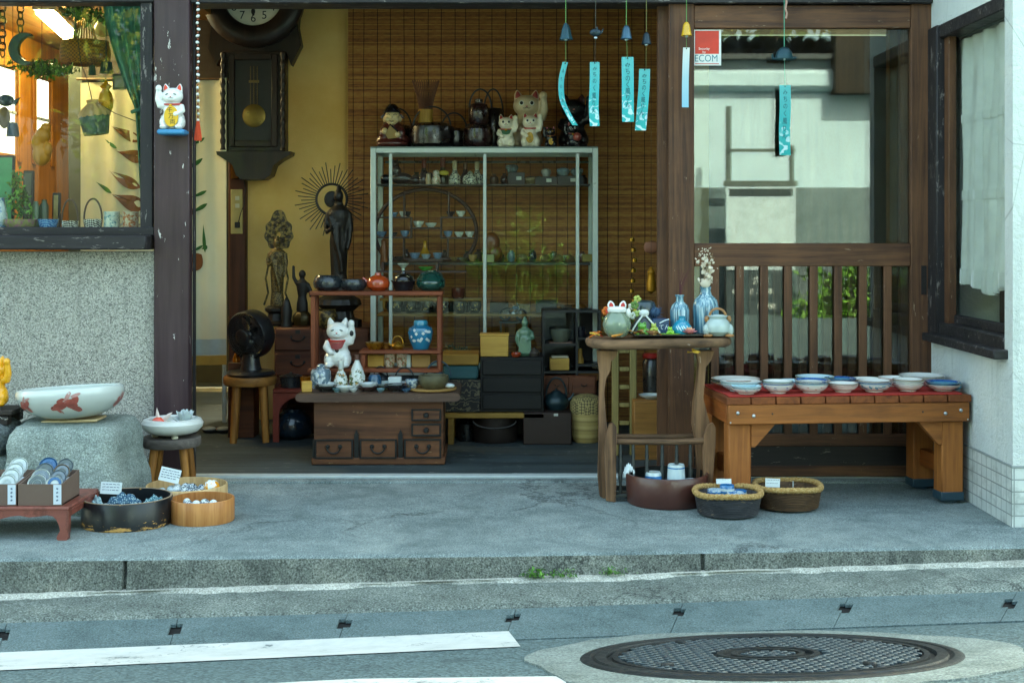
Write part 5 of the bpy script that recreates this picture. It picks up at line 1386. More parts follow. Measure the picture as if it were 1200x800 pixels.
skin('body', FROG, M('a3b04a', .3, coat=.4), t, (0, 0, 8 * k), k); mb = MB(M('8a6b3a', .8)); mb.lathe([(0, 0), (9 * k, 0), (10 * k, 5 * k), (6 * k, 9 * k), (0, 9 * k)], seg=16, wob=.1); mb.build('base', t)
# leaves
def leaves(label, loc, cols, n, w, k, seed):
    rnd = random.Random(seed); mb = MB(cols[0])
    for i in range(n):
        x = rnd.uniform(-w, w) * k; T = Matrix.Translation((x, rnd.uniform(-4, 4) * k, (1.5 + rnd.random() * 3) * k)) @ Euler((rnd.uniform(-.4, .4), rnd.uniform(-.4, .4), rnd.uniform(0, 6))).to_matrix().to_4x4()
        l = rnd.uniform(5, 8) * k
        mb.grid(lambda u, v: Vector(((u - .5) * 2 * l, (v - .5) * l * .9 * math.sin(PI * min(1, u * .98 + .02)) ** .7, l * .25 * math.sin(u * 5) * (1 - 2 * abs(v - .5)))), 8, 4, rnd.choice(cols), thick=(0, 0, .0006), mx=T)
    return solo('autumn_leaves', mb, label, 'leaves', loc, sharp=70)
leaves('crinkled brown and ochre dry leaves along the tray front', on2(758, -.056), [M('8a5a28', .8), M('a8792f', .8), M('6d4526', .8)], 9, 19, S(YT2 - .05), 3)
leaves('orange-red maple leaf with yellow stem at the table left end', on(700, -.02), [M('b8452a', .7), M('c9702c', .7)], 4, 5, S(YT2), 9)
mb = MB(M('c3a63c', .7)); kk = S(YT2); mb.tube([(-8 * kk, 0, 4 * kk), (-2 * kk, 0, 3 * kk), (4 * kk, 0, 1.5 * kk)], 1.0 * kk); solo('leaf_stem', mb, 'yellow leaf stem poking over the table left end', 'leaf', on(699, -.03))
leaves('yellow leaf tucked under the table top at the right leg', (wx(812, -.38), -.445, ZT - .05), [M('b98f2a', .7)], 3, 3, S(YT2), 12)
# flowers behind
def posy(name, label, px, dy, py, cols, n, r, rr, seed, cat='flowers'):
    Y = YT2 + dy; k = S(Y); rnd = random.Random(seed); mb = MB(cols[0]); z = wz(py, Y); st_ = M('4a6a35', .7)
    for i in range(n):
        x, y, zz = rnd.gauss(0, r * .5) * k, rnd.gauss(0, r * .4) * k, rnd.gauss(0, r * .4) * k
        q = rr * rnd.uniform(.6, 1.2) * k
        m = rnd.choice(cols)
        for j in range(5):
            a = j * 1.256; mb.ell((x + math.cos(a) * q * .6, y - q * .2, zz + math.sin(a) * q * .6), (q * .5, q * .3, q * .5), m, seg=7, rings=5)
        if i % 3 == 0: mb.tube([(x, y, zz), (x * .3, y * .3, Zt - z + .001)], .0009, st_, 4)
    return solo(name, mb, label, cat, (wx(px, Y), Y, z))
posy('artificial_flowers', 'yellow and white artificial flowers behind the glass fish bowl', 744, .08, 361, [M('c9a83a', .7), M('d9d2bf', .7), M('a9b45a', .7), M('5a7a3a', .7)], 18, 13, 4, 4)
posy('artificial_flowers', 'small bright orange flowers left of the glass fish bowl', 713, .05, 364, [M('d9742a', .7), M('c9452a', .7)], 6, 5, 4, 8)
posy('artificial_flowers', 'white and pale green blossom beside the dark cloak', 748, .03, 368, [M('d3d8c4', .7), M('a8bf6a', .7)], 7, 7, 4, 15)
Y = YT2 + .05; k = S(Y); mb = MB(M('2f4a66', .8, 0, .3, 60)); rnd = random.Random(2)
for i in range(120):
    a, b = rnd.uniform(0, 6.28), rnd.uniform(-1, 1); q = math.sqrt(1 - b * b); d = Vector((q * math.cos(a), q * math.sin(a), b)); mb.tube([d * 2 * k, d * rnd.uniform(7, 11) * k], [.0011, .0004], seg=4)
mb.ell((0, 0, 0), (6 * k, 6 * k, 6 * k)); mb.tube([(0, 0, -5 * k), (-2 * k, 0, Zt - wz(366, Y))], .001)
solo('thistle_flower', mb, 'spiky dark blue thistle flower above the small blue box', 'flower', (wx(768, Y), Y, wz(366, Y)))
Y = YT2 + .09; mb = MB(M('2c3d44', .3, 0, .3, coat=.4)); k = S(Y)
mb.lathe([(0, 0), (9 * k, 0), (11 * k, 14 * k), (14 * k, 30 * k), (11 * k, 37 * k), (7 * k, 39 * k), (0, 39 * k)], seg=28); solo('dark_jar', mb, 'dark glazed lidded jar behind the thistle on the table', 'jar', (wx(756, Y), Y, Zt))
# =================================================================== wind chimes and tanzaku strips
def tanz_mat(name, top, bot, wave=True):
    m = NT(name); v = m.coord(kind='Generated'); z = m.sep(v)[2]
    col = m.ramp(z, [(0, srgb(bot)), (.5, srgb('3fa9ab') if wave else srgb('a3c3cc')), (1, srgb(top))])
    if wave:
        n = m.noise(m.coord(), 34, 3, .5, dist=1.5); f = m.math('MULTIPLY', m.ramp(n, [(.56, 0.), (.6, .75)]), m.ramp(z, [(.08, 1.), (.42, .6), (.5, 0.)]))
        col = m.mix(f, col, srgb('cfe3e6'))
    m.prin(col, .7); return m.mat
m_tz = tanz_mat('teal_paper', '5fb4b6', '1f9c98'); m_tzw = tanz_mat('white_blue_paper', 'dcdedb', '7fb0c4', False)
def strip(name, label, pts, wpx, Y, mat, txt='みちのく風りん', yaw=0, group='paper strips hung from the wind chimes'):
    """paper strip through photo points (px, py), top first"""
    k = S(Y); P0 = W(pts[0][0], pts[0][1], Y)
    C = [W(px, py, Y) - P0 for px, py in pts]
    def at(t):
        x = t * (len(C) - 1); i = min(int(x), len(C) - 2); f = x - i
        p0, p1, p2, p3 = C[max(i - 1, 0)], C[i], C[i + 1], C[min(i + 2, len(C) - 1)]
        return .5 * ((2 * p1) + (p2 - p0) * f + (2 * p0 - 5 * p1 + 4 * p2 - p3) * f * f + (3 * p1 - p0 - 3 * p2 + p3) * f ** 3)
    bow = lambda t: (.012 if Y < -.03 else .004) * math.sin(t * 3.4)
    t = thing(name, label, 'paper strip', P0, 0, group)
    ca, sa = math.cos(yaw), math.sin(yaw)
    def fn(u, v):
        p = at(v); x = (u - .5) * wpx * k
        return Vector((p.x + x * ca, bow(v) + x * sa, p.z))
    mb = MB(mat); mb.grid(fn, 4, 30, thick=(0, .0008, 0)); mb.build('paper', t, sharp=80)
    if txt:
        mb = MB(M('1e4a55', .7)); L = (C[0] - C[-1]).length
        n = len(txt); sz = wpx * k * .56
        for i, ch in enumerate(txt):
            v = .14 + .58 * i / (n - 1)
            def tf(x, y, v=v):
                p = at(min(1, max(0, v - y / L))); return Vector((p.x + x * ca * .8, bow(v) - .0007 + x * sa * .8 - .0004, p.z))
            mb.text(ch, sz, tf)
        mb.build('lettering', t, recalc=False)
    mb = MB(m_ink); mb.ell((0, -.0006, at(.03).z), (.0025, .001, .0025), seg=8); mb.build('hole', t)
    return t
YC = -.06
m_tb = M('183c44', .35, .35, .3, 30); m_dkb = M('23333a', .4, .5, .3, 30); m_ggr = M('5a8a4a', .7)
def bell(label, px, py0, py1, wpx, Y, mat, ytop, ystrip, cord=m_ggr, kind='bell', pxs=None, group='wind chimes under the eave'):
    k = S(Y); t = thing('wind_chime', label, 'wind chime', W(px, py1, Y), 0, group)
    h = (py1 - py0) * k; r = wpx / 2 * k
    mb = MB(mat)
    if kind == 'bell': mb.lathe([(r, 0), (r * .88, h * .12), (r * .74, h * .45), (r * .6, h * .78), (r * .3, h * .96), (r * .12, h), (0, h), (0, h * .9), (r * .5, h * .7), (r * .8, h * .1), (r * .92, -.001)], seg=28)
    elif kind == 'flower': mb.lathe([(r, -h * .05), (r * .8, h * .2), (r * .65, h * .55), (r * .4, h * .85), (r * .12, h), (0, h), (0, h * .9), (r * .4, h * .6), (r * .75, h * .1)], seg=40, flute=.08, nfl=5)
    elif kind == 'fish':
        mb.ell((0, 0, h * .5), (r * .78, r * .35, h * .42)); mb.prism([(r * .6, h * .55), (r * 1.05, h), (r * .9, h * .45), (r * .6, h * .4)], .005); mb.prism([(-r * .1, h * .8), (r * .2, h * 1.2), (r * .35, h * .75)], .004)
    else:
        mb.lathe([(r * .75, 0), (r * .72, h * .25), (r * .6, h * .62), (r * .35, h * .88), (0, h), (0, h * .9), (r * .5, h * .55), (r * .68, 0)], seg=30, sy=.6)
        mb.tube([(-r, 0, h * .4), (-r * .96, 0, .0), (-r * .6, 0, -h * .02), (r * .6, 0, -h * .02), (r * .9, 0, h * .06), (r * 1.02, 0, h * .14)], [.004, .006, .006, .006, .005, .002], seg=8)
    mb.build('bell', t, sharp=50)
    mb = MB(cord); x2 = (pxs or px) ; mb.tube([(0, 0, h * .95), (0, .0, wz(ytop, Y) - wz(py1, Y))], .0014, seg=6)
    mb.tube([(0, 0, h * .8), (wx(x2, Y) - wx(px, Y), 0, wz(ystrip, Y) - wz(py1, Y))], .0008, seg=5); mb.build('cord', t)
    mb = MB(M('b9c9cf', .3, .5)); mb.ell((0, 0, -.002), (.007, .007, .005), seg=10); mb.build('clapper', t)
    return t
bell('teal iron bell chime leftmost under the lintel', 663, 27, 46, 16, YC, m_tb, -30, 74, pxs=663, kind='flower')
strip('paper_strip', 'teal paper strip curling sideways, under the leftmost chime', [(662.5, 73), (658, 94), (659, 116), (666, 133), (674, 147)], 7.5, YC, m_tz, yaw=.5)
bell('dark iron fish-shaped chime second from left', 698, 33, 44, 18, YC, m_dkb, -30, 74, M('3a3a32', .8), 'fish', 697)
strip('paper_strip', 'teal paper strip slightly bent, under the fish-shaped chime', [(697, 73), (697, 95), (696, 125), (697, 148)], 11.5, YC, m_tz, yaw=.1)
bell('blue-grey bell chime with longest green cord, third from left', 734, 30, 46, 14, YC - .02, M('38586a', .35, .4, .3, 30), -30, 68, pxs=735)
strip('paper_strip', 'broad straight teal paper strip, highest of the hanging strips', [(735.5, 67), (736, 92), (736, 118), (736, 143)], 14, YC - .02, m_tz)
bell('dark grey bell chime beside the door edge', 757.5, 38, 52, 12, YC, m_dkb, -30, 82, M('6a6a3a', .8), pxs=757)
strip('paper_strip', 'teal paper strip hanging lowest and leaning left beside the door', [(755.5, 81), (755, 103), (753, 128), (750.5, 153)], 13, YC, m_tz)
bell('small yellow bell chime on the door stile', 804.5, 26, 42, 13, YC, M('cf9f22', .35, 0, .1, coat=.3), -30, 57)
strip('paper_strip', 'narrow paper strip fading white to blue under the yellow bell', [(804.5, 56), (804, 80), (803.5, 105), (803, 126)], 8, YC, m_tzw, '', .1)
bell('teal boat-shaped chime hanging before the door glass', 919, 55, 69, 28, -.022, m_tb, -30, 101, M('5aa58a', .7), 'boat', 920)
strip('paper_strip', 'teal paper strip in front of the door glass, under the boat chime', [(920, 100), (920.5, 125), (919.5, 155), (920, 182)], 13, -.016, m_tz)
mb = MB(M('b08a7a', .7)); mb.tube([(0, 0, .0), (.004, 0, .02), (-.003, -.004, .035), (.002, 0, .06), (0, 0, .13)], .004); solo('pink_ribbon', mb, 'knotted dusty pink ribbon holding the boat-shaped chime cord', 'ribbon', W(921, 22, -.03))
# bead string with tassel
Y = -.03; t = thing('bead_string', 'hanging string of white and red beads ending in orange tassel', 'bead string', W(232, 165, Y)); k = S(Y)
rnd = random.Random(3); mw_, mr_ = M('d5d8d6', .4), M('8a4a36', .5)
mb = MB(M('3a2a22', .8)); mb.tube([(0, 0, 18 * k), (0, 0, 200 * k)], .0007, seg=5); mb.build('thread', t)
mb = MB(mw_)
for i in range(22):
    z = (24 + i * 7.6) * k; r = 1.8 * k; mb.ell((rnd.gauss(0, .4) * k, 0, z), (r * rnd.uniform(.9, 1.4), r, r * rnd.uniform(.8, 1.1)), seg=8, rings=6, rot=(0, rnd.uniform(-.6, .6), 0))
mb.build('white_beads', t)
mb = MB(mr_)
for i in range(22): mb.ell((0, 0, (27.8 + i * 7.6) * k), (1.1 * k, 1.1 * k, 1.3 * k), seg=8, rings=5)
mb.build('red_beads', t)
mb = MB(M('c2401c', .8, 0, .2, 200, .5, 400)); mb.lathe([(0, 26 * k), (1.6 * k, 25 * k), (2 * k, 20 * k), (3 * k, 14 * k), (4.2 * k, 4 * k), (4 * k, 0), (0, 1 * k)], seg=24, flute=.08, nfl=12, sy=.7); mb.build('tassel', t)
# security sticker on the door glass
Yq = .02; t = thing('security_sticker', 'square red and white security sticker inside the door glass corner', 'sticker', W(829, 77, Yq))
k = S(Yq); mb = MB(M('d9d9d4', .5)); mb.box((0, 0, 21 * k), (32 * k, .001, 42 * k)); mb.build('white_field', t)
mb = MB(M('c8321c', .5)); mb.box((-.5 * k, -.0008, 27 * k), (28 * k, .0008, 27 * k)); mb.build('red_field', t)
mb = MB(M('c8321c', .5)); mb.box((-.5 * k, -.0008, 2 * k), (28 * k, .0008, .8 * k)); mb.build('red_line', t)
mb = MB(M('2f7580', .5)); mb.text('ECOM', 11.5 * k, lambda x, y: Vector((-1.5 * k + x * .86, -.0009, 8 * k + y))); mb.build('lettering', t, recalc=False)
mb = MB(M('e2e2dc', .5)); mb.text('Security', 4 * k, lambda x, y: Vector((-4 * k + x, -.0016, 19.5 * k + y))); mb.text('by', 4 * k, lambda x, y: Vector((-4 * k + x, -.0016, 15.6 * k + y))); mb.build('small_lettering', t, recalc=False)
# lace curtain in the side window
def lace(name='lace_cloth', col=(.86, .88, .87), op=.84):
    m = NT(name); v = m.coord(); 
    tr = m.n('ShaderNodeBsdfTransparent'); df = m.n('ShaderNodeBsdfDiffuse'); df.inputs[0].default_value = (*col, 1)
    tl = m.n('ShaderNodeBsdfTranslucent'); tl.inputs[0].default_value = (*col, 1)
    a = m.n('ShaderNodeMixShader'); a.inputs[0].default_value = .3; m.l(df.outputs[0], a.inputs[1]); m.l(tl.outputs[0], a.inputs[2])
    n = m.noise(v, 8, 4); f = m.ramp(n, [(.3, op - .12), (.7, op + .12)])
    mx = m.n('ShaderNodeMixShader'); m.l(f, mx.inputs[0]); m.l(tr.outputs[0], mx.inputs[1]); m.l(a.outputs[0], mx.inputs[2]); m.l(mx.outputs[0], m.out.inputs[0]); return m.mat
m_lace = lace()
mb = MB(m_lace); XC = RX + .075
zc0, zc1 = .73, 1.64
def cf(u, v):
    y = -.76 + .655 * u; z = zc0 + (zc1 - zc0) * v; wv = .011 * math.sin(u * 31 + 1.2 * math.sin(v * 3) + math.sin(u * 9)) + .007 * math.sin(u * 57 + v * 4) + .006 * mnoise.noise(Vector((u * 9, v * 3, 0)))
    return Vector((XC + wv * (1.1 - .3 * v), y + .02 * (1 - v) * math.sin(u * 5), z + (.015 * math.sin(u * 9) if v < .02 else 0)))
mb.grid(cf, 90, 30, thick=(.001, 0, 0)); lc = solo('lace_curtain', mb, 'sheer white lace curtain with ruffled hem in the side window', 'curtain', sharp=80)
mb = MB(lace('lace_band', (.8, .82, .81), .85))
for z0, z1 in ((.735, .80), (1.05, 1.085), (1.33, 1.36)):
    mb.grid(lambda u, v: cf(u, ((z0 + (z1 - z0) * v) - zc0) / (zc1 - zc0)) + Vector((-.004, 0, 0)), 90, 3, thick=(.001, 0, 0))
mb.build('lace_band', lc, sharp=80)
mb = MB(M('8a8d8a', .5)); mb.box((XC, -.45, 1.655), (.012, .72, .012)); mb.build('curtain_rod', lc)
mb = MB(M('9a9d98', .7)); mb.box((RX + .10, -.62, .66), (.02, .14, .1), rot=(0, 0, .3), bev=.003); solo('papers', mb, 'pale folded papers on the side window ledge below the curtain', 'paper')
# =================================================================== writing chest in the doorway
m_ch = wood('chest_wood', '3e2416', '74492e', 'X', 12, .5, .1, '8a6a4c', coat=.1); m_chd = M('232424', .45, .5, .25, 30); m_chtop = wood('chest_top_wood', '35261f', '5d463a', 'X', 12, .45, .1, '7d685a', coat=.15)
Yd = .315; k = S(Yd)
ZD = .289
ck = thing('writing_chest', 'low antique writing chest with five drawers and iron fittings in the doorway', 'chest', (wx(443.5, Yd), Yd, 0), R(1.2))
hw = 76.5 * k; dd = .34
def cx(px): return (px - 443.5) * k
def czz(py): return CZ - (py - YH) * k
mb = MB(m_ch); mb.box((0, dd / 2 + .006, (ZD - .03 + .03) / 2), (2 * hw - .006, dd - .01, ZD - .03 - .03)); mb.box((0, dd / 2 + .001, .016), (2 * hw + .012, dd + .01, .03), bev=.004); mb.build('carcass', ck)
mb = MB(m_chtop); tp = 96 * k
mb.prism([(-tp, ZD - .016), (-tp + .004, ZD - .026), (-tp + .02, ZD - .033), (tp - .02, ZD - .033), (tp - .004, ZD - .026), (tp, ZD - .016), (tp - .003, ZD - .005), (tp - .012, ZD), (-tp + .012, ZD), (-tp + .003, ZD - .005)], dd + .06, y=dd / 2); mb.build('top_board', ck)
def drawer(xa, xb, ya, yb, pull):
    d = MB(m_ch); xm, zm = (cx(xa) + cx(xb)) / 2, (czz(ya) + czz(yb)) / 2; w, h = cx(xb) - cx(xa), czz(ya) - czz(yb)
    d.box((xm, .002, zm), (w - .004, .012, h - .004), bev=.002); o = d.build('drawer', ck)
    b = MB(m_chd); t_ = .007
    for zz in (h / 2 - t_ / 2, -h / 2 + t_ / 2): b.box((xm, -.0055, zm + zz), (w, .005, t_), bev=.001)
    for xx in (w / 2 - t_ / 2, -w / 2 + t_ / 2): b.box((xm + xx, -.0055, zm), (t_, .005, h - 2 * t_), bev=.001)
    b.build('iron_edge', o)
    b = MB(m_chd)
    if pull == 'knob': b.lathe([(0, 0), (.010, 0), (.006, .006), (.011, .012), (.008, .018), (0, .019)], c=(xm, -.004, zm), rot=(R(90), 0, 0), seg=16); b.build('knob', o)
    else:
        for e in (-1, 1): b.lathe([(0, 0), (.009, 0), (.007, .006), (0, .008)], c=(xm + e * .025, -.004, zm + .009), rot=(R(90), 0, 0), seg=14)
        b.tube([(xm + .027 * math.cos(R(a)), -.014, zm + .009 + .026 * math.sin(R(a))) for a in range(170, 371, 12)], .0032, seg=8); b.build('handle', o)
for xa, xb in ((369, 414), (421.5, 465), (473.5, 517)): drawer(xa, xb, 514, 537, 'ring')
for ya, yb in ((479, 493), (496, 511)): drawer(482, 517, ya, yb, 'knob')
mb = MB(m_chd)
for px in (417.8, 469.3): mb.prism([(cx(px - 2.6), czz(537)), (cx(px + 2.6), czz(537)), (cx(px + 2.6), czz(509)), (cx(px), czz(503)), (cx(px - 2.6), czz(509))], .004, y=0.0)
mb.box((cx(367.6), .0, czz(526)), (.008, .006, .08), bev=.001); mb.build('iron_strap', ck)
# things on the chest
def onc(px, dy): Y = Yd + dy; return wx(px, Y), Y
def cpot(name, label, cat, px, dy, prof, mat, z=ZD + .0006, group=None, **kw):
    return pot(name, label, cat, px, Yd + dy, z, prof, mat, group, **kw)
m_bwjar = marble('blue_white_jar', '5a6f7d', 'b3bcbf', 26)
cpot('jar', 'squat blue and white landscape jar at chest left', 'jar', 376, .16, [(0, 0), (11, 0), (12, 3), (12, 19), (10, 22), (5, 23.5), (5, 26), (3, 28), (0, 28.5)], m_bwjar)
m_sake = NT('gold_flower_porcelain')
def sake():
    m = m_sake; v = m.coord(); n = m.noise(v, 60, 3, .6); z = m.sep(v)[2]
    f = m.math('MULTIPLY', m.ramp(n, [(.5, 0.), (.54, 1.)]), m.ramp(z, [(.02, 1.), (.075, 1.), (.085, 0.)]))
    c = m.ramp(m.noise(v, 120, 2), [(.45, srgb('b98a3a')), (.5, srgb('8a5a2a')), (.56, srgb('5a6a4a'))])
    m.prin(m.mix(f, srgb('cdd0cb'), c), .2, coat=.4); return m.mat
m_sake = sake()
cpot('sake_bottle', 'small white sake bottle with gold flowers and tall brown stopper', 'bottle', 399.5, .14, [(0, 0), (8.5, 0), (9, 3), (8.5, 10), (5.5, 18), (3, 21), (3, 26), (3.6, 27), (3.2, 33), (0, 34)], m_sake)
cpot('sake_bottle', 'larger white sake bottle with gold leaf picture and brown cap', 'bottle', 418.5, .15, [(0, 0), (9, 0), (9.6, 3), (9.6, 14), (6, 25), (3, 31), (2.6, 33), (0, 33.5)], m_sake)
mb = MB(M('5a3a30', .5)); mb.lathe([(0, 0), (2.8 * k, 0), (2.6 * k, 6 * k), (0, 6.5 * k)], seg=16); solo('bottle_cap', mb, 'small brown cap on the larger sake bottle', 'cap', (*onc(418.5, .15), ZD + 33.6 * S(Yd + .15)))
cpot('sake_bottle', 'short dark blue glazed bottle behind the dishes', 'bottle', 439, .19, [(0, 0), (8, 0), (8.4, 3), (8.4, 11), (6, 15), (0, 16)], M('1f4864', .2, 0, .3, 40, coat=.5))
mb = MB(wood('yellow_box_wood', 'a67a34', 'd0a655', 'X', 14, .6)); mb.box((0, 0, 6 * k), (12 * k, 11 * k, 12 * k), bev=.002); solo('wooden_cube_box', mb, 'tiny yellow wooden cube box at the left front corner of chest', 'box', (*onc(359.5, .04), ZD + .0006), rot=(0, 0, .2))
dk, wh, tl_, bl = M('2b2a28', .3, 0, .2, coat=.4), M('bfc6c5', .2, 0, .06, coat=.5), M('5f7f86', .25, 0, .2, 30, coat=.4), M('3b5a75', .25, 0, .25, 30, coat=.4)
def dish(label, px, dy, r, h, mat, z=0, name='small_dish', cat='dish'):
    Y = Yd + dy; kk = S(Y); mb = MB(mat); mb.lathe(bowlp(r * kk, h * kk, .5, .1), seg=32)
    return solo(name, mb, label, cat, (wx(px, Y), Y, ZD + .0006 + z), 'small dishes on the writing chest')
dish('black-brown shallow dish leftmost on the chest front', 381, .05, 13, 7, dk); dish('white dish resting behind the black-brown dish', 383, .10, 12, 8, wh)
dish('pale leaf-blue dish second along the chest front', 404, .045, 11, 6, wh); dish('tiny teal cup between the front dishes', 395, .03, 6, 5, tl_); dish('tiny pale cup in front of the sake bottles', 414, .03, 5, 4, wh)
dish('dark brown shallow dish third along the chest front', 430, .05, 12, 6, M('3a2a26', .3, 0, .2, coat=.4)); dish('pale dish behind the dark brown dish', 432, .10, 11, 8, wh); dish('tiny grey-blue cup right of the dark brown dish', 446, .03, 5, 4, tl_)
dish('deep black bowl at the middle of the chest front', 465, .055, 15, 8, M('1b1d20', .25, 0, .2, coat=.5)); dish('tiny blue cup right of the black bowl', 476, .03, 6, 4, bl)
dish('wide pale celadon dish behind the black bowl', 458, .15, 22, 7, M('aebbb9', .2, coat=.5))
mb = MB(wh); mb.box((0, 0, .010), (16 * k, 12 * k, 8 * k), bev=.004); solo('small_box', mb, 'small white porcelain box on the celadon dish', 'box', (wx(463, Yd + .15), Yd + .15, ZD + 7.4 * S(Yd + .15)))
dish('blue floral cup beside the brown bowl', 483, .10, 8, 12, M('4a6680', .25, 0, .5, 60, coat=.4, c2='b9c3c4', c2amt=.5))
Y = Yd + .09; kk = S(Y); mb = MB(M('a07a42', .8, 0, .2, 60, .6, 300)); mb.lathe([(0, 0), (27 * kk, 0), (29 * kk, 1.5 * kk), (29 * kk, 3 * kk), (26 * kk, 2.4 * kk), (0, 1.5 * kk)], seg=60, flute=.012, nfl=30); solo('woven_tray', mb, 'round woven straw tray at the right end of the chest', 'tray', (wx(506, Y), Y, ZD + .0006))
mb = MB(M('55503a', .5, 0, .35, 40, .3, 150)); mb.lathe([(0, 0), (12 * kk, 0), (16 * kk, 4 * kk), (18 * kk, 10 * kk), (17.5 * kk, 15 * kk), (16 * kk, 15 * kk), (16 * kk, 10 * kk), (0, 4 * kk)], seg=40); solo('stoneware_bowl', mb, 'olive brown rough stoneware bowl on the woven tray', 'bowl', (wx(508, Y), Y, ZD + .0006 + 2.5 * kk))
mb = MB(wh); mb.ell((0, 0, 3 * kk), (6 * kk, 4 * kk, 3 * kk)); solo('paper_wad', mb, 'small pale wrapped trinket at the right rim of the woven tray', 'trinket', (wx(527, Y), Y - .01, ZD + .0006 + 2.5 * kk))
def kettle(name, label, px, Y, z, r, h, mat, hh, cat='kettle', group=None, spout=-1, hw_=.8):
    kk = S(Y); t = thing(name, label, cat, (wx(px, Y), Y, z), 0, group); r *= kk; h *= kk; hh *= kk
    mb = MB(mat); mb.lathe([(0, 0), (r * .7, 0), (r * .98, h * .3), (r, h * .5), (r * .8, h * .8), (r * .45, h * .95), (r * .42, h), (0, h * 1.02)], seg=32); mb.build('body', t)
    mb = MB(mat); mb.lathe([(0, h * .97), (r * .44, h * .98), (r * .3, h * 1.08), (r * .1, h * 1.12), (r * .12, h * 1.2), (0, h * 1.24)], seg=20); mb.build('lid', t)
    if spout:
        mb = MB(mat); mb.tube([(spout * r * .85, 0, h * .5), (spout * r * 1.2, 0, h * .7), (spout * r * 1.35, 0, h * .95)], [r * .16, r * .11, r * .08]); mb.build('spout', t)
    mb = MB(mat); mb.tube(arc((0, 0, h * .75), r * hw_, hh, 0, 180), r * .055 + .001, seg=8); mb.build('handle', t)
    return t
m_fe = M('1e2427', .5, .4, .3, 40, .3, 200); m_feb = M('243a48', .4, .3, .3, 40, .2, 200)
kettle('iron_kettle', 'dark iron kettle with hoop handle left of centre on the chest', 446, Yd + .27, ZD, 10, 13, m_fe, 12, group='iron kettles on the chest')
kettle('iron_kettle', 'small black iron kettle with splayed handle in the chest middle', 474, Yd + .24, ZD, 11, 10, m_fe, 14, group='iron kettles on the chest', hw_=1.0)
kettle('iron_kettle', 'larger bluish iron kettle with big hoop handle at chest right', 514, Yd + .26, ZD, 13, 15, m_feb, 17, group='iron kettles on the chest', hw_=1.1)
# =================================================================== red rack
Yk = .62; k = S(Yk); m_rk = wood('rack_red_wood', '552616', '87472b', 'X', 20, .45, coat=.1); m_rkz = wood('rack_red_post', '552616', '87472b', 'Z', 20, .45, coat=.1)
zc = ZD
rk = thing('display_rack', 'stepped red-brown wooden display rack behind the writing chest', 'rack', (wx(442, Yk), Yk, zc))
def rx(px): return (px - 442) * k
def rz(py): return wz(py, Yk) - zc
def bar(xa, xb, py, h, nm, d=.13):
    mb = MB(m_rk); mb.box(((rx(xa) + rx(xb)) / 2, 0, rz(py)), (rx(xb) - rx(xa), d, h * k), bev=.003); mb.build(nm, rk)
bar(365, 520, 343, 5, 'top_shelf'); bar(423, 518, 411, 4, 'middle_shelf'); bar(363, 516, 432.5, 4.5, 'bottom_shelf')
for xa, ya in ((369, 346), (515.5, 346), (427, 413.5)):
    for y in (-.05, .05):
        mb = MB(m_rkz); zt = rz(ya); b = 0 if xa != 427 else rz(430.5); mb.box((rx(xa), y, (zt + b) / 2), (5.2 * k, .016, zt - b), bev=.003); mb.build('leg', rk)
def onr(py): return wz(py, Yk)
ZT3, ZM3, ZB3 = rz(340.4) + zc + .0005, rz(409) + zc + .0005, rz(430.2) + zc + .0005
m_bkp = M('23282c', .3, 0, .3, 30, coat=.3)
pot('black_bowl', 'rounded black bowl leftmost on top of the red rack', 'bowl', 384, Yk, ZT3, [(0, 0), (11, 0), (16, 4), (17, 9), (15, 15), (13, 17.5), (11, 17), (13, 13), (0, 6)], m_bkp)
pot('black_bowl', 'flatter black bowl between the round black bowl and orange pot', 'bowl', 414, Yk, ZT3, [(0, 0), (11, 0), (15, 4), (16, 8), (14, 13), (12, 13), (0, 5)], m_bkp)
o = thing('orange_pot', 'round glossy orange lidded teapot on top of the red rack', 'teapot', (wx(443, Yk), Yk, ZT3))
mb = MB(M('a8411c', .18, 0, .12, 20, coat=.6)); mb.lathe([(r * k, h * k) for r, h in [(0, 0), (8, 0), (13, 4), (14, 9), (12, 14), (7, 17), (4, 18), (3.5, 20.5), (0, 21.5)]], seg=36); mb.build('body', o)
mb = MB(M('a8411c', .18, 0, .12, 20, coat=.6)); mb.tube([(-12 * k, 0, 9 * k), (-16 * k, 0, 13 * k), (-18 * k, 0, 15 * k)], [3 * k, 2 * k, 1.5 * k]); mb.build('spout', o)
o = thing('black_lidded_pot', 'black lidded pot with wide flange on the red rack', 'pot', (wx(473, Yk), Yk, ZT3))
mb = MB(M('14171c', .2, 0, .2, coat=.5)); mb.lathe([(r * k, h * k) for r, h in [(0, 0), (10, 0), (11, 2), (13, 9), (15, 11), (15, 12), (12, 12.5), (0, 12.6)]], seg=36); mb.build('body', o)
mb = MB(M('1a1712', .2, 0, .2, coat=.5)); mb.lathe([(r * k, h * k) for r, h in [(0, 12.6), (12, 12.7), (11, 16), (7, 19.5), (3, 20), (2.5, 22), (0, 22.5)]], seg=36)
for i in range(9): mb.ell(((-7 + i * 1.7) * k, -8.5 * k, (16.3 + .8 * math.sin(i * 2)) * k), (1 * k, .6 * k, .5 * k), M('b5a788', .4), seg=7, rings=5)
mb.build('lid', o)
pot('green_jar', 'dark green ribbed glazed jar at right end of the red rack', 'jar', 505, Yk, ZT3, [(0, 0), (11, 0), (16, 4), (17.3, 9), (16.5, 11), (17, 12.5), (13, 18), (13.3, 19), (9, 22), (6, 22), (6, 23.5), (0, 23)], M('173c34', .12, 0, .25, 20, coat=.7))
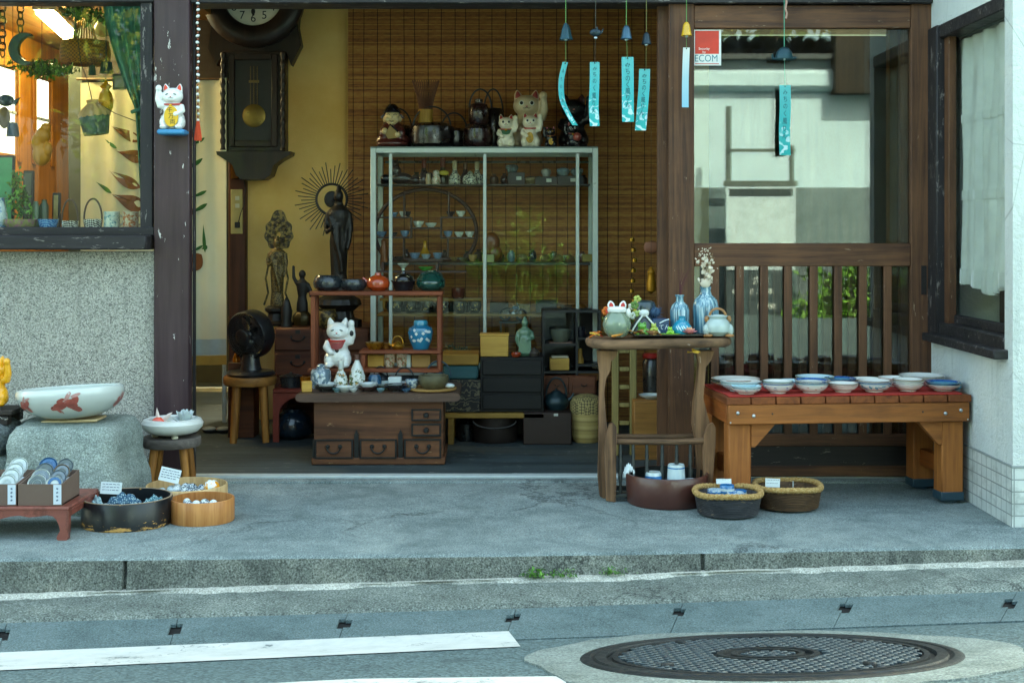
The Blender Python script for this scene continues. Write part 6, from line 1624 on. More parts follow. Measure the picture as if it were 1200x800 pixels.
# white cat
t = lucky_cat('tall white lucky cat with red bib and black spots on rack', (wx(396, Yk - .02), Yk - .02, ZB3), S(Yk - .02) * 60, 1, m_white, M('dcdad4', .3), 'slit', m_red, None, None, None, M('8a2c2c', .5, 0, .3, 60), [(.0, .36, -.165, .04, .055), (-.19, .19, -.15, .045, .055), (.285, .68, -.15, .04, .055)])
m_gb = M('a8792a', .3, .8, .25, 30)
kettle('gold_kettle', 'small bright golden kettle with loop handle on the middle rack shelf', 466, Yk, ZM3, 8, 8, m_gb, 9, spout=-1)
mb = MB(M('7a4a2a', .4)); mb.lathe([(0, 0), (13 * k, 0), (13.5 * k, 2 * k), (0, 2 * k)], seg=28); 
pot('gold_bowl', 'low golden brown dish left of the golden kettle', 'dish', 439, Yk, ZM3, [(0, 0), (7, 0), (11, 6), (11.5, 8), (10, 8), (0, 3)], m_gb)
pot('gold_bowl', 'flat golden lidded box between dish and kettle', 'dish', 452, Yk + .03, ZM3, [(0, 0), (6, 0), (7, 4), (5, 6), (0, 7)], M('8a5a24', .3, .6, .3, 30))
gj = thing('ginger_jar', 'turquoise ginger jar with white blossom on the middle rack shelf', 'jar', (wx(493, Yk), Yk, ZM3))
pr = [(r * k, h * k) for r, h in [(0, 0), (9, 0), (10, 2), (14, 12), (15.2, 20), (13.5, 25), (8, 28), (7.6, 30)]]
mb = MB(M('1d6a8c', .15, 0, .12, 10, coat=.6)); mb.lathe(pr + [(0, 30 * k)], seg=40); mb.build('body', gj)
mb = MB(M('2f7f97', .15, coat=.6)); mb.lathe([(0, 28.5 * k), (8.4 * k, 28.6 * k), (8.4 * k, 32 * k), (7 * k, 34 * k), (0, 34.5 * k)], seg=28); mb.build('lid', gj)
f = surf(pr[2:7], .0007); mb = MB(M('c9cfcc', .4)); rnd = random.Random(4)
for i in range(16):
    u, v = rnd.uniform(-13, 15) * k, rnd.uniform(9, 24) * k
    for j in range(4): a = j * 1.57; mb.blob(u + math.cos(a) * 1.0 * k, v + math.sin(a) * 1.0 * k, 1.0 * k, .8 * k, 0, f, n=7)
mb.build('painted_blossom', gj, recalc=False)
m_pk = NT('pink_floral_porcelain')
def pinkf():
    m = m_pk; v = m.coord(); n = m.noise(v, 55, 3, .6); c = m.ramp(n, [(.4, srgb('c9a48c')), (.52, srgb('d3c4b3')), (.58, srgb('6a7a4a')), (.62, srgb('b0705a'))]); m.prin(c, .25, coat=.3); return m.mat
m_pk = pinkf()
for px, h, lab in ((456.5, 15, 'left pink flowered tea cup under the golden kettle'), (471, 16, 'right pink flowered tea cup under the golden kettle')):
    pot('tea_cup', lab, 'cup', px, Yk + .02, ZB3, [(0, 0), (5, 0), (6.5, 5), (6.8, h), (6, h), (5.6, 5), (0, 3)], m_pk)
mb = MB(wood('yellow_box_wood', '', '', 'X')); mb.box((0, 0, 7 * k), (19 * k, .06, 14 * k), bev=.003); solo('yellow_box', mb, 'small yellow wooden box at left under the middle rack shelf', 'box', (wx(441, Yk + .03), Yk + .03, ZB3))
mb = MB(M('96703c', .7, 0, .12, 20)); mb.box((0, 0, 7.5 * k), (22 * k, .06, 15 * k), bev=.003); solo('brown_box', mb, 'light brown cardboard box at right under the middle rack shelf', 'box', (wx(494, Yk + .02), Yk + .02, ZB3))
mb = MB(wh); mb.box((0, 0, 7 * k), (5 * k, .05, 15 * k), bev=.002); solo('white_box', mb, 'thin white box left of the light brown cardboard box', 'box', (wx(479.5, Yk + .03), Yk + .03, ZB3))
# =================================================================== fan on stool, red table, drawers, statues
Yf = .94; k = S(Yf); zf = wz(443, Yf - .1)
stool('taller amber wooden stool carrying the black fan', (wx(293, Yf), Yf, 0), 31 * k, zf, wood('amber_seat', '6b4520', 'a5733a', 'X', 18, .5), m_leg, 10 * k, 5 * k, .95, .85)
mb = MB(M('25211f', .5)); mb.lathe([(0, 0), (27 * k, 0), (28.5 * k, 3 * k), (26 * k, 6 * k), (0, 8 * k)], seg=40)
fn_ = thing('electric_fan', 'black round circulator fan on the amber stool', 'fan', (wx(294, Yf), Yf, zf + .0005), 0)
m_fb = M('1c1d20', .35, 0, .15, 30, coat=.2); mb.mats = [m_fb]; mb.build('base', fn_)
mb = MB(m_fb); mb.lathe([(0, 6 * k), (12 * k, 6 * k), (10 * k, 14 * k), (9 * k, 26 * k), (0, 28 * k)], seg=24, sx=1.1); mb.build('neck', fn_)
T = Matrix.Translation((-1 * k, 0, 48 * k)) @ Euler((R(8), 0, R(-28))).to_matrix().to_4x4()
hd = MB(m_fb)
def ring_y(r, y, q, seg=48): return [(r * math.cos(2 * PI * i / seg), y, r * math.sin(2 * PI * i / seg)) for i in range(seg)]
hd.lathe([(27 * k, -12 * k), (28.5 * k, -9 * k), (28.5 * k, 6 * k), (27 * k, 9 * k), (26 * k, 6 * k), (26 * k, -9 * k)], rot=(R(90), 0, 0), seg=56, mx=T); hm = hd.build('housing', fn_)
gr = MB(m_fb)
for i in range(44):
    a = 2 * PI * i / 44; c, s = math.cos(a), math.sin(a)
    gr.tube([(c * 27 * k, -9 * k, s * 27 * k), (math.cos(a + .25) * 20 * k, -14 * k, math.sin(a + .25) * 20 * k), (math.cos(a + .6) * 8 * k, -15 * k, math.sin(a + .6) * 8 * k)], .0011, seg=5, mx=T)
    gr.tube([(c * 28 * k, 6 * k, s * 28 * k), (c * 26 * k, 14 * k, s * 26 * k), (c * 17 * k, 21 * k, s * 17 * k)], .0012, seg=5, mx=T)
for r in (24, 18, 12): gr.tube(ring_y(r * k, -(9 + (27 - r) * .5) * k, 0), .0009, seg=5, closed=True, mx=T)
gr.ell((0, -15 * k, 0), (9 * k, 1.6 * k, 9 * k), mx=T); gr.build('grille', hm)
bl_ = MB(M('2b2c2f', .3, coat=.2))
for i in range(5):
    a = i * 2 * PI / 5; bl_.grid(lambda u, v: Vector(((4 + 19 * u) * k * math.cos(a + (v - .5) * 1.0 * (.5 + u)), (-2 + 6 * (v - .5)) * k, (4 + 19 * u) * k * math.sin(a + (v - .5) * 1.0 * (.5 + u)))), 5, 5, thick=(0, .001, 0), mx=T)
bl_.ell((0, -2 * k, 0), (6 * k, 5 * k, 6 * k), mx=T); bl_.ell((0, 16 * k, 0), (13 * k, 9 * k, 13 * k), mx=T); bl_.build('blade', hm)
# red low table with arch
Yr = .9; k = S(Yr); zr_ = wz(455, Yr)
t = thing('red_table', 'low red lacquer table with arched leg behind the writing chest', 'table', (wx(400, Yr), Yr, 0))
mb = MB(M('7a2f22', .4, 0, .15, 20, coat=.2)); mb.box((0, .1, zr_ - .01), (160 * k, .22, .02), bev=.004); mb.build('top', t)
for y in (.005, .195):
    mb = MB(M('7a2f22', .4, 0, .15, 20, coat=.2)); xl_ = -80 * k
    pts = [(xl_, zr_ - .02), (xl_, 0), (xl_ + 7 * k, 0), (xl_ + 7 * k, zr_ * .5)] + [(xl_ + 7 * k + 24 * k * (1 - math.cos(R(a))), zr_ * .5 + (zr_ * .34) * math.sin(R(a))) for a in range(10, 91, 10)]
    pts += [(-x, z) for x, z in pts[::-1]]
    mb.prism(pts, .02, y=y); mb.build('leg', t)
pot('dark_urn', 'big dark blue-black glazed urn under the red table', 'urn', 343, Yr + .1, 0, [(0, 0), (14, 0), (22, 6), (24, 16), (20, 26), (12, 32), (12, 35), (10, 35), (0, 30)], M('10202b', .2, 0, .3, 16, coat=.5))
pot('black_pot', 'small black lidded pot on the red table left end', 'pot', 341, Yr + .05, zr_ + .0005, [(0, 0), (12, 0), (13, 12), (14, 13), (12, 14), (3, 16), (0, 18)], m_bkp)
pot('amber_glass', 'tiny amber tin on the red table beside the yellow cube', 'tin', 358, Yr + .02, zr_ + .0005, [(0, 0), (6, 0), (6, 9), (6.5, 9), (6.5, 13), (0, 13)], M('b9701c', .3, .3, .2))
# chest of drawers
Yc = 1.14; k = S(Yc); zc_ = wz(384, Yc); m_td = wood('tansu_wood', '3d2015', '6a3c26', 'X', 12, .5, coat=.1)
t = thing('chest_of_drawers', 'wide reddish-brown chest of drawers under the statues', 'chest of drawers', (wx(377, Yc), Yc, 0))
wT = 112 * k; mb = MB(m_td); mb.box((0, .21, zc_ / 2), (wT, .4, zc_), bev=.004); mb.build('carcass', t)
for r in range(4):
    for c in range(2):
        zz = zc_ - .055 - r * .115; x = (-.25 + .5 * c) * wT
        mb = MB(m_td); mb.box((x, .006, zz), (wT * .48, .014, .102), bev=.004); d = mb.build('drawer', t)
        mb = MB(m_chd); mb.tube([(x + .03 * math.cos(R(a)), -.012, zz + .012 + .018 * math.sin(R(a))) for a in range(180, 361, 15)], .003, seg=6)
        for e in (-1, 1): mb.ell((x + e * .03, -.004, zz + .012), (.006, .005, .006), seg=8)
        mb.box((x, -.002, zz + .036), (.022, .003, .018)); mb.build('handle', d)
# statues
def figure(robe, head_r, head_z, arms, vox=.016, extra=None):
    mb = MB(None); mb.lathe(robe, seg=24, sy=.75); mb.ell((0, -.01, head_z), (head_r * .85, head_r * .95, head_r)); mb.ell((0, 0, head_z + head_r * 1.1), (head_r * .45, head_r * .45, head_r * .6))
    for a in arms: mb.tube(a[0], a[1], seg=10)
    if extra: extra(mb)
    return sculpt(mb, vox, 2)
robe = [(0, 0), (.105, 0), (.1, .08), (.085, .2), (.095, .4), (.10, .5), (.085, .6), (.12, .72), (.115, .78), (.05, .83), (.04, .87), (0, .88)]
BUD = figure(robe, .062, .91, [([(.11, 0, .76), (.13, -.02, .62), (.12, -.05, .5), (.1, -.08, .42)], [.034, .03, .025, .02]), ([(-.11, 0, .76), (-.135, -.02, .64), (-.11, -.1, .58), (-.06, -.13, .62)], [.034, .03, .025, .02])], .014,
             lambda mb: [mb.tube([(-.1 + .02 * i, -.075 - .008 * (i % 2), .74 - i * .02), (-.03 + .01 * i, -.09, .5 - i * .03), (.05, -.08, .36 - .03 * i)], .012, seg=6) for i in range(6)])
m_brz = M('2e2415', .5, .3, .45, 30, .4, 80, c2='7a6434', c2amt=.5); m_brzd = M('1c1712', .5, .2, .4, 30, .4, 80)
Ys = 1.3; k = S(Ys); z_ = zc_ + .0005
t = thing('kannon_statue', 'slender bronze goddess statue with ornate leaf-shaped halo', 'statue', (wx(325, Ys), Ys, z_))
skin('body', BUD, m_brz, t, (0, 0, 22 * k), 82 * k)
mb = MB(m_brzd); mb.lathe([(0, 0), (18 * k, 0), (19 * k, 3 * k), (12 * k, 6 * k), (10 * k, 14 * k), (14 * k, 17 * k), (14 * k, 20 * k), (10 * k, 23 * k), (0, 23 * k)], seg=32, flute=.05, nfl=10); mb.build('lotus_base', t)
mb = MB(m_brz)
ol = [(16.5 * math.sin(a) * (1 + .06 * math.cos(9 * a)), 107 - 20 * math.cos(a) * (1 + .05 * math.cos(9 * a)) + (9 * max(0, -math.cos(a)) ** 8)) for a in [2 * PI * i / 72 for i in range(72)]]
inn = [(2.5 * math.sin(2 * PI * i / 72), 106 - 3 * math.cos(2 * PI * i / 72)) for i in range(72)]
vs = [(x * k, 9 * k, z * k) for x, z in ol] + [(x * k, 9 * k, z * k) for x, z in inn] + [(x * k, 11 * k, z * k) for x, z in ol] + [(x * k, 11 * k, z * k) for x, z in inn]
n = 72; mb.add(vs, [(i, (i + 1) % n, n + (i + 1) % n, n + i) for i in range(n)] + [(2 * n + i, 3 * n + i, 3 * n + (i + 1) % n, 2 * n + (i + 1) % n) for i in range(n)] + [(i, 2 * n + i, 2 * n + (i + 1) % n, (i + 1) % n) for i in range(n)] + [(n + i, n + (i + 1) % n, 3 * n + (i + 1) % n, 3 * n + i) for i in range(n)])
for i in range(26): a = i * 2.4; r = 5 + 9 * ((i * 7) % 5) / 5; mb.ell((r * math.sin(a) * k, 8.6 * k, (106 - r * 1.15 * math.cos(a)) * k), (2 * k, 1.2 * k, 2 * k), seg=7, rings=5)
mb.build('halo', t, sharp=50)
mb = MB(m_brz)
for e in (-1, 1): mb.tube([(e * 9 * k, -2 * k, 76 * k), (e * 13 * k, -3 * k, 55 * k), (e * 10 * k, -4 * k, 38 * k), (e * 15 * k, -3 * k, 24 * k)], 1.3 * k, seg=6)
mb.build('ribbon', t)
t = thing('buddha_statue', 'tall dark standing Buddha statue with ray halo ring', 'statue', (wx(397, Ys - .08), Ys - .08, z_))
k2 = S(Ys - .08)
skin('body', BUD, m_brzd, t, (0, 0, 36 * k2), 128 * k2).scale.x *= .85
mb = MB(m_brzd); mb.lathe([(0, 0), (26 * k2, 0), (26 * k2, 8 * k2), (18 * k2, 10 * k2), (16 * k2, 18 * k2), (26 * k2, 26 * k2), (24 * k2, 32 * k2), (16 * k2, 37 * k2), (0, 37 * k2)], seg=40, flute=.04, nfl=14); mb.build('lotus_base', t)
mb = MB(m_brzd); cz_ = 149 * k2
hx = -10 * k2
mb.tube([(hx + 18 * k2 * math.cos(2 * PI * i / 40), 12 * k2, cz_ + 18 * k2 * math.sin(2 * PI * i / 40)) for i in range(40)], 1.5 * k2, seg=8, closed=True); mb.ell((hx, 13 * k2, cz_), (9 * k2, 1.4 * k2, 10 * k2))
for i in range(48):
    a = 2 * PI * i / 48 + .03; r1 = (36 + 8 * ((i * 5) % 3) / 2) * k2; mb.tube([(hx + 18 * k2 * math.cos(a), 12 * k2, cz_ + 18 * k2 * math.sin(a)), (hx + r1 * math.cos(a), 12 * k2, cz_ + r1 * math.sin(a))], .0023, seg=5)
mb.tube([(0, 10 * k2, 140 * k2), (hx, 12 * k2, cz_)], 2 * k2); mb.build('ray_halo', t)
t = thing('small_statue', 'small dark child Buddha statue raising one arm', 'statue', (wx(355, Ys), Ys - .02, z_)); k = S(Ys)
mb = MB(None); mb.lathe([(0, 0), (.14, 0), (.13, .2), (.1, .35), (.13, .55), (.14, .68), (.06, .76), (.05, .8), (0, .8)], seg=20, sy=.75); mb.ell((0, 0, .88), (.085, .085, .1)); mb.tube([(-.12, 0, .66), (-.2, 0, .8), (-.21, 0, 1.08)], [.05, .045, .035]); mb.tube([(.12, 0, .66), (.2, -.02, .5), (.2, -.03, .34)], [.05, .045, .035])
skin('body', sculpt(mb, .025, 2), m_brzd, t, (0, 0, 16 * k), 50 * k)
mb = MB(M('3d3217', .4, .5, .4, 30)); mb.lathe([(0, 0), (9 * k, 0), (11 * k, 5 * k), (11 * k, 11 * k), (7 * k, 16 * k), (0, 17 * k)], seg=32, flute=.06, nfl=8); mb.build('lotus_base', t)
mb = MB(m_brzd); mb.lathe([(0, 0), (6 * k, 0), (5 * k, 8 * k), (6 * k, 18 * k), (4 * k, 26 * k), (3 * k, 30 * k), (0, 36 * k)], seg=16, wob=.15); solo('small_statue', mb, 'tiny dark attendant figure between the two larger statues', 'statue', (wx(338, Ys - .05), Ys - .1, z_))
pot('bronze_vase', 'dark bronze incense burner at the foot of the tall Buddha', 'incense burner', 383, Ys - .15, z_, [(0, 0), (8, 0), (12, 6), (13, 14), (10, 20), (11, 22), (0, 20)], m_brz)
# =================================================================== glass cabinet
Yg = 1.1; k = S(Yg); m_cf = M('b4bdb6', .35, .25, .08, 20)
zB, zTp = wz(440, Yg), wz(173, Yg); dC = .36
gc = thing('glass_cabinet', 'large aluminium framed glass display cabinet full of ceramics', 'cabinet', (wx(567.5, Yg), Yg, zB))
def gx(px): return (px - 567.5) * k
def gz(py): return wz(py, Yg) - zB
xl_, xr_ = gx(434), gx(701); Hc = zTp - zB
mb = MB(m_cf); t_ = 6.6 * k
for x in (xl_ + t_ / 2, xr_ - t_ / 2):
    for y in (t_ / 2, dC - t_ / 2): mb.box((x, y, Hc / 2), (t_, t_, Hc - .002), bev=.002)
for y in (t_ / 2, dC - t_ / 2):
    mb.box(((xl_ + xr_) / 2, y, Hc - t_ * .5), (xr_ - xl_ - 2 * t_, t_ - .002, t_ - .002), bev=.002); mb.box(((xl_ + xr_) / 2, y, t_ * .5), (xr_ - xl_ - 2 * t_, t_ - .002, t_ - .002), bev=.002)
for x in (xl_ + t_ / 2, xr_ - t_ / 2):
    for z in (t_ / 2, Hc - t_ / 2): mb.box((x, dC / 2, z), (t_ - .002, dC - 2 * t_, t_ - .002), bev=.002)
mb.build('frame', gc)
mb = MB(M('6f7d78', .5, 0, .1)); mb.box(((xl_ + xr_) / 2, dC / 2, Hc + .002), (xr_ - xl_, dC, .004)); mb.box(((xl_ + xr_) / 2, dC / 2, .004), (xr_ - xl_ - .02, dC - .02, .006)); mb.build('top_panel', gc)
for px in (457.5, 568, 677):
    mb = MB(m_cf); mb.box((gx(px), .016 + (.006 if px == 568 else .0), Hc / 2), (4.2 * k, .012, Hc - 2 * t_), bev=.002); mb.build('door_stile', gc)
for a, b, y in ((457.5, 568, .022), (568, 677, .014)):
    mb = MB(m_gl_cab if a < 500 else m_gl_cab2); mb.box(((gx(a) + gx(b)) / 2, y, Hc / 2), (gx(b) - gx(a) - 5 * k, .003, Hc - 2.2 * t_)); mb.build('glass_door', gc)
for x in (xl_ + t_ / 2, xr_ - t_ / 2):
    mb = MB(m_gl_cab); mb.box((x, dC / 2, Hc / 2), (.003, dC - 2.2 * t_, Hc - 2.2 * t_)); mb.build('side_glass', gc)
m_sh = M('20241f', .4, 0, .15)
Yv = Yg + .2; kv = S(Yv)
def vz(py): return wz(py, Yv)
def shelf(xa, xb, py, mat, nm, th=.008, d=.2):
    mb = MB(mat); mb.box(((wx(xa, Yv) + wx(xb, Yv)) / 2 - wx(567.5, Yg), Yv - Yg, vz(py) - th / 2 - zB), (wx(xb, Yv) - wx(xa, Yv), d, th), bev=.001); mb.build(nm, gc)
shelf(444, 690, 216.5, m_sh, 'shelf'); shelf(452, 690, 307, m_sh, 'shelf', .012)
shelf(444, 690, 366.5, wood('bamboo_shelf', '6a4c22', '8f6c33', 'X', 10, .5), 'shelf', .01)
mb = MB(M('7d8c88', .3, .6)); mb.tube([(gx(444), dC - .05, gz(186)), (gx(694), dC - .05, gz(186))], .006, seg=8); mb.build('rail', gc)
def inc(name, label, cat, px, py, prof, mat, group=None, dy=0): return pot(name, label, cat, px, Yv + dy, vz(py) + .0005, prof, mat, group)
m_dp = M('23242a', .3, 0, .3, 20, coat=.3)
# top shelf
ct = thing('animal_figure', 'black reclining animal figure on the cabinet top shelf', 'figurine', (wx(467, Yv), Yv, vz(216.5) + .0005))
mb = MB(None); k_ = kv; mb.ell((4, 0, 7), (13, 6, 7)); mb.ell((-3, 0, 16), (6, 5, 7)); mb.ell((-4, -1, 24), (4.5, 4.5, 4.5)); mb.ell((20, -1, 5), (7, 5, 5)); mb.ell((-15, 0, 7), (6, 4, 5)); mb.lathe([(0, 0), (1.6, 0), (0, 4)], c=(-6.5, 0, 27), seg=8); mb.lathe([(0, 0), (1.6, 0), (0, 4)], c=(-1.5, 0, 27), seg=8)
skin('body', sculpt(mb, .7, 2), M('15161c', .3, 0, .2, coat=.3), ct, (0, 0, 0), k_)
bp = [(0, 0), (7, 0), (8, 2), (7.5, 9), (3.5, 15), (2.4, 20), (3, 21), (2.8, 29), (0, 30)]
m_sk2 = M('c9c3ae', .25, 0, .5, 70, coat=.4, c2='3a3f44', c2amt=.52)
for px, mm, kx, lab, br in ((497, m_dp, 1.0, 'dark bottle with red-brown cap, left of the cabinet top shelf', 'r'), (518.5, M('2c2e22', .3, 0, .3, coat=.4), 1.06, 'dark bottle with red cap and yellow label', 'r'), (533, m_sk2, .95, 'white painted bottle with cream stopper in cabinet', 'c'), (545, m_dp, .92, 'dark bottle with brown stopper behind the sake flask', 'b'), (559, m_sk2, .92, 'white-topped dark blue bottle beside the cabinet centre stile', 'c')):
    t = thing('sake_bottle', lab, 'bottle', (wx(px, Yv), Yv + (.03 if px in (545, 518.5) else 0), vz(216.5) + .0005), 0, 'bottles on the cabinet top shelf')
    kk = kv * kx; mb = MB(mm); mb.lathe([(r * kk, h * kk) for r, h in bp[:6]] + [(0, 20 * kk)], seg=26); mb.build('body', t)
    mb = MB({'r': M('6d2a20', .4), 'c': M('b9a98a', .5), 'b': M('5a3a24', .5)}[br]); mb.lathe([(0, 19.5 * kk), (2.6 * kk, 19.5 * kk), (3 * kk, 22 * kk), (2.8 * kk, 29 * kk), (0, 30 * kk)], seg=16); mb.build('stopper', t)
mb = MB(M('b39a2c', .5)); mb.ell((0, 0, 0), (6 * kv, 2 * kv, 3 * kv)); solo('yellow_label', mb, 'bright yellow paper label on the red capped bottle', 'label', (wx(520, Yv - .03), Yv - .03, vz(203)))
inc('figurine', 'small cream and red doll figurine among the bottles', 'figurine', 511, 216.5, [(0, 0), (5, 0), (5.5, 5), (4, 10), (4.5, 13), (3, 16), (0, 17)], m_pk, None, -.04)
inc('figurine', 'tiny cream figure left of the red and cream doll', 'figurine', 502, 216.5, [(0, 0), (3, 0), (3.5, 6), (2.6, 9), (3, 12), (0, 14)], M('a58f74', .4), None, -.045)
inc('sake_flask', 'round white lidded flask with dark pattern in cabinet', 'flask', 551, 216.5, [(0, 0), (8, 0), (9.5, 4), (8, 9), (4, 12), (3, 14), (0, 16)], m_sk2, None, -.04)
m_bxd = M('1c2326', .5, 0, .2)
for px, w, h, lab in ((605, 20, 14, 'dark box holding a glass, left on the right top shelf'), (640, 26, 9, 'flat dark box with white tag at middle of right top shelf'), (668, 30, 10, 'flat dark box with white tag at right end of top shelf')):
    mb = MB(m_bxd); mb.box((0, 0, h * kv / 2), (w * kv, .09, h * kv), bev=.002); mb.box((3 * kv, -.0465, h * kv * .5), (6 * kv, .002, 4 * kv), M('b9b9ae', .6)); solo('display_box', mb, lab, 'box', (wx(px, Yv), Yv, vz(216.5) + .0005), 'dark boxes on the cabinet shelf')
for px, py, r, mm, lab in ((600, 202.4, 8, M('5a6f74', .2, 0, .3, 40, coat=.5), 'blue-grey lidded cup on the left dark box'), (630, 216.5, 7, tl_, 'small teal cup between the dark boxes'), (622, 216.5, 9, M('7d7458', .3, 0, .3, 30), 'pale olive dish between the dark boxes'), (660, 206.4, 8, M('6a7f84', .25, 0, .3, 30, coat=.4), 'grey-blue teapot on the right dark box'), (676, 206.4, 8, M('5a6a6a', .25, 0, .3, 30, coat=.4), 'grey dish on the right dark box'), (640, 207.4, 6, M('8d8d84', .3), 'grey cup on the middle dark box')):
    inc('cup', lab, 'cup', px, py, [(0, 0), (r * .6, 0), (r, 5), (r * .9, 8), (r * .4, 9.5), (0, 10)], mm, 'small wares on the right top shelf', -.005)
for i, (px, h, r, c, w) in enumerate(((586, 10, 6, '3a2a20', 'dark brown'), (599, 13, 5, '6a7f84', 'grey-blue'), (612, 9, 7, '7d6a4a', 'ochre'), (624, 14, 5, '20262a', 'black'), (649, 12, 5, '4f5a44', 'olive'), (663, 8, 6, '8d8d84', 'pale grey'), (682, 12, 5, '5a3a28', 'russet'))):
    inc('small_pot', f'{w} little pot, {["first","second","third","fourth","fifth","sixth","seventh"][i]} from left on the right lower shelf', 'pot', px, 307, [(0, 0), (r * .7, 0), (r, h * .4), (r * .8, h * .8), (r * .5, h * .9), (r * .55, h), (0, h)], M(c, .3, 0, .3, 40, coat=.4), 'little pots on the right lower shelf', .05)
m_drk = (M('1b1c20', .3, 0, .3, 40, coat=.4), M('3a2a20', .4, 0, .3, 40), M('2a3a3c', .3, 0, .3, 40, coat=.4), M('54483a', .4, 0, .4, 50))
for py, pxs, wd in ((216.5, (452, 479, 488, 506, 526, 538, 566, 579, 591, 647, 655, 684), 'top shelf'), (307, (458, 476, 521, 547, 561), 'lower shelf'), (366.5, (457, 473, 490, 509, 529, 547), 'bamboo shelf')):
    for i, px in enumerate(pxs):
        r, h = random.uniform(4, 6.5), random.uniform(8, 15)
        inc('small_pot', f'small dark pot in the back row of the cabinet {wd}, number {i + 1} from left', 'pot', px, py, [(0, 0), (r * .7, 0), (r, h * .35), (r * .85, h * .7), (r * .4, h * .85), (r * .5, h), (0, h)], m_drk[(i * 3 + len(pxs)) % 4], 'back row of small dark pots in the cabinet', .07)
for i, (px, w, h, c, nm) in enumerate(((585, 22, 12, '2b2019', 'dark brown'), (612, 18, 9, '6b5526', 'dull yellow'), (640, 24, 14, '1d2224', 'black'), (668, 22, 8, '4a3a2a', 'brown'))):
    mb = MB(M(c, .5, 0, .2, 20)); mb.box((0, 0, h * kv / 2), (w * kv, .08, h * kv), bev=.002); solo('wooden_box', mb, f'{nm} small box at the back of the bamboo shelf, right half of cabinet', 'box', (wx(px, Yv + .03), Yv + .04, vz(366.5) + .0005), 'boxes at the right of the bamboo shelf')
# round curio shelf
t = thing('round_curio_shelf', 'round dark wooden curio shelf with stepped ledges inside the cabinet', 'shelf', (wx(500, Yv), Yv, vz(307) + .0005)); m_cu = M('3b241c', .5, 0, .2, 30)
def ux(px): return wx(px, Yv) - wx(500, Yv)
def uz(py): return vz(py) - vz(307)
mb = MB(m_cu); cr = [(ux(499 + 59.5 * math.cos(2 * PI * i / 64)), 0, uz(272 + 50 * math.sin(2 * PI * i / 64))) for i in range(64)]
cr = [(x, y, max(z, 3 * kv)) for x, y, z in cr]; mb.tube(cr, 2.4 * kv, seg=8, closed=True); mb.build('ring_frame', t)
mb = MB(m_cu)
for xa, xb, py in ((441, 481, 255), (483, 516, 267.5), (517, 557, 255), (440, 482, 278.5), (517, 557, 279)): mb.box(((ux(xa) + ux(xb)) / 2, 0, uz(py)), (ux(xb) - ux(xa), .08, 2 * kv), bev=.001)
mb.build('ledge', t)
mb = MB(m_cu)
for px, ya, yb in ((474, 225, 255), (482, 255, 279), (517, 255, 279), (526, 225, 255), (473.5, 279, 304), (525, 279, 304)): mb.box((ux(px), 0, (uz(ya) + uz(yb)) / 2), (1.8 * kv, .06, uz(ya) - uz(yb)))
mb.build('upright', t)
mb = MB(m_cu); mb.box((ux(499), 0, 2 * kv), (40 * kv, .09, 3 * kv)); mb.build('foot', t)
cw, cbl, cdk = M('d2d3c6', .25, 0, .15, 40, coat=.4), M('6f879f', .25, 0, .3, 60, coat=.4), M('2a2c30', .3, 0, .2, coat=.3)
spots_ = [(462, 254, 4.5, 5, cbl, 'blue cup on the upper left ledge'), (472, 254, 4, 6, cw, 'pale cup at the middle of the upper left ledge'), (478, 254, 3.6, 6, cdk, 'dark cup on the upper left ledge end'),
 (490.5, 266.3, 6.5, 7, cw, 'cream bowl left on the centre ledge'), (505, 266.3, 7, 5, cw, 'flat cream bowl right on the centre ledge'), (528, 254, 5, 6, cdk, 'dark cup left on the upper right ledge'), (540, 254, 5.5, 6.5, cw, 'cream footed cup right on the upper right ledge'),
 (447, 277.4, 6.5, 6, cbl, 'blue bowl far left on the lower left ledge'), (461, 277.4, 5, 5, cdk, 'dark blue cup behind the cabinet stile'), (474.5, 277.4, 5.5, 7, cbl, 'blue-white cup right on the lower left ledge'), (525, 277.8, 5.5, 7, cbl, 'blue cup left on the lower right ledge'), (538, 277.8, 5.5, 6, cw, 'cream cup in the middle of the lower right ledge'), (550.5, 277.8, 5.5, 6.5, cw, 'white cup right on the lower right ledge'),
 (486, 304.3, 6.5, 8, cbl, 'blue bowl left of the yellow vase'), (499.5, 304.3, 5.5, 6.5, M('8fa0a5', .25, 0, .3, 50, coat=.4), 'pale blue bowl in front of the yellow vase'), (513, 304.3, 6, 8, cbl, 'blue-white bowl right of the yellow vase'), (468, 306.5, 6, 6, cdk, 'dark cup low at left of the curio shelf'), (532, 306.5, 5, 5, M('6d5a33', .4), 'brown cup low at right of the curio shelf'), (542, 306.5, 5, 5, M('5a5f4a', .4), 'olive cup low at right of the curio shelf'), (554, 306.5, 5.5, 8, M('b08d5a', .4), 'tan cup beside the cabinet centre stile')]
for px, py, r, h, mm, lab in spots_:
    mb = MB(mm); mb.lathe(bowlp(r * kv, h * kv, .5, .12), seg=22); solo('small_cup', mb, lab, 'cup', (wx(px, Yv), Yv - (.02 if px == 499.5 else .0), vz(py) + .0008), 'small cups on the round curio shelf')
pot('yellow_vase', 'mustard yellow bottle vase in the middle of the cabinet', 'vase', 498, Yv + .035, vz(306.5) + .0005, [(0, 0), (8, 0), (8.5, 3), (6, 10), (2.6, 16), (2, 22), (2.4, 24), (0, 24)], M('a9781a', .2, 0, .1, 20, coat=.5))
pot('orange_figurine', 'slim orange-brown figurine at left inside the cabinet', 'figurine', 450, Yv - .05, vz(307) + .0005, [(0, -8), (4, -8), (5, 0), (4, 8), (5, 14), (3, 20), (3.4, 25), (0, 29)], M('7a4a24', .4, 0, .3, 30))
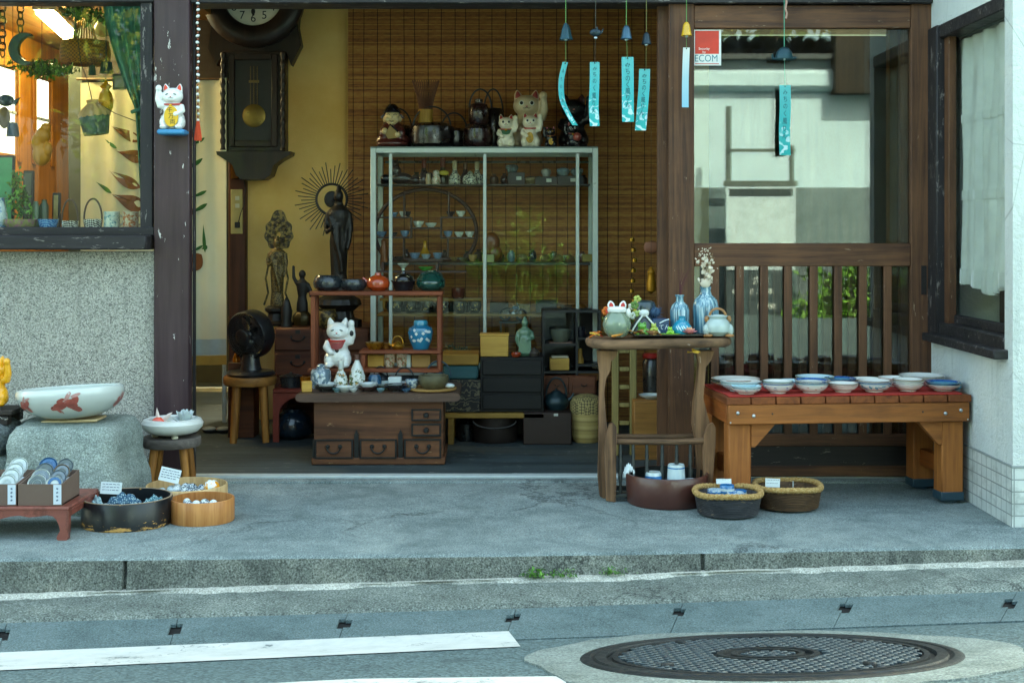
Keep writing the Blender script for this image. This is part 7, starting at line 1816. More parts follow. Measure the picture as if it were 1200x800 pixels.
pot('celadon_dish', 'small cream footed dish under the curio shelf', 'dish', 472.5, Yg + .06, wz(317, Yg + .06), [(0, 0), (2, 0), (2, 3), (7, 8), (6.5, 8.5), (0, 4)], cw); pot('green_dish', 'bright green shallow dish under the yellow vase', 'dish', 499, Yg + .06, wz(317, Yg + .06), [(0, 0), (5, 0), (9, 4), (8.5, 4.5), (0, 2)], M('4f9a3a', .3, coat=.4))
mb = MB(m_cu); mb.box((0, 0, -.004), (110 * kv, .08, .008)); mb.box((-40 * kv, 0, .02), (3 * kv, .06, .04)); mb.box((22 * kv, 0, .02), (3 * kv, .06, .04)); solo('low_stand', mb, 'narrow dark stand holding the green and cream dishes in the cabinet', 'stand', (wx(490, Yg + .06), Yg + .06, wz(317, Yg + .06) - .0006))
mb = MB(M('6b3a16', .35, 0, .4, 20, .3, 60, coat=.2)); mb.ell((0, 0, 0), (10 * kv, 6 * kv, 13 * kv)); mb.ell((4 * kv, 0, -12 * kv), (9 * kv, 6 * kv, 10 * kv)); mb.ell((-5 * kv, 0, -8 * kv), (6 * kv, 5 * kv, 9 * kv)); solo('root_carving', mb, 'knotty orange-brown carved root at centre right of the cabinet', 'carving', (wx(576, Yv), Yv, vz(307) + 22 * kv))
for px, w, h, mm, lab in ((572, 14, 9, M('8d8a63', .6), 'pale cardboard box under the carved root'), (690, 14, 9, M('8a7a3c', .6), 'yellow box at the right end of the lower shelf')):
    mb = MB(mm); mb.box((0, 0, h * kv / 2), (w * kv, .06, h * kv), bev=.002); solo('small_box', mb, lab, 'box', (wx(px, Yv - .06), Yv - .055 - (.0 if px < 600 else -.06), vz(307) + .0005))
for px, lab in ((640, 'brown ornament left on the right lower shelf'), (655, 'tan ornament in the middle of the right lower shelf'), (668, 'amber ornament on the right lower shelf')):
    pot('ornament', lab, 'ornament', px, Yv, vz(307) + .0005, [(0, 0), (5, 0), (6, 3), (4, 7), (0, 9)], M('6a5636', .4, 0, .5, 40), 'ornaments on the right lower shelf', wob=.2)
mb = MB(m_sh); mb.box((0, 0, zB / 2), (xr_ - xl_, dC, zB - .001), bev=.004); solo('low_cabinet', mb, 'plain dark low chest carrying the glass cabinet', 'chest', (wx(567.5, Yg), Yg + dC / 2, 0))
for i, px in enumerate((465, 481, 500, 519, 539, 556)):
    t = thing('lacquer_bowl', f'black lacquer cup with gold motif, {["first", "second", "third", "fourth", "fifth", "sixth"][i]} from left on bamboo shelf', 'cup', (wx(px, Yv), Yv, vz(366.5) + .0005), 0, 'black lacquer cups on the bamboo shelf')
    pr = [(0, 0), (5, 0), (7.5, 3), (8, 8), (7.8, 13.5), (7, 13.5), (6.8, 4), (0, 2)]; pr = [(r * kv, h * kv) for r, h in pr]
    mb = MB(M('121214', .2, 0, .2, coat=.5)); mb.lathe(pr, seg=28); mb.build('body', t)
    f = surf(pr[1:5], .0006); mb = MB(M('9a8350', .4, .3)); rnd = random.Random(i)
    for j in range(7): mb.blob(rnd.uniform(-3.5, 3.5) * kv, rnd.uniform(4, 11) * kv, rnd.uniform(.5, 1.3) * kv, rnd.uniform(.4, 1.5) * kv, rnd.uniform(-1, 1), f, n=7)
    mb.build('gold_motif', t, recalc=False)
pot('red_cup', 'dark red lacquer cup on a box above the lacquer cups', 'cup', 537, Yv + .01, vz(350) + .0005, [(0, 0), (6, 0), (8, 3), (8, 12.5), (7, 12.5), (6.5, 3), (0, 2)], M('4f1a14', .2, 0, .2, coat=.5))
mb = MB(wood('yellow_plank', '7d5a22', 'a67f38', 'X', 12, .6)); mb.box((0, 0, -.006), (120 * kv, .05, .012)); mb.box((-55 * kv, 0, -.03), (3 * kv, .05, .037)); mb.box((55 * kv, 0, -.03), (3 * kv, .05, .037)); solo('small_shelf', mb, 'narrow yellow plank shelf behind the black lacquer cups', 'shelf', (wx(505, Yv + .06), Yv + .06, vz(350)))
# lower cabinet pieces behind rack
for px, a in ((460, .1), (552, -.12)):
    pass
mb = MB(M('2a3524', .7)); 
t = thing('potted_bonsai', 'small artificial plant with grey-green leaves inside the cabinet bottom', 'plant', (wx(531, Yv - .05), Yv - .05, zB + .0085)); rnd = random.Random(11)
foliage(420, (.075, .05, .035), .008, [M('37452f', .7), M('55604a', .7), M('7d8572', .7)], 10).build('crown', t, loc=(0, 0, .085), smooth=False, recalc=False)
mb = MB(M('20201c', .5)); mb.lathe([(0, 0), (.05, 0), (.06, .05), (0, .05)], seg=24); mb.tube([(0, 0, .05), (0, 0, .09)], .006); mb.build('pot', t)
# model motorcycle
t = thing('model_motorcycle', 'small metal model motorcycle inside the cabinet above the jade statue', 'model motorcycle', (wx(602, Yv - .08), Yv - .08, vz(374.5))); k = S(Yv - .08)
for x in (-10, 9):
    mb = MB(M('15171a', .5)); mb.tube([((x + 6 * math.cos(2 * PI * i / 24)) * k, 0, (7 + 6 * math.sin(2 * PI * i / 24)) * k) for i in range(24)], 1.4 * k, closed=True); w_ = mb.build('wheel', t)
    mb = MB(M('8a8f92', .3, .8))
    for i in range(6): a = i * PI / 6; mb.tube([((x - 5.5 * math.cos(a)) * k, 0, (7 - 5.5 * math.sin(a)) * k), ((x + 5.5 * math.cos(a)) * k, 0, (7 + 5.5 * math.sin(a)) * k)], .3 * k, seg=4)
    mb.build('spokes', w_)
mb = MB(M('9aa0a0', .3, .7, .3)); mb.tube([(-10 * k, 0, 7 * k), (-3 * k, 0, 9 * k), (4 * k, 0, 15 * k), (9 * k, 0, 7 * k)], .9 * k); mb.tube([(-3 * k, 0, 9 * k), (3 * k, 0, 5 * k), (6 * k, 0, 14 * k)], .8 * k); mb.ell((0, 0, 8 * k), (4 * k, 2.5 * k, 3.5 * k)); mb.tube([(4 * k, -5 * k, 20 * k), (5.5 * k, 0, 18 * k), (4 * k, 5 * k, 20 * k)], .6 * k); mb.tube([(9 * k, 0, 7 * k), (5 * k, 0, 18.5 * k)], .7 * k); mb.build('frame', t)
mb = MB(M('26455a', .25, 0, .2, coat=.4)); mb.ell((2 * k, 0, 15 * k), (4.5 * k, 2.4 * k, 2.6 * k)); mb.build('tank', t); mb = MB(M('151413', .6)); mb.ell((-6 * k, 0, 14 * k), (5.5 * k, 2.4 * k, 1.6 * k)); mb.build('seat', t)
mb = MB(m_sh); mb.box((0, 0, -.005), (34 * k, .07, .009)); mb.box((-15 * k, 0, -.045), (2 * k, .06, .072)); mb.box((15 * k, 0, -.045), (2 * k, .06, .072)); solo('small_stand', mb, 'dark little stand under the model motorcycle', 'stand', (wx(602, Yv - .08), Yv - .08, vz(374.5) - .0008))
pot('amber_pot', 'round amber woven pot inside the cabinet right corner', 'pot', 679, Yv - .06, wz(371, Yv - .06), [(0, 0), (7, 0), (10, 4), (10.5, 9), (8, 14), (6, 15), (0, 13)], M('6d4519', .4, 0, .4, 70, .3, 200))
mb = MB(m_sh); mb.box((0, 0, -.005), (66 * k, .1, .009)); mb.box((-30 * k, 0, -.045), (2 * k, .09, .072)); mb.box((30 * k, 0, -.045), (2 * k, .09, .072)); solo('small_stand', mb, 'wider dark stand at right carrying the amber pot', 'stand', (wx(668, Yv - .06), Yv - .06, wz(371, Yv - .06) - .0008))
mb = MB(M('7a7a62', .6)); mb.box((0, 0, 4 * k), (17 * k, .04, 8 * k), bev=.002); solo('small_box', mb, 'small pale box left of the amber pot', 'box', (wx(643, Yv - .06), Yv - .06, wz(371, Yv - .06)))
# =================================================================== on top of the cabinet
Yo = Yg + .12; k = S(Yo); zO = zTp + .0045
mk = M('4a1f1c', .3, 0, .2, 20, coat=.3); msk = M('c9b184', .4, 0, .1, coat=.2)
t = thing('seated_figurine', 'ceramic smiling seated figure in dark red robe and black cap holding a fan', 'figurine', (wx(460, Yo), Yo, zO))
mb = MB(None); mb.ell((0, 0, 8), (20, 13, 13)); mb.ell((0, 0, 19), (15, 10, 13)); mb.ell((-9, -6, 17), (6, 6, 8)); mb.ell((10, -6, 17), (6, 6, 8)); mb.ell((0, -5, 5), (19, 12, 6))
o = skin('robe', sculpt(mb, 1.0, 3), mk, t, (0, 0, 0), k); o.name = 'body'
mb = MB(msk); mb.ell((0, -4 * k, 36 * k), (9 * k, 8 * k, 9.5 * k)); mb.ell((-5 * k, -9 * k, 33 * k), (4 * k, 3 * k, 3.5 * k)); mb.ell((5 * k, -9 * k, 33 * k), (4 * k, 3 * k, 3.5 * k)); mb.ell((-9 * k, -3 * k, 34 * k), (2 * k, 2 * k, 4 * k)); mb.ell((9 * k, -3 * k, 34 * k), (2 * k, 2 * k, 4 * k)); mb.ell((0, -12 * k, 35 * k), (1.5 * k, 1.5 * k, 1.5 * k)); mb.ell((0, -8 * k, 29 * k), (5 * k, 4 * k, 3 * k)); hdm = mb.build('head', t)
mb = MB(m_ink)
for e in (-1, 1): mb.tube([(e * 2 * k, -12 * k, 38 * k), (e * 4 * k, -11.6 * k, 39 * k), (e * 6 * k, -10.4 * k, 38 * k)], .35 * k, seg=5)
mb.tube([(-2.5 * k, -11.8 * k, 31 * k), (0, -12.2 * k, 30.2 * k), (2.5 * k, -11.8 * k, 31 * k)], .35 * k, seg=5); mb.build('face_lines', hdm)
mb = MB(m_black); mb.lathe([(11 * k, 0), (9.5 * k, 3 * k), (7 * k, 7 * k), (4 * k, 10 * k), (0, 11 * k)], c=(0, -2 * k, 41 * k), seg=20)
for e in (-1, 1): mb.prism([(e * 6 * k, 44 * k), (e * 14 * k, 36 * k), (e * 12 * k, 34 * k), (e * 7 * k, 39 * k)], 4 * k, y=-2 * k)
mb.build('cap', t)
mb = MB(msk); mb.ell((-8 * k, -13 * k, 19 * k), (3.6 * k, 3 * k, 3.8 * k)); mb.ell((7 * k, -14 * k, 15 * k), (3.6 * k, 3 * k, 3.8 * k)); mb.build('hand', t)
mb = MB(M('8f7034', .5)); mb.prism([(-7 * k, 15 * k), (-1 * k, 27 * k), (8 * k, 16 * k), (6 * k, 11 * k), (-4 * k, 10 * k)], 1.5 * k, y=-15 * k); mb.tube([(-2 * k, -16 * k, 27 * k), (8 * k, -16 * k, 18 * k)], .9 * k, m_black); mb.build('fan', t)
m_lq = M('120a0b', .3, 0, .3, 16, coat=.3); m_lqr = M('240f0e', .28, 0, .3, 16, coat=.3)
def hooped(label, px, r, h, hh, mat, dy=0, lw=1.0, name='lacquer_vessel'):
    Y = Yo + dy; kk = S(Y); t = thing(name, label, 'vessel', (wx(px, Y), Y, zO))
    mb = MB(mat); mb.lathe([(q * kk, z * kk) for q, z in [(0, 0), (r * .8, 0), (r * .97, h * .15), (r, h * .5), (r * .95, h * .85), (r * .7, h), (0, h * 1.03)]], seg=36); mb.build('body', t)
    mb = MB(M('1a1414', .4)); mb.tube(arc((0, 0, h * kk * .85), r * .82 * kk, hh * kk, 0, 180, 18), lw * kk, seg=8); mb.build('handle', t); return t
hooped('big round dark lacquer vessel with thin hoop handle beside the smiling figure', 506, 27, 29, 24, m_lq)
hooped('dark lacquer bucket with tall thin hoop behind the smiling figure', 466, 20, 28, 24, m_lq, .1)
hooped('dark low vessel with faint hoop right of the tea whisk', 532, 19, 24, 22, m_lq, .08)
hooped('lower reddish lacquer flask with hoop under the upper jug', 560, 18, 26, 8, m_lqr, .0)
hooped('dark tall handled bucket behind the reddish flask', 578, 14, 48, 30, m_lq, .11)
t = thing('lacquer_jug', 'reddish-brown lacquer jug with hoop handle stacked on the lacquer flask', 'jug', (wx(561, Yo), Yo, zO + 27 * k)); mb = MB(m_lqr); mb.lathe([(q * k, z * k) for q, z in [(0, 0), (9, 0), (12, 4), (12, 18), (10, 24), (5, 26), (5, 30), (0, 31)]], seg=30); mb.build('body', t); mb = MB(M('1a1414', .4)); mb.tube(arc((2 * k, 0, 20 * k), 13 * k, 22 * k, 0, 180, 16), 1.1 * k, seg=8); mb.build('handle', t)
t = thing('tea_whisk', 'large upright bamboo whisk with splayed tines on the cabinet', 'whisk', (wx(499, Yo + .02), Yo + .02, zO + 29.5 * k)); mb = MB(wood('bamboo_whisk_wood', '8a6426', 'b98f45', 'Z', 20, .5)); mb.lathe([(0, 0), (8.5 * k, 0), (9 * k, 2 * k), (8 * k, 8 * k), (9 * k, 16 * k), (0, 16 * k)], seg=20); mb.build('grip', t)
mb = MB(M('5a3018', .6))
for i in range(34): a = 2 * PI * i / 34; mb.tube([(7 * k * math.cos(a), 6 * k * math.sin(a), 15 * k), (10 * k * math.cos(a), 7 * k * math.sin(a), 30 * k), (16 * k * math.cos(a), 9 * k * math.sin(a), 50 * k)], [.002, .0018, .0014], seg=5)
mb.build('tines', t)
mcr = M('ece2cc', .35, 0, .1, 14, coat=.3); mgd = M('a9832f', .4, .4, .3, 50)
lucky_cat('large beige lucky cat with big red ears at back of cabinet top', (wx(617, Yo + .08), Yo + .08, zO), S(Yo + .08) * 71, 1, M('cdb898', .35, 0, .12, 14, coat=.2), M('8d3232', .5), 'ring', None)
lucky_cat('small cream lucky cat with green bib and gold patches on cabinet top', (wx(593, Yo - .03), Yo - .03, zO), S(Yo - .03) * 40, 1, mcr, m_red, 'dark', m_red, m_gold, None, None, M('1f5a34', .5), [(-.2, .2, -.14, .05, .07)])
lucky_cat('small cream lucky cat holding a gold coin, right of the green-bibbed one', (wx(621.5, Yo - .035), Yo - .035, zO), S(Yo - .035) * 42, 1, mcr, M('a83a3a', .5), 'ring', m_red, None, mgd)
lucky_cat('tiny black lucky cat with orange trim on cabinet top', (wx(645, Yo - .03), Yo - .03, zO), S(Yo - .03) * 26, -1, m_black, M('b9656a', .5), 'gold', M('8d4a2a', .5), m_gold, mgd)
lucky_cat('small black lucky cat holding a red ball on cabinet top right', (wx(671, Yo - .03), Yo - .03, zO), S(Yo - .03) * 31, -1, m_black, M('b9656a', .5), 'ring', M('7a2a2a', .5), m_gold, None)
mb = MB(M('9a4a40', .3, coat=.3)); mb.ell((0, 0, 0), (5 * k, 4.5 * k, 5 * k)); solo('red_ball', mb, 'shiny dusty red ball held by the small black cat', 'ball', (wx(676.5, Yo - .075), Yo - .075, zO + 12 * k))
lucky_cat('large black lucky cat looming behind the teal paper strips', (wx(672, Yo + .09), Yo + .09, zO), S(Yo + .09) * 66, 1, M('0f0e11', .4, 0, .2), M('3f1c20', .5), 'slit', None)
# =================================================================== under and beside the cabinet
Yb_ = .86; k = S(Yb_)
mb = MB(wood('bamboo_bench_wood', '6f5222', '9a7838', 'X', 12, .6)); zb2_ = wz(484, .82)
t = thing('low_bamboo_bench', 'low yellowish bench under the patterned box and black chest', 'bench', (wx(578, .95), .95, 0)); mb.box((0, 0, zb2_ - .012), (118 * S(.95), .26, .022), bev=.003); mb.build('seat', t)
for x in (-48, 52):
    for y in (-.11, .11): mb = MB(wood('bamboo_bench_wood', '', '')); mb.box((x * S(.95), y, (zb2_ - .023) / 2), (7 * k, .03, zb2_ - .023), bev=.003); mb.build('leg', t)
def crate(name, label, cat, pa, pb, Y, z, h, d, mat, bev=.004, grp=None, bands=None):
    kk = S(Y); mb = MB(mat); w = (pb - pa) * kk; mb.box((0, d / 2, h / 2), (w, d, h), bev=bev)
    return solo(name, mb, label, cat, (wx((pa + pb) / 2, Y), Y, z), grp)
m_kara = NT('karakusa_pattern')
def kara():
    m = m_kara; v = m.coord(); wv = m.n('ShaderNodeTexWave', wave_type='RINGS'); wv.inputs['Scale'].default_value = 12; wv.inputs['Distortion'].default_value = 12; wv.inputs['Detail Scale'].default_value = 3; m.l(v, wv.inputs[0])
    f = m.ramp(wv.outputs['Fac'], [(.72, 0.), (.8, 1.)]); m.prin(m.mix(f, srgb('1d1b19'), srgb('5a523f')), .8); return m.mat
z = zb2_ + .0005; Yq = .84; hq = wz(445, Yq) - z
crate('patterned_box', 'dark cloth-covered box with scrolling vine pattern', 'box', 519, 563, Yq, z, hq, .22, kara())
z2 = z + hq + .0005; h2_ = wz(428, Yq) - z2
crate('teal_box', 'muted teal cloth-covered box on the vine-patterned box', 'box', 519, 560, Yq + .01, z2, h2_, .2, M('2f5558', .8, 0, .15, 20), .008)
z3 = z2 + h2_ + .0005; crate('pale_wood_box', 'pale yellow wooden box lid on the teal box', 'box', 517, 561, Yq, z3, wz(415, Yq) - z3, .21, wood('yellow_plank', '', ''))
Yn = .85; zn = z; hn = wz(418, Yn) - zn
m_bc = wood('black_chest_wood', '0d0d0e', '1a1919', 'X', 12, .5)
t = thing('black_chest', 'black wooden chest in the middle under the jade statue', 'chest', (wx(600, Yn), Yn, zn)); kk = S(Yn); mb = MB(m_bc); mb.box((0, .12, hn / 2), (75 * kk, .24, hn), bev=.004); mb.build('carcass', t)
for i in range(3): mb = MB(m_bc); mb.box((0, -.004, hn * (.19 + .31 * i)), (69 * kk, .012, hn * .27), bev=.003); mb.build('drawer', t)
zq = zn + hn + .0005
t = thing('yellow_wooden_box', 'honey yellow wooden box on the left of black chest', 'box', (wx(579.5, Yn + .05), Yn + .05, zq)); mb = MB(wood('yellow_box_wood', '', '')); mb.box((0, 0, 12 * kk), (33 * kk, .09, 24 * kk), bev=.003); mb.build('box', t); mb = MB(wood('yellow_box_wood', '', '')); mb.box((0, 0, 25.2 * kk), (34.5 * kk, .095, 2.2 * kk), bev=.002); mb.build('lid', t)
t = thing('jade_statue', 'pale green jade goddess statue standing on the black chest', 'statue', (wx(615, Yn + .04), Yn + .04, zq))
mj = M('5d7a63', .3, 0, .2, 30, coat=.3); JAD = figure([(0, 0), (.17, 0), (.18, .1), (.15, .3), (.15, .45), (.19, .58), (.17, .66), (.07, .73), (.06, .77), (0, .78)], .105, .84, [([(.16, 0, .62), (.2, -.05, .45), (.05, -.17, .42)], [.06, .06, .04]), ([(-.16, 0, .62), (-.2, -.05, .42), (-.15, -.1, .25)], [.06, .06, .04])], .022, lambda mb: [mb.tube([(-.16 + .05 * i, -.14, .5), (-.14 + .05 * i, -.16, .05)], .02, seg=6) for i in range(7)])
skin('body', JAD, mj, t, (0, 0, 0), 46 * S(Yn + .04))
pot('orange_cup', 'flat glossy orange cup at the foot of the jade statue', 'cup', 605, Yn + .01, zq, [(0, 0), (5, 0), (6.5, 3), (5, 5.5), (0, 6)], M('8a3418', .2, coat=.5)); pot('small_kettle', 'little dark silver pot right of the jade statue', 'pot', 626, Yn + .02, zq, [(0, 0), (5, 0), (6.5, 4), (4, 8), (1, 10), (0, 12)], M('5a5048', .3, .5, .4, 40))
# things under the bench and right
Yu = .82; k = S(Yu)
t = thing('metal_tub', 'dark brown metal tub with bail handle under the low bench', 'tub', (wx(580, Yu + .1), Yu + .1, 0)); kk = S(Yu + .1); mb = MB(M('2a211c', .5, .2, .3, 20)); mb.lathe([(0, 0), (24 * kk, 0), (26 * kk, 4 * kk), (27 * kk, 30 * kk), (26 * kk, 31 * kk), (25 * kk, 29 * kk), (0, 27 * kk)], seg=40, sy=.8); mb.build('body', t); mb = MB(M('1b1817', .5)); mb.tube(arc((0, -21 * kk, 27 * kk), 25 * kk, -9 * kk, 0, 180), 1 * kk, seg=6); mb.build('handle', t)
pot('glass_jar', 'dark square-shouldered jar under the bench left end', 'jar', 546, Yu + .12, 0, [(0, 0), (9, 0), (9.5, 2), (9.5, 20), (6, 24), (0, 25)], M('16191a', .3, 0, .2, coat=.3))
mb = MB(M('2a1a14', .5, 0, .25, 14)); hx_ = .142; w = 57 * k; mb.box((0, .11, hx_ / 2), (w, .22, hx_), bev=.004); mb.box((10 * k, -.0015, hx_ * .93), (5 * k, .002, 3 * k), M('b9b9ae', .6)); solo('dark_box', mb, 'dark brown wooden box on the floor carrying two pots', 'box', (wx(641.5, Yu), Yu, 0))
t = kettle('dark_kettle', 'dark blue-green iron kettle with high handle on the dark box', 652, Yu + .1, hx_ + .0005, 15, 20, M('1c3035', .4, .2, .3, 30), 22, spout=1)
t = thing('clay_teapot', 'small brown teapot set in a pale lilac bowl on dark box', 'teapot', (wx(624, Yu + .09), Yu + .09, hx_ + .0005)); kk = S(Yu + .09); mb = MB(M('6a5f68', .5)); mb.lathe([(q * kk, z * kk) for q, z in bowlp(13, 9, .5, .1)], seg=32); mb.build('bowl', t); mb = MB(M('3a2620', .35, coat=.2)); mb.lathe([(q * kk, z * kk) for q, z in [(0, 3), (6, 3), (9, 9), (7, 14), (3, 16), (1.5, 18), (0, 19)]], seg=28); mb.tube(arc((-2 * kk, 0, 12 * kk), 9 * kk, 14 * kk, 60, 180, 10), .7 * kk, seg=6); mb.build('pot', t)
t = thing('woven_basket', 'tall woven straw basket with patterned top beside the table leg', 'basket', (wx(687, Yu + .1), Yu + .1, 0)); kk = S(Yu + .1)
def weave():
    m = NT('woven_straw'); v = m.coord(); z = m.sep(v)[2]; ch = m.n('ShaderNodeTexChecker'); ch.inputs['Scale'].default_value = 110; mp = m.coord((1, 1, 1), 'Object', (0, .78, 0)); m.l(mp, ch.inputs[0]); ch.inputs[1].default_value = (*srgb('a5905a'), 1); ch.inputs[2].default_value = (*srgb('5d5032'), 1)
    bd = m.ramp(m.math('FRACT', m.math('MULTIPLY', z, 26)), [(.3, srgb('a58d54')), (.5, srgb('8a7443')), (.7, srgb('b39b62'))])
    f = m.ramp(z, [(.125, 0.), (.13, 1.)]); m.prin(m.mix(f, bd, ch.outputs[0]), .8, 0, m.bump(m.noise(v, 120), .5, .004)); return m.mat
mb = MB(weave()); mb.lathe([(q * kk, z_ * kk) for q, z_ in [(0, 0), (15, 0), (17, 4), (19, 18), (19.5, 34), (19, 46), (16, 52), (8, 55), (0, 56)]], seg=44); mb.build('body', t)
# black shelf unit right
Yw = .98; k = S(Yw); m_bs = M('17181a', .5, 0, .2)
t = thing('black_shelf', 'black open shelf unit right of the black chest', 'shelf', (wx(670, Yw), Yw, 0)); zs1 = wz(364, Yw); 
mb = MB(m_bs)
for x in (-33, 6, 33): mb.box((x * k, .1, zs1 / 2), (2.5 * k, .2, zs1 - .002))
mb.box((0, .2, zs1 / 2), (66 * k, .01, zs1)); mb.build('side', t)
def wsh(py, xa=-32, xb=32): mb = MB(m_bs); mb.box(((xa + xb) / 2 * k, .098, wz(py, Yw)), ((xb - xa) * k - .004, .194, .01)); mb.build('shelf_board', t)
wsh(365); wsh(404, -32, 5); wsh(397, 7, 32); wsh(436); wsh(428, 7, 32)
zw = lambda py: wz(py, Yw) + .0056
pot('grey_bowl', 'deep grey-green stoneware bowl on the black shelf', 'bowl', 657, Yw + .06, zw(404) + .004, [(0, 0), (8, 0), (11.5, 6), (13, 14), (12, 14.5), (10, 6), (0, 4)], M('55594c', .5, 0, .2, 20)); mb = MB(M('8a6a5c', .7)); mb.box((0, 0, .0015), (27 * k, .08, .003)); solo('pink_mat', mb, 'thin dusty pink mat under the grey-green bowl', 'mat', (wx(657, Yw + .06), Yw + .06, zw(404)))
pot('black_tea_cup', 'small black cup with white mark on the black shelf', 'cup', 680, Yw + .05, zw(397), [(0, 0), (5, 0), (6, 3), (6, 12), (5, 12), (0, 4)], m_dp)
pot('tea_whisk', 'small pale bamboo tea whisk on the black shelf', 'whisk', 679.5, Yw + .05, zw(428), [(0, 0), (4.5, 0), (4.8, 4), (3, 9), (2.6, 17), (0, 17)], wood('bamboo_whisk_wood', '', ''))
mb = MB(wood('yellow_box_wood', '', '')); mb.box((0, .04, 7 * k), (23 * k, .08, 14 * k), bev=.003); solo('wooden_box', mb, 'yellow wooden box with pale top at left on black shelf', 'box', (wx(656, Yw), Yw + .02, zw(436)))
mb = MB(M('b3a78c', .6)); mb.box((0, 0, 1.2 * k), (20 * k, .06, 2.4 * k), bev=.002); solo('paper_packet', mb, 'cream paper packet lying on the yellow wooden box', 'packet', (wx(656, Yw + .05), Yw + .06, zw(436) + 14.2 * k))
mb = MB(wood('amber_seat', '', '')); mb.box((0, .04, 5 * k), (25 * k, .08, 10 * k), bev=.002); solo('wooden_box', mb, 'flat amber wooden box at lower right on black shelf', 'box', (wx(690, Yw), Yw + .02, zw(447) - .004))
t2 = thing('drawer_cabinet', 'small brown two-drawer cabinet low in the black shelf', 'drawer cabinet', (wx(668, Yw - .03), Yw - .03, .0)); hz2 = wz(440, Yw - .03); mb = MB(m_td); mb.box((0, .05, hz2 / 2), (62 * k, .09, hz2 - .003), bev=.003); mb.build('carcass', t2)
for x in (-15, 16):
    for zz in (.85, .55): mb = MB(m_td); mb.box((x * k, .002, hz2 * zz), (27 * k, .012, hz2 * .27), bev=.003); d = mb.build('drawer', t2); mb = MB(m_chd); mb.tube([(x * k + .012 * math.cos(R(a)), -.008, hz2 * zz + .006 + .010 * math.sin(R(a))) for a in range(180, 361, 20)], .002, seg=5); mb.build('handle', d)
# ladder and goods behind the table
Yl = .55; k = S(Yl); mlad = wood('ladder_wood', '6f6038', '978552', 'Z', 16, .6)
t = thing('wooden_ladder', 'old pale yellow wooden ladder standing behind the table', 'ladder', (wx(737, Yl), Yl, 0))
for x in (-16, 5): mb = MB(mlad); mb.box((x * k, 0, wz(400, Yl) / 2), (8 * k, .03, wz(400, Yl)), bev=.003); mb.build('rail', t)
mb = MB(mlad)
for i in range(6): mb.box((-5.5 * k, 0, .06 + i * .075), (13 * k, .02, .018), bev=.003)
mb.build('rung', t)
mb = MB(wood('amber_seat', '', '')); mb.box((0, .08, .12), (44 * k, .2, .24), bev=.003); solo('wooden_crate', mb, 'orange-brown crate carrying a plate behind the table', 'crate', (wx(765, .45), .45, 0))
kk = S(.5); mb = MB(wh); mb.lathe([(q * kk, z_ * kk) for q, z_ in bowlp(15, 5, .5, .05)], seg=32); solo('white_plate', mb, 'white plate lying on the crate behind the table', 'plate', (wx(763, .52), .52, .2405))
rj = pot('lidded_jar', 'dark jar with bright red lid standing behind the white plate', 'jar', 764, .62, .2405, [(0, 0), (10, 0), (11, 20), (11, 40), (8, 44), (0, 44)], M('2a2624', .3, coat=.3)); mb = MB(M('8a1f1a', .3, coat=.3)); kq = S(.62); mb.lathe([(0, 44.2 * kq), (11 * kq, 44.2 * kq), (11.5 * kq, 47 * kq), (9 * kq, 50 * kq), (0, 50.5 * kq)], seg=24); mb.build('lid', rj)
# hanging gilt ornaments on the right
Yz = .9; kk = S(Yz)
t = thing('gilt_garland', 'hanging garland of gold and glass ornaments right of cabinet', 'garland', W(742, 380, Yz)); mb = MB(M('8f6a22', .3, .7, .3, 30)); rnd = random.Random(6)
mb.tube([(0, 0, 0), (0, 0, 115 * kk)], .0012, seg=5)
for i in range(7): mb.lathe([(0, 0), (3.4 * kk, 1 * kk), (3.2 * kk, 5 * kk), (0, 7 * kk)], c=(rnd.gauss(0, 1) * kk, 0, (24 + i * 12) * kk), seg=12)
mb.build('drops', t)
mb = MB(M('a08a2c', .5, .2, .3, 30))
for i in range(60): mb.ell((rnd.gauss(0, 11) * kk, rnd.gauss(0, 6) * kk, rnd.gauss(8, 5) * kk), (2.2 * kk, 1.4 * kk, 1.7 * kk), rnd.choice([M('a08a2c', .5, .2, .3, 30), M('b9a55a', .5), M('6a7a2c', .6)]), rot=(rnd.random() * 3, rnd.random() * 3, 0), seg=7, rings=5)
mb.build('blossoms', t)
pot('gold_mask', 'gilded hanging ornament close to the door edge', 'ornament', 763, .4, wz(345, .4), [(0, 0), (5, 4), (6, 12), (4, 22), (5, 26), (2, 32), (0, 33)], M('a8741f', .35, .6, .3, 30)); gm_ = bpy.context.scene.objects['gold_mask']; mb = MB(M('4a3a2a', .8)); mb.tube([(0, 0, 33 * S(.4)), (0, 0, 1.97 - wz(345, .4))], .001); mb.build('cord', gm_)
pot('clay_mask', 'round terracotta disc ornament hanging by the door edge', 'ornament', 764, .45, wz(298, .45), [(0, 0), (8, 3), (10, 8), (8, 14), (0, 16)], M('7d4a30', .6), sy=.3)
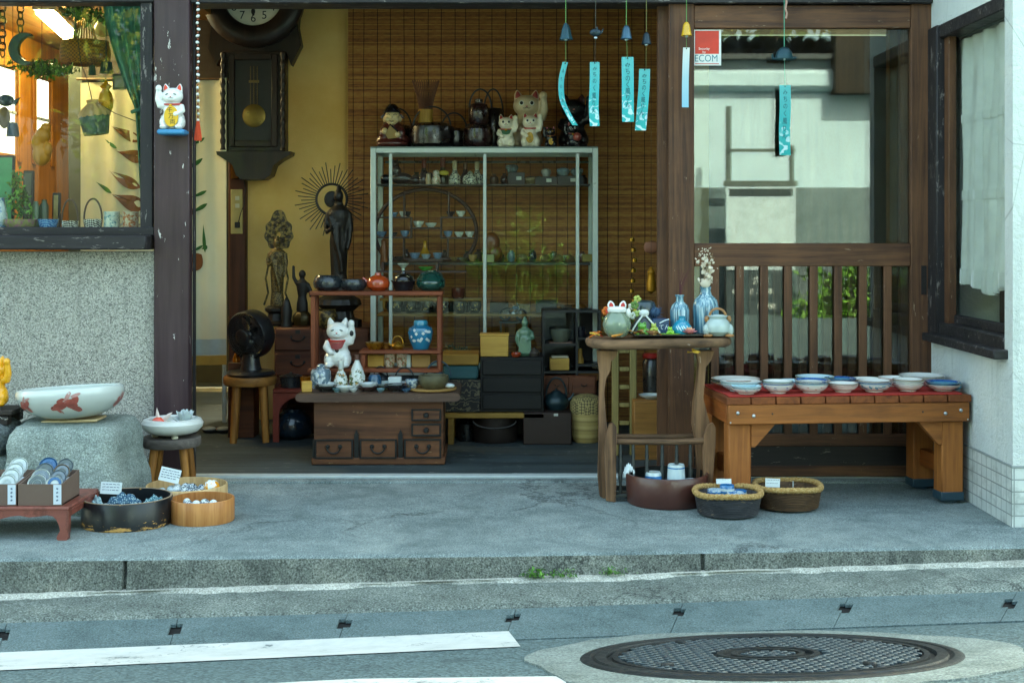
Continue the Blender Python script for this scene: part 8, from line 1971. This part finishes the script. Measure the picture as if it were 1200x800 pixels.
# =================================================================== bamboo blind
def blind_mat():
    m = NT('bamboo_slats'); v = m.coord(); xyz = m.sep(v)
    z = m.math('MULTIPLY', xyz[2], 170.0); fl = m.math('FLOOR', z); fr = m.math('FRACT', z)
    wn = m.n('ShaderNodeTexWhiteNoise', noise_dimensions='1D'); m.l(fl, wn.inputs['W'])
    cv = m.n('ShaderNodeCombineXYZ'); m.l(m.math('MULTIPLY', xyz[0], 13), cv.inputs[0]); m.l(m.math('MULTIPLY', fl, 3.7), cv.inputs[1])
    n = m.noise(cv.outputs[0], 2.0, 3, .6)
    f = m.math('ADD', m.math('MULTIPLY', wn.outputs[0], .45), m.math('MULTIPLY', n, .75))
    col = m.ramp(f, [(.25, srgb('6f401a')), (.55, srgb('a4662b')), (.85, srgb('be8840'))])
    gap = m.ramp(m.math('ABSOLUTE', m.math('SUBTRACT', fr, .5)), [(.36, 0.), (.5, .65)])
    col = m.mix(gap, col, srgb('2a190c'))
    m.prin(col, .6, 0, m.bump(m.math('SUBTRACT', 1.0, gap), .6, .003)); return m.mat
Yi = 1.53; xa, xb = wx(408, Yi), wx(788, Yi)
t = thing('bamboo_blind', 'large brown bamboo blind hanging behind the glass cabinet', 'blind', ((xa + xb) / 2, Yi, 0))
mb = MB(blind_mat()); mb.box((0, 0, (wz(520, Yi) + 2.14) / 2), (xb - xa, .006, 2.14 - wz(520, Yi))); mb.build('slats', t)
px = 414.0; i = 0
while px < 785:
    mb = MB(M('20140c', .9)); x = wx(px, Yi) - (xa + xb) / 2
    mb.tube([(x + .001 * math.sin(j * 1.7 + i), -.004, wz(520, Yi) + (2.14 - wz(520, Yi)) * j / 12) for j in range(13)], .0016, seg=5); mb.build('cord', t)
    px += (12.5, 15.8, 15.2, 16.1)[i % 4]; i += 1
# =================================================================== wall clock
Yk2 = 1.42; k = S(Yk2); m_ck = wood('clock_dark_wood', '120d0b', '2a1d17', 'Z', 14, .4, coat=.2)
t = thing('wall_clock', 'large antique dark wood pendulum wall clock with round dial', 'wall clock', W(297, 212, Yk2))
def kx(px): return (px - 297) * k
def kz(py): return (212 - py) * k
mb = MB(m_ck); mb.box((0, .05, (kz(60) + kz(178)) / 2), (74 * k, .1, kz(60) - kz(178)), bev=.004)
mb.prism([(kx(255), kz(178)), (kx(342), kz(178)), (kx(341), kz(182)), (kx(330), kz(188)), (kx(322), kz(194)), (kx(318), kz(206)), (kx(310), kz(211)), (kx(285), kz(211)), (kx(278), kz(206)), (kx(274), kz(194)), (kx(266), kz(188)), (kx(256), kz(182))], .13, y=.03)
mb.prism([(kx(240), kz(5)), (kx(350), kz(5)), (kx(348), kz(30)), (kx(352), kz(52)), (kx(340), kz(76)), (kx(334), kz(60)), (kx(262), kz(60)), (kx(252), kz(76)), (kx(242), kz(56)), (kx(246), kz(34))], .07, y=.06); mb.build('case', t)
mb = MB(m_ck); cz2 = kz(-4)
mb.lathe([(34 * k, 0), (35 * k, .02), (40 * k, .032), (48 * k, .035), (56 * k, .026), (60 * k, .006), (60 * k, -.03), (0, -.03)], c=(0, -.0, cz2), rot=(R(90), 0, 0), seg=64); mb.build('bezel', t)
mb = MB(M('dcd6c4', .5, 0, .08, 10)); mb.lathe([(0, .004), (34.5 * k, .004), (34.5 * k, 0), (0, 0)], c=(0, 0, cz2), rot=(R(90), 0, 0), seg=56); dl = mb.build('dial', t)
mb = MB(m_ink)
for hnum in range(1, 13):
    a = R(90 - hnum * 30); mb.text(str(hnum), 13.5 * k, lambda x, y, a=a: Vector((26 * k * math.cos(a) + x, -.0052, cz2 + 26 * k * math.sin(a) + y)))
mb.build('numerals', dl, recalc=False)
mb = MB(m_ink); mb.box((0, -.007, cz2 - 11 * k), (2.2 * k, .002, 24 * k)); mb.ell((0, -.007, cz2 - 18 * k), (2.4 * k, .0015, 4 * k), seg=10); mb.box((0, -.009, cz2 + 12 * k), (1.8 * k, .002, 26 * k)); mb.ell((0, -.008, cz2), (2.5 * k, .003, 2.5 * k), seg=10); mb.build('hand', dl)
mb = MB(M('0d0b0a', .5)); mb.box((0, -.002, (kz(70) + kz(164)) / 2), (44 * k, .006, kz(70) - kz(164))); mb.build('pendulum_recess', t)
mb = MB(m_ck)
for x in (-25, 25): mb.box((x * k, -.006, (kz(64) + kz(172)) / 2), (7 * k, .02, kz(64) - kz(172)), bev=.003)
for py in (67, 169): mb.box((0, -.006, kz(py)), (43 * k, .02, 7 * k), bev=.003)
mb.build('door_frame', t)
mb = MB(M('75602c', .35, .7, .2, 30)); mb.lathe([(0, 0), (13 * k, 0), (13.5 * k, .003), (11 * k, .007), (0, .009)], c=(1 * k, -.008, kz(136)), rot=(R(90), 0, 0), seg=40)
for x in (-4, 0, 4): mb.tube([((x + 1) * k, -.010, kz(124)), ((x + 1) * k, -.010, kz(78))], .0016, M('6a5a36', .4, .6), seg=6)
mb.box((1 * k, -.010, kz(96)), (12 * k, .004, 3 * k), M('6a5a36', .4, .6)); mb.build('pendulum', t)
for x in (-35, 35):
    mb = MB(m_ck)
    mb.tube([(x * k, -.01, kz(62) - j * (kz(62) - kz(176)) / 40) for j in range(41)], [3 * k * (1 + .25 * math.sin(j * 1.6)) for j in range(41)], seg=10); mb.build('turned_column', t)
# switch plate, cable
mb = MB(M('b5a064', .5)); mb.box((0, 0, 0), (14 * k, .012, 53 * k), bev=.002)
sp_ = solo('switch_plate', mb, 'cream wall plate with two switches and a socket below the clock', 'switch', W(277.5, 248, 1.545))
mb = MB(M('cfc7a8', .4))
for z_ in (16, 7): mb.box((1 * k, -.008, z_ * k), (5 * k, .006, 5 * k), bev=.001)
mb.build('switch', sp_); mb = MB(m_ink); mb.box((1 * k, -.009, -16 * k), (6 * k, .01, 7 * k), bev=.002); mb.build('plug', sp_)
mb = MB(m_ink); mb.tube([W(279, 262, 1.525), W(282, 250, 1.525), W(286, 240, 1.52), W(287.5, 222, 1.525), W(285, 205, 1.53)], .0022, seg=6); mb.tube([W(262, 100, 1.48), W(263, 160, 1.48), W(266, 250, 1.48), W(267, 300, 1.48), W(268, 370, 1.48)], .0022, seg=6); solo('power_cable', mb, 'thin black power cables running down beside the clock', 'cable')
# =================================================================== noren curtain
Yo2 = 1.42; k = S(Yo2)
m_no = M('d2c8a8', .9, 0, .08, 4, .3, 300)
t = thing('noren_curtain', 'cream cloth curtain painted with brown eggplants behind the post', 'curtain', (wx(180, Yo2), Yo2, 0))
def nf(u, v): return Vector(((u - .5) * 172 * k, .010 * math.sin(u * 17) + .006 * math.sin(u * 41 + v * 2), wz(432 - 5 * u, Yo2) + (wz(95, Yo2) - wz(430, Yo2)) * v))
mb = MB(m_no); mb.grid(nf, 70, 30, thick=(0, .002, 0)); mb.build('cloth', t, sharp=80)
mb = MB(M('9fa8a4', .9)); mb.grid(lambda u, v: nf(u, .035 + .055 * v) + Vector((0, -.002, 0)), 70, 2, thick=(0, .001, 0)); mb.build('white_band', t, sharp=80)
mb = MB(M('a3803a', .9)); mb.grid(lambda u, v: nf(u, .0 + .033 * v) + Vector((0, -.002, 0)), 70, 2, thick=(0, .001, 0)); mb.build('ochre_hem', t, sharp=80)
def leafshape(px, py, L, wd, a, mat, mb):
    n = 14; pts = []
    for i in range(n + 1): s_ = i / n; pts.append((L * s_, wd * math.sin(PI * s_ ** 1.6) ** .8))
    for i in range(n, -1, -1): s_ = i / n; pts.append((L * s_, -wd * .7 * math.sin(PI * s_ ** 1.6) ** .8))
    ca, sa = math.cos(a), math.sin(a); V = []
    for x, y in [(L * .6, 0)] + pts:
        X, Z = px + x * ca - y * sa, py + x * sa + y * ca
        u = (X - 94) / 172; b = nf(min(1, max(0, u)), .5).y - .0032
        V.append(((X - 180) * k, b, wz(Z, Yo2)))
    mb.add(V, [(0, i, i + 1) for i in range(1, len(V) - 1)], mat)
me_, mg_ = M('73411f', .9, 0, .2, 30), M('2f5a2a', .9)
for px, py, L, wd, a in ((131, 148, 40, 7, .45), (138, 178, 34, 9, .2), (128, 200, 42, 8, .5), (132, 228, 42, 11, .35), (214, 150, 18, 6, .5), (210, 320, 34, 12, -.7), (205, 190, 18, 8, .4), (215, 240, 16, 6, .8)): mb = MB(me_); leafshape(px, py, L, wd, a, me_, mb); mb.build('painted_eggplant', t, recalc=False)
for px, py, L, wd, a in ((122, 163, 20, 2.5, .6), (112, 213, 24, 3, .6), (236, 292, 8, 3, -.5), (238, 262, 34, 2.5, 1.5), (222, 250, 24, 3, -.5), (216, 200, 26, 3, -.6), (222, 232, 22, 2.5, -.4), (224, 170, 18, 2.5, -.5), (214, 110, 26, 2, -.7), (222, 296, 18, 2, -.5)): mb = MB(mg_); leafshape(px, py, L, wd, a, mg_, mb); mb.build('painted_stem', t, recalc=False)
mb = MB(M('5a4126', .7)); mb.tube([(-90 * k, 0, wz(93, Yo2)), (90 * k, 0, wz(93, Yo2))], .006); mb.build('rod', t)
mb = MB(M('22262a', .7)); 
for dx in (0, 14): mb.ell((dx * S(2.4), 0, .012), (9 * S(2.4), .06, .014), M('22262a', .7)); mb.ell((dx * S(2.4) - .005, -.03, .018), (7 * S(2.4), .03, .012), M('7d8485', .7))
solo('slippers', mb, 'pair of grey slippers on the floor behind the curtain', 'slippers', (wx(248, 1.2), 1.2, .0))
pot('amber_bottle', 'small amber bottle behind the fan neck', 'bottle', 277, 1.05, wz(424, 1.05) , [(0, 0), (4, 0), (4.5, 4), (2.5, 9), (1.5, 12), (1.5, 15), (0, 15)], M('b9701c', .2, .2, .2)); mb = MB(m_td); mb.box((0, 0, wz(424, 1.05) / 2), (.12, .12, wz(424, 1.05) - .001), bev=.003); solo('plant_stand', mb, 'narrow dark stand behind the fan stool', 'stand', (wx(284, 1.05), 1.08, 0))
# =================================================================== display window goods
zW = wz(268, .16); Yw2 = .17
mb = MB(m_darkZ); mb.box(((LX + colL) / 2, .26, zW - .012), (colL - LX - .01, .34, .022), bev=.002); solo('window_shelf', mb, 'dark wooden display shelf inside the left window', 'shelf')
zW += .0005; k = S(Yw2)
def wp(name, label, cat, px, prof, mat, dy=0, **kw): return pot(name, label, cat, px, Yw2 + dy, zW, prof, mat, None, **kw)
m_cut = NT('cut_blue_glass')
def cut(base, line, name):
    m = NT(name); v = m.coord(); w1 = m.n('ShaderNodeTexChecker'); w1.inputs['Scale'].default_value = 190; m.l(m.coord((1, 1, 1), 'Object', (.0, .785, 0)), w1.inputs[0]); w1.inputs[1].default_value = (*srgb(base), 1); w1.inputs[2].default_value = (*srgb(line), 1); m.prin(w1.outputs[0], .15, coat=.5); return m.mat
bpy.data.materials.remove(m_cut.mat)
wp('glass_bowl', 'cobalt blue cut-glass bowl in the left window', 'bowl', 56.5, [(0, 0), (9, 0), (11, 6), (12, 11), (11, 11), (9, 4), (0, 3)], cut('1c5a9a', '7fa9cc', 'cut_blue_glass'))
for px, r, h, hh, lab in ((82, 10, 9, 25, 'smaller black and white patterned basket with hoop handle in window'), (109, 11, 11, 24, 'larger black and white zigzag basket with hoop handle in window')):
    t = thing('hoop_basket', lab, 'basket', (wx(px, Yw2), Yw2, zW)); mb = MB(cut('1f1e1e', 'c3bfb3', 'zigzag_weave')); mb.lathe([(0, 0), (r * .9 * k, 0), (r * k, h * .7 * k), (r * 1.02 * k, h * k), (r * .9 * k, h * k), (r * .8 * k, 2 * k), (0, 2 * k)], seg=28, sy=.8); mb.build('body', t); mb = MB(M('3a2a20', .5)); mb.tube(arc((0, 0, h * k), r * .95 * k, hh * k, 0, 180, 18), 1.1 * k, seg=8); mb.build('handle', t)
m_mg = M('b9bfb5', .25, 0, .3, 50, coat=.4, c2='4f7f8a', c2amt=.58); m_mg2 = M('b5a48c', .25, 0, .4, 50, coat=.4, c2='a0562f', c2amt=.52)
for px, mm, lab in ((131, m_mg, 'white mug with blue-green picture in the left window'), (153, m_mg2, 'cream mug with orange-brown floral pattern in the left window')):
    t = thing('mug', lab, 'mug', (wx(px, Yw2), Yw2, zW)); mb = MB(mm); mb.lathe([(0, 0), (9 * k, 0), (9.3 * k, 20 * k), (8.5 * k, 20 * k), (8.2 * k, 2 * k), (0, 2 * k)], seg=30); mb.build('body', t); mb = MB(mm); mb.tube([(9 * k * math.cos(.6), 9 * k * math.sin(.6), 16 * k), (14 * k * math.cos(.6), 14 * k * math.sin(.6), 13 * k), (13 * k * math.cos(.6), 13 * k * math.sin(.6), 6 * k), (9 * k * math.cos(.6), 9 * k * math.sin(.6), 4 * k)], 1.2 * k, seg=8); mb.build('handle', t)
wp('flowered_bowl', 'long flowered porcelain planter at left in the window', 'planter', 24, [(0, 0), (14, 0), (18, 5), (19, 11), (17, 11), (14, 3), (0, 2)], M('8d8a5a', .4, 0, .4, 40, coat=.3, c2='9a6a7d', c2amt=.54), 0)
t = thing('trailing_plant', 'leafy green plant growing from the flowered planter', 'plant', (wx(22, Yw2), Yw2, zW + 6 * k)); foliage(520, (.05, .035, .10), .010, lm, 14).build('leaves', t, loc=(0, 0, .09), smooth=False, recalc=False); mb = MB(mg_); mb.tube([(0, 0, -4 * k), (.01, 0, .05), (-.01, 0, .12)], .003); mb.build('stem', t)
wp('white_vase', 'tall white and blue vase at the far left of window', 'vase', -2, [(0, 0), (9, 0), (11, 10), (9, 24), (7, 34), (8, 36), (0, 34)], M('b9c4c9', .2, 0, .2, 30, coat=.4, c2='3f6f9f', c2amt=.58))
for px, h, mm, lab in ((42, 32, M('5a6b52', .4), 'green-brown square bottle behind the planter'), (52, 34, M('3f4a38', .4), 'dark green tall tin behind the blue bowl')):
    wp('tall_tin', lab, 'tin', px, [(0, 0), (5, 0), (5, h * .8), (3, h * .9), (3, h), (0, h)], mm, .07)
# hanging things in the window
Yh = .45; k = S(Yh)
def hung(px, py, Y): return W(px, py, Y)
mck = M('2b2a26', .5, .4)
def chain(label, px, py0, py1, Y):
    mb = MB(mck); kk = S(Y); z0, z1 = wz(py1, Y), 1.975; L = 7 * kk; n = int((z1 - z0) / L)
    for i in range(n):
        z = z0 + i * (z1 - z0) / n + L / 2; r = 3.4 * kk
        mb.tube([((r * math.cos(a)) if i % 2 else r * .35 * math.cos(a), (r * .35 * math.cos(a)) if i % 2 else r * math.cos(a), z - z0 + r * 1.45 * math.sin(a)) for a in [2 * PI * j / 14 for j in range(14)]], .9 * kk, seg=6, closed=True)
    return solo('iron_chain', mb, label, 'chain', (wx(px, Y), Y, z0), 'chains hanging in the window')
chain('dark iron chain holding the crescent moon ornament', 24, 0, 38, Yh); chain('dark iron chain at the left photo edge', 3, 0, 66, Yh)
mb = MB(M('1c3a30', .5, 0, .3, 20)); pts = [(math.cos(R(a)) * 19 * k, math.sin(R(a)) * 19 * k) for a in range(70, 291, 10)] + [(6 * k + math.cos(R(a)) * 14 * k, math.sin(R(a)) * 15 * k) for a in range(280, 79, -10)]
mb.prism(pts, .03); solo('moon_ornament', mb, 'dark green crescent moon ornament hanging from the chain', 'ornament', W(30, 58, Yh))
t = thing('hanging_foliage', 'green artificial vine hung across the window ceiling', 'plant', W(52, 80, .9)); foliage(700, (.17, .05, .04), .012, lm, 16).build('leaves', t, smooth=False, recalc=False); mb = MB(mg_); mb.tube([(-.17, 0, .0), (0, 0, .03), (.12, 0, -.02), (.15, 0, .35)], .004); mb.build('vine', t)
t = thing('drawstring_bag', 'grey-green basket bag with peach cloth drawstring top hanging in window', 'bag', W(113, 158, Yh)); t.rotation_euler = (0, -.12, 0)
mb = MB(M('3a4a44', .8, 0, .25, 60, .5, 200)); mb.lathe([(0, 0), (14 * k, 0), (15 * k, 2 * k), (18 * k, 22 * k), (0, 22 * k)], seg=36, sy=.7); mb.build('basket_body', t)
mb = MB(M('b08a5c', .8, 0, .15, 30)); mb.lathe([(18.5 * k, 21 * k), (18 * k, 25 * k), (13 * k, 31 * k), (6 * k, 37 * k), (7 * k, 41 * k), (0, 40 * k)], seg=60, sy=.7, flute=.06, nfl=12); mb.build('cloth_top', t)
mb = MB(m_ink); mb.tube([(0, 0, 38 * k), (-2 * k, 0, 60 * k), (-8 * k, 0, 85 * k), (-9 * k, 0, 175 * k)], .0018); mb.tube([(4 * k, 0, 38 * k), (25 * k, 0, 22 * k), (48 * k, 0, 10 * k)], .0018); mb.build('cord', t)
mb = MB(M('c98a14', .3, .3, .15, 20)); mb.lathe([(0, 0), (4 * k, 0), (8 * k, 10 * k), (9 * k, 18 * k), (7 * k, 26 * k), (4 * k, 31 * k), (7 * k, 35 * k), (3 * k, 38 * k), (0, 44 * k)], seg=26, flute=.05, nfl=8); mb.tube([(0, 0, 43 * k), (0, 0, 215 * k)], .0015, m_ink)
solo('gilt_vase_ornament', mb, 'hanging golden vase-shaped ornament above the drawstring bag', 'ornament', W(124, 136, Yh + .05))
t = thing('wood_carving', 'golden orange carved wooden figure hanging near the side window', 'carving', W(49, 195, Yh)); mb = MB(None); mb.ell((0, 0, 14), (11, 8, 14)); mb.ell((2, -1, 36), (9, 8, 10)); mb.ell((-4, 0, 28), (8, 7, 12)); mb.ell((9, -4, 20), (5, 5, 8)); mb.ell((5, 0, 46), (6, 6, 5)); skin('body', sculpt(mb, 1.1, 3), M('b9781c', .4, 0, .3, 20, .3, 60), t, (0, 0, 0), k); mb = MB(m_ink); mb.tube([(0, 0, 45 * k), (0, 0, 230 * k)], .0012); mb.build('cord', t)
t = thing('blue_bell_chime', 'dark blue bell wind chime at lower left in the window', 'wind chime', W(15, 160, Yh)); mb = MB(M('1f2f45', .4, .3)); mb.lathe([(7.5 * k, 0), (6.5 * k, 10 * k), (5 * k, 16 * k), (0, 17 * k)], seg=24); mb.build('bell', t); mb = MB(m_ink); mb.tube([(0, 0, 17 * k), (0, 0, 190 * k)], .0012); mb.build('cord', t)
t = thing('cloth_doll', 'brown and dark blue fish-shaped cloth ornament at left edge of window', 'ornament', W(5, 150, Yh)); mb = MB(M('5a4030', .7, 0, .3, 30)); mb.ell((0, 0, 12 * k), (7 * k, 5 * k, 13 * k)); mb.build('body', t); mb = MB(M('26333f', .7)); mb.ell((2 * k, 0, 32 * k), (10 * k, 6 * k, 7 * k)); mb.prism([(8 * k, 30 * k), (19 * k, 36 * k), (13 * k, 26 * k)], .01); mb.tube([(0, 0, 38 * k), (0, 0, 190 * k)], .0012); mb.build('head', t)
for px, py, w, h, lab in ((125, 86, 16, 13, 'larger dark green hanging lamp shade in the window'), (108, 88, 9, 11, 'smaller dark green hanging lamp shade in the window')):
    Y = .8; kk = S(Y); mb = MB(M('143a2c', .6)); mb.lathe([(w * .5 * kk, 0), (w * .36 * kk, h * kk), (0, h * kk), (0, h * .9 * kk), (w * .44 * kk, 0)], seg=24); mb.tube([(0, 0, h * kk), (0, 0, 1.975 - wz(py, Y))], .0015, m_ink); solo('hanging_lamp', mb, lab, 'lamp', W(px, py, Y))
t = thing('wicker_lampshade', 'drum-shaped wicker pendant lampshade with beaded fringe in the window', 'lampshade', W(100, 76, .85)); kk = S(.85)
def wick():
    m = NT('open_wicker'); v = m.coord(); ch = m.n('ShaderNodeTexChecker'); ch.inputs['Scale'].default_value = 120; m.l(v, ch.inputs[0]); ch.inputs[1].default_value = (*srgb('b3761f'), 1); ch.inputs[2].default_value = (*srgb('6a4416'), 1); m.prin(ch.outputs[0], .7); return m.mat
mb = MB(wick()); mb.lathe([(24 * kk, 0), (28 * kk, 4 * kk), (29 * kk, 14 * kk), (27 * kk, 27 * kk), (26 * kk, 27 * kk), (28 * kk, 14 * kk), (26.5 * kk, 4 * kk)], seg=44); mb.build('shade', t); mb = MB(M('8a6a22', .5))
for i in range(22): a = 2 * PI * i / 22; mb.tube([(8 * kk * math.cos(a), 8 * kk * math.sin(a), 50 * kk), (12 * kk * math.cos(a), 12 * kk * math.sin(a), 30 * kk), (13 * kk * math.cos(a), 13 * kk * math.sin(a), 12 * kk)], .0018, seg=5)
mb.tube([(0, 0, 50 * kk), (0, 0, 1.975 - wz(76, .85))], .003); mb.build('fringe', t)
mb = MB(M('c9a878', .5)); Y = .9; kk = S(Y); T = Euler((R(68), 0, R(35))).to_matrix().to_4x4(); mb.lathe([(0, 0), (9 * kk, 0), (9.5 * kk, 1 * kk), (9.5 * kk, 24 * kk), (0, 25 * kk)], mx=T, seg=28); mb.tube([(0, -.03, 5 * kk), (0, -.03, 1.975 - wz(36, Y))], .0014, m_ink); solo('paper_roll', mb, 'thick beige paper roll hanging near the ceiling in window', 'roll', W(119, 36, Y))
for px, y0, y1, w, c, lab in ((6, 268, 182, 20, '2f7a4a', 'green panel added at far left to cover the bright window view'), (33, 268, 200, 12, '3a3a2c', 'dark panel added behind the planter to cover the bright window view'), (66, 268, 226, 9, '8d7a4a', 'tan panel added behind the blue glass bowl against the bright window')):  # panels added on the shelf to dim the bright left window
    Y = .3; kk = S(Y); mb = MB(m_darkZ); mb.box((0, 0, (y0 - y1) * kk / 2), (w * kk, .02, (y0 - y1) * kk), bev=.003); mb.box((0, -.0105, (y0 - y1) * kk / 2), ((w - 4) * kk, .004, (y0 - y1 - 6) * kk), M(c, .5, 0, .4, 12)); solo(('added_green_panel', 'added_dark_panel', 'paper_box')[(6, 33, 66).index(px)], mb, lab, ('picture', 'screen', 'box')[(6, 33, 66).index(px)], (wx(px, Y), Y, zW), rot=(-.05, 0, 0))
t = thing('hanging_foliage', 'darker green leafy bunch hung beside the beige paper roll', 'plant', W(100, 18, .7)); foliage(500, (.12, .06, .05), .012, lm[3:] + lm[:1], 12).build('leaves', t, smooth=False, recalc=False); mb = MB(mg_); mb.tube([(-.1, 0, 0), (0, 0, .02), (.1, 0, 0)], .004); mb.build('vine', t)
# teal curtain
Yc2 = .3; k = S(Yc2)
m_cu2 = M('3d7568', .85, 0, .12, 6, .2, 200)
t = thing('teal_curtain', 'teal green curtain gathered at the right side of the window', 'curtain', (wx(168, Yc2), Yc2, 0))
def tc(u, v):
    z = wz(264, Yc2) + (1.95 - wz(264, Yc2)) * v; pv = 270 - (z - CZ) / k
    left = 158 + 8 * max(0, (pv - 130) / 130) if pv > 128 else 121 + 37 * (max(0, pv) / 128) ** 1.5
    x = left + (173 - left) * u
    return Vector(((x - 168) * k, .014 * math.sin(u * 24 + .6 * math.sin(v * 5)) + .006 * math.sin(u * 50), z))
mb = MB(m_cu2); mb.grid(tc, 70, 50, thick=(0, .002, 0)); mb.build('cloth', t, sharp=80)
mb = MB(M('2f5c52', .85)); mb.tube([((156 - 168) * k, -.02, wz(132, Yc2)), ((164 - 168) * k, -.03, wz(130, Yc2)), ((174 - 168) * k, -.01, wz(126, Yc2))], .008, seg=8); mb.build('tieback', t)
# fluorescent lamp
pA, pB = W(51, 13, 1.1), Vector((wx(87, 2.05), 2.05, wz(13, 1.1)))
t = thing('fluorescent_lamp', 'lit white fluorescent ceiling lamp in the left room', 'ceiling lamp', (pA + pB) / 2, math.atan2(pB.y - pA.y, pB.x - pA.x) - PI / 2)
L = (pB - pA).length; mb = MB(M('cfcdc3', .5)); mb.box((0, 0, .025), (.10, L, .04), bev=.004); mb.build('housing', t)
em = NT('lit_tube'); e = em.n('ShaderNodeEmission'); e.inputs[0].default_value = (1, .78, .46, 1); e.inputs[1].default_value = LAMP; em.l(e.outputs[0], em.out.inputs[0])
mb = MB(em.mat); mb.box((0, 0, -.006), (.075, L * .97, .022), bev=.006); mb.build('tube', t)
mb = MB(M('4a4a42', .6)); mb.box((0, 0, 0), (17 * S(.5), .004, 20 * S(.5))); t = solo('framed_card', mb, 'small dark framed card hanging beside the golden ornament', 'card', W(140, 96, .9)); mb = MB(M('8a8d7a', .6)); mb.box((0, -.003, 0), (12 * S(.5), .002, 14 * S(.5))); mb.build('picture', t)
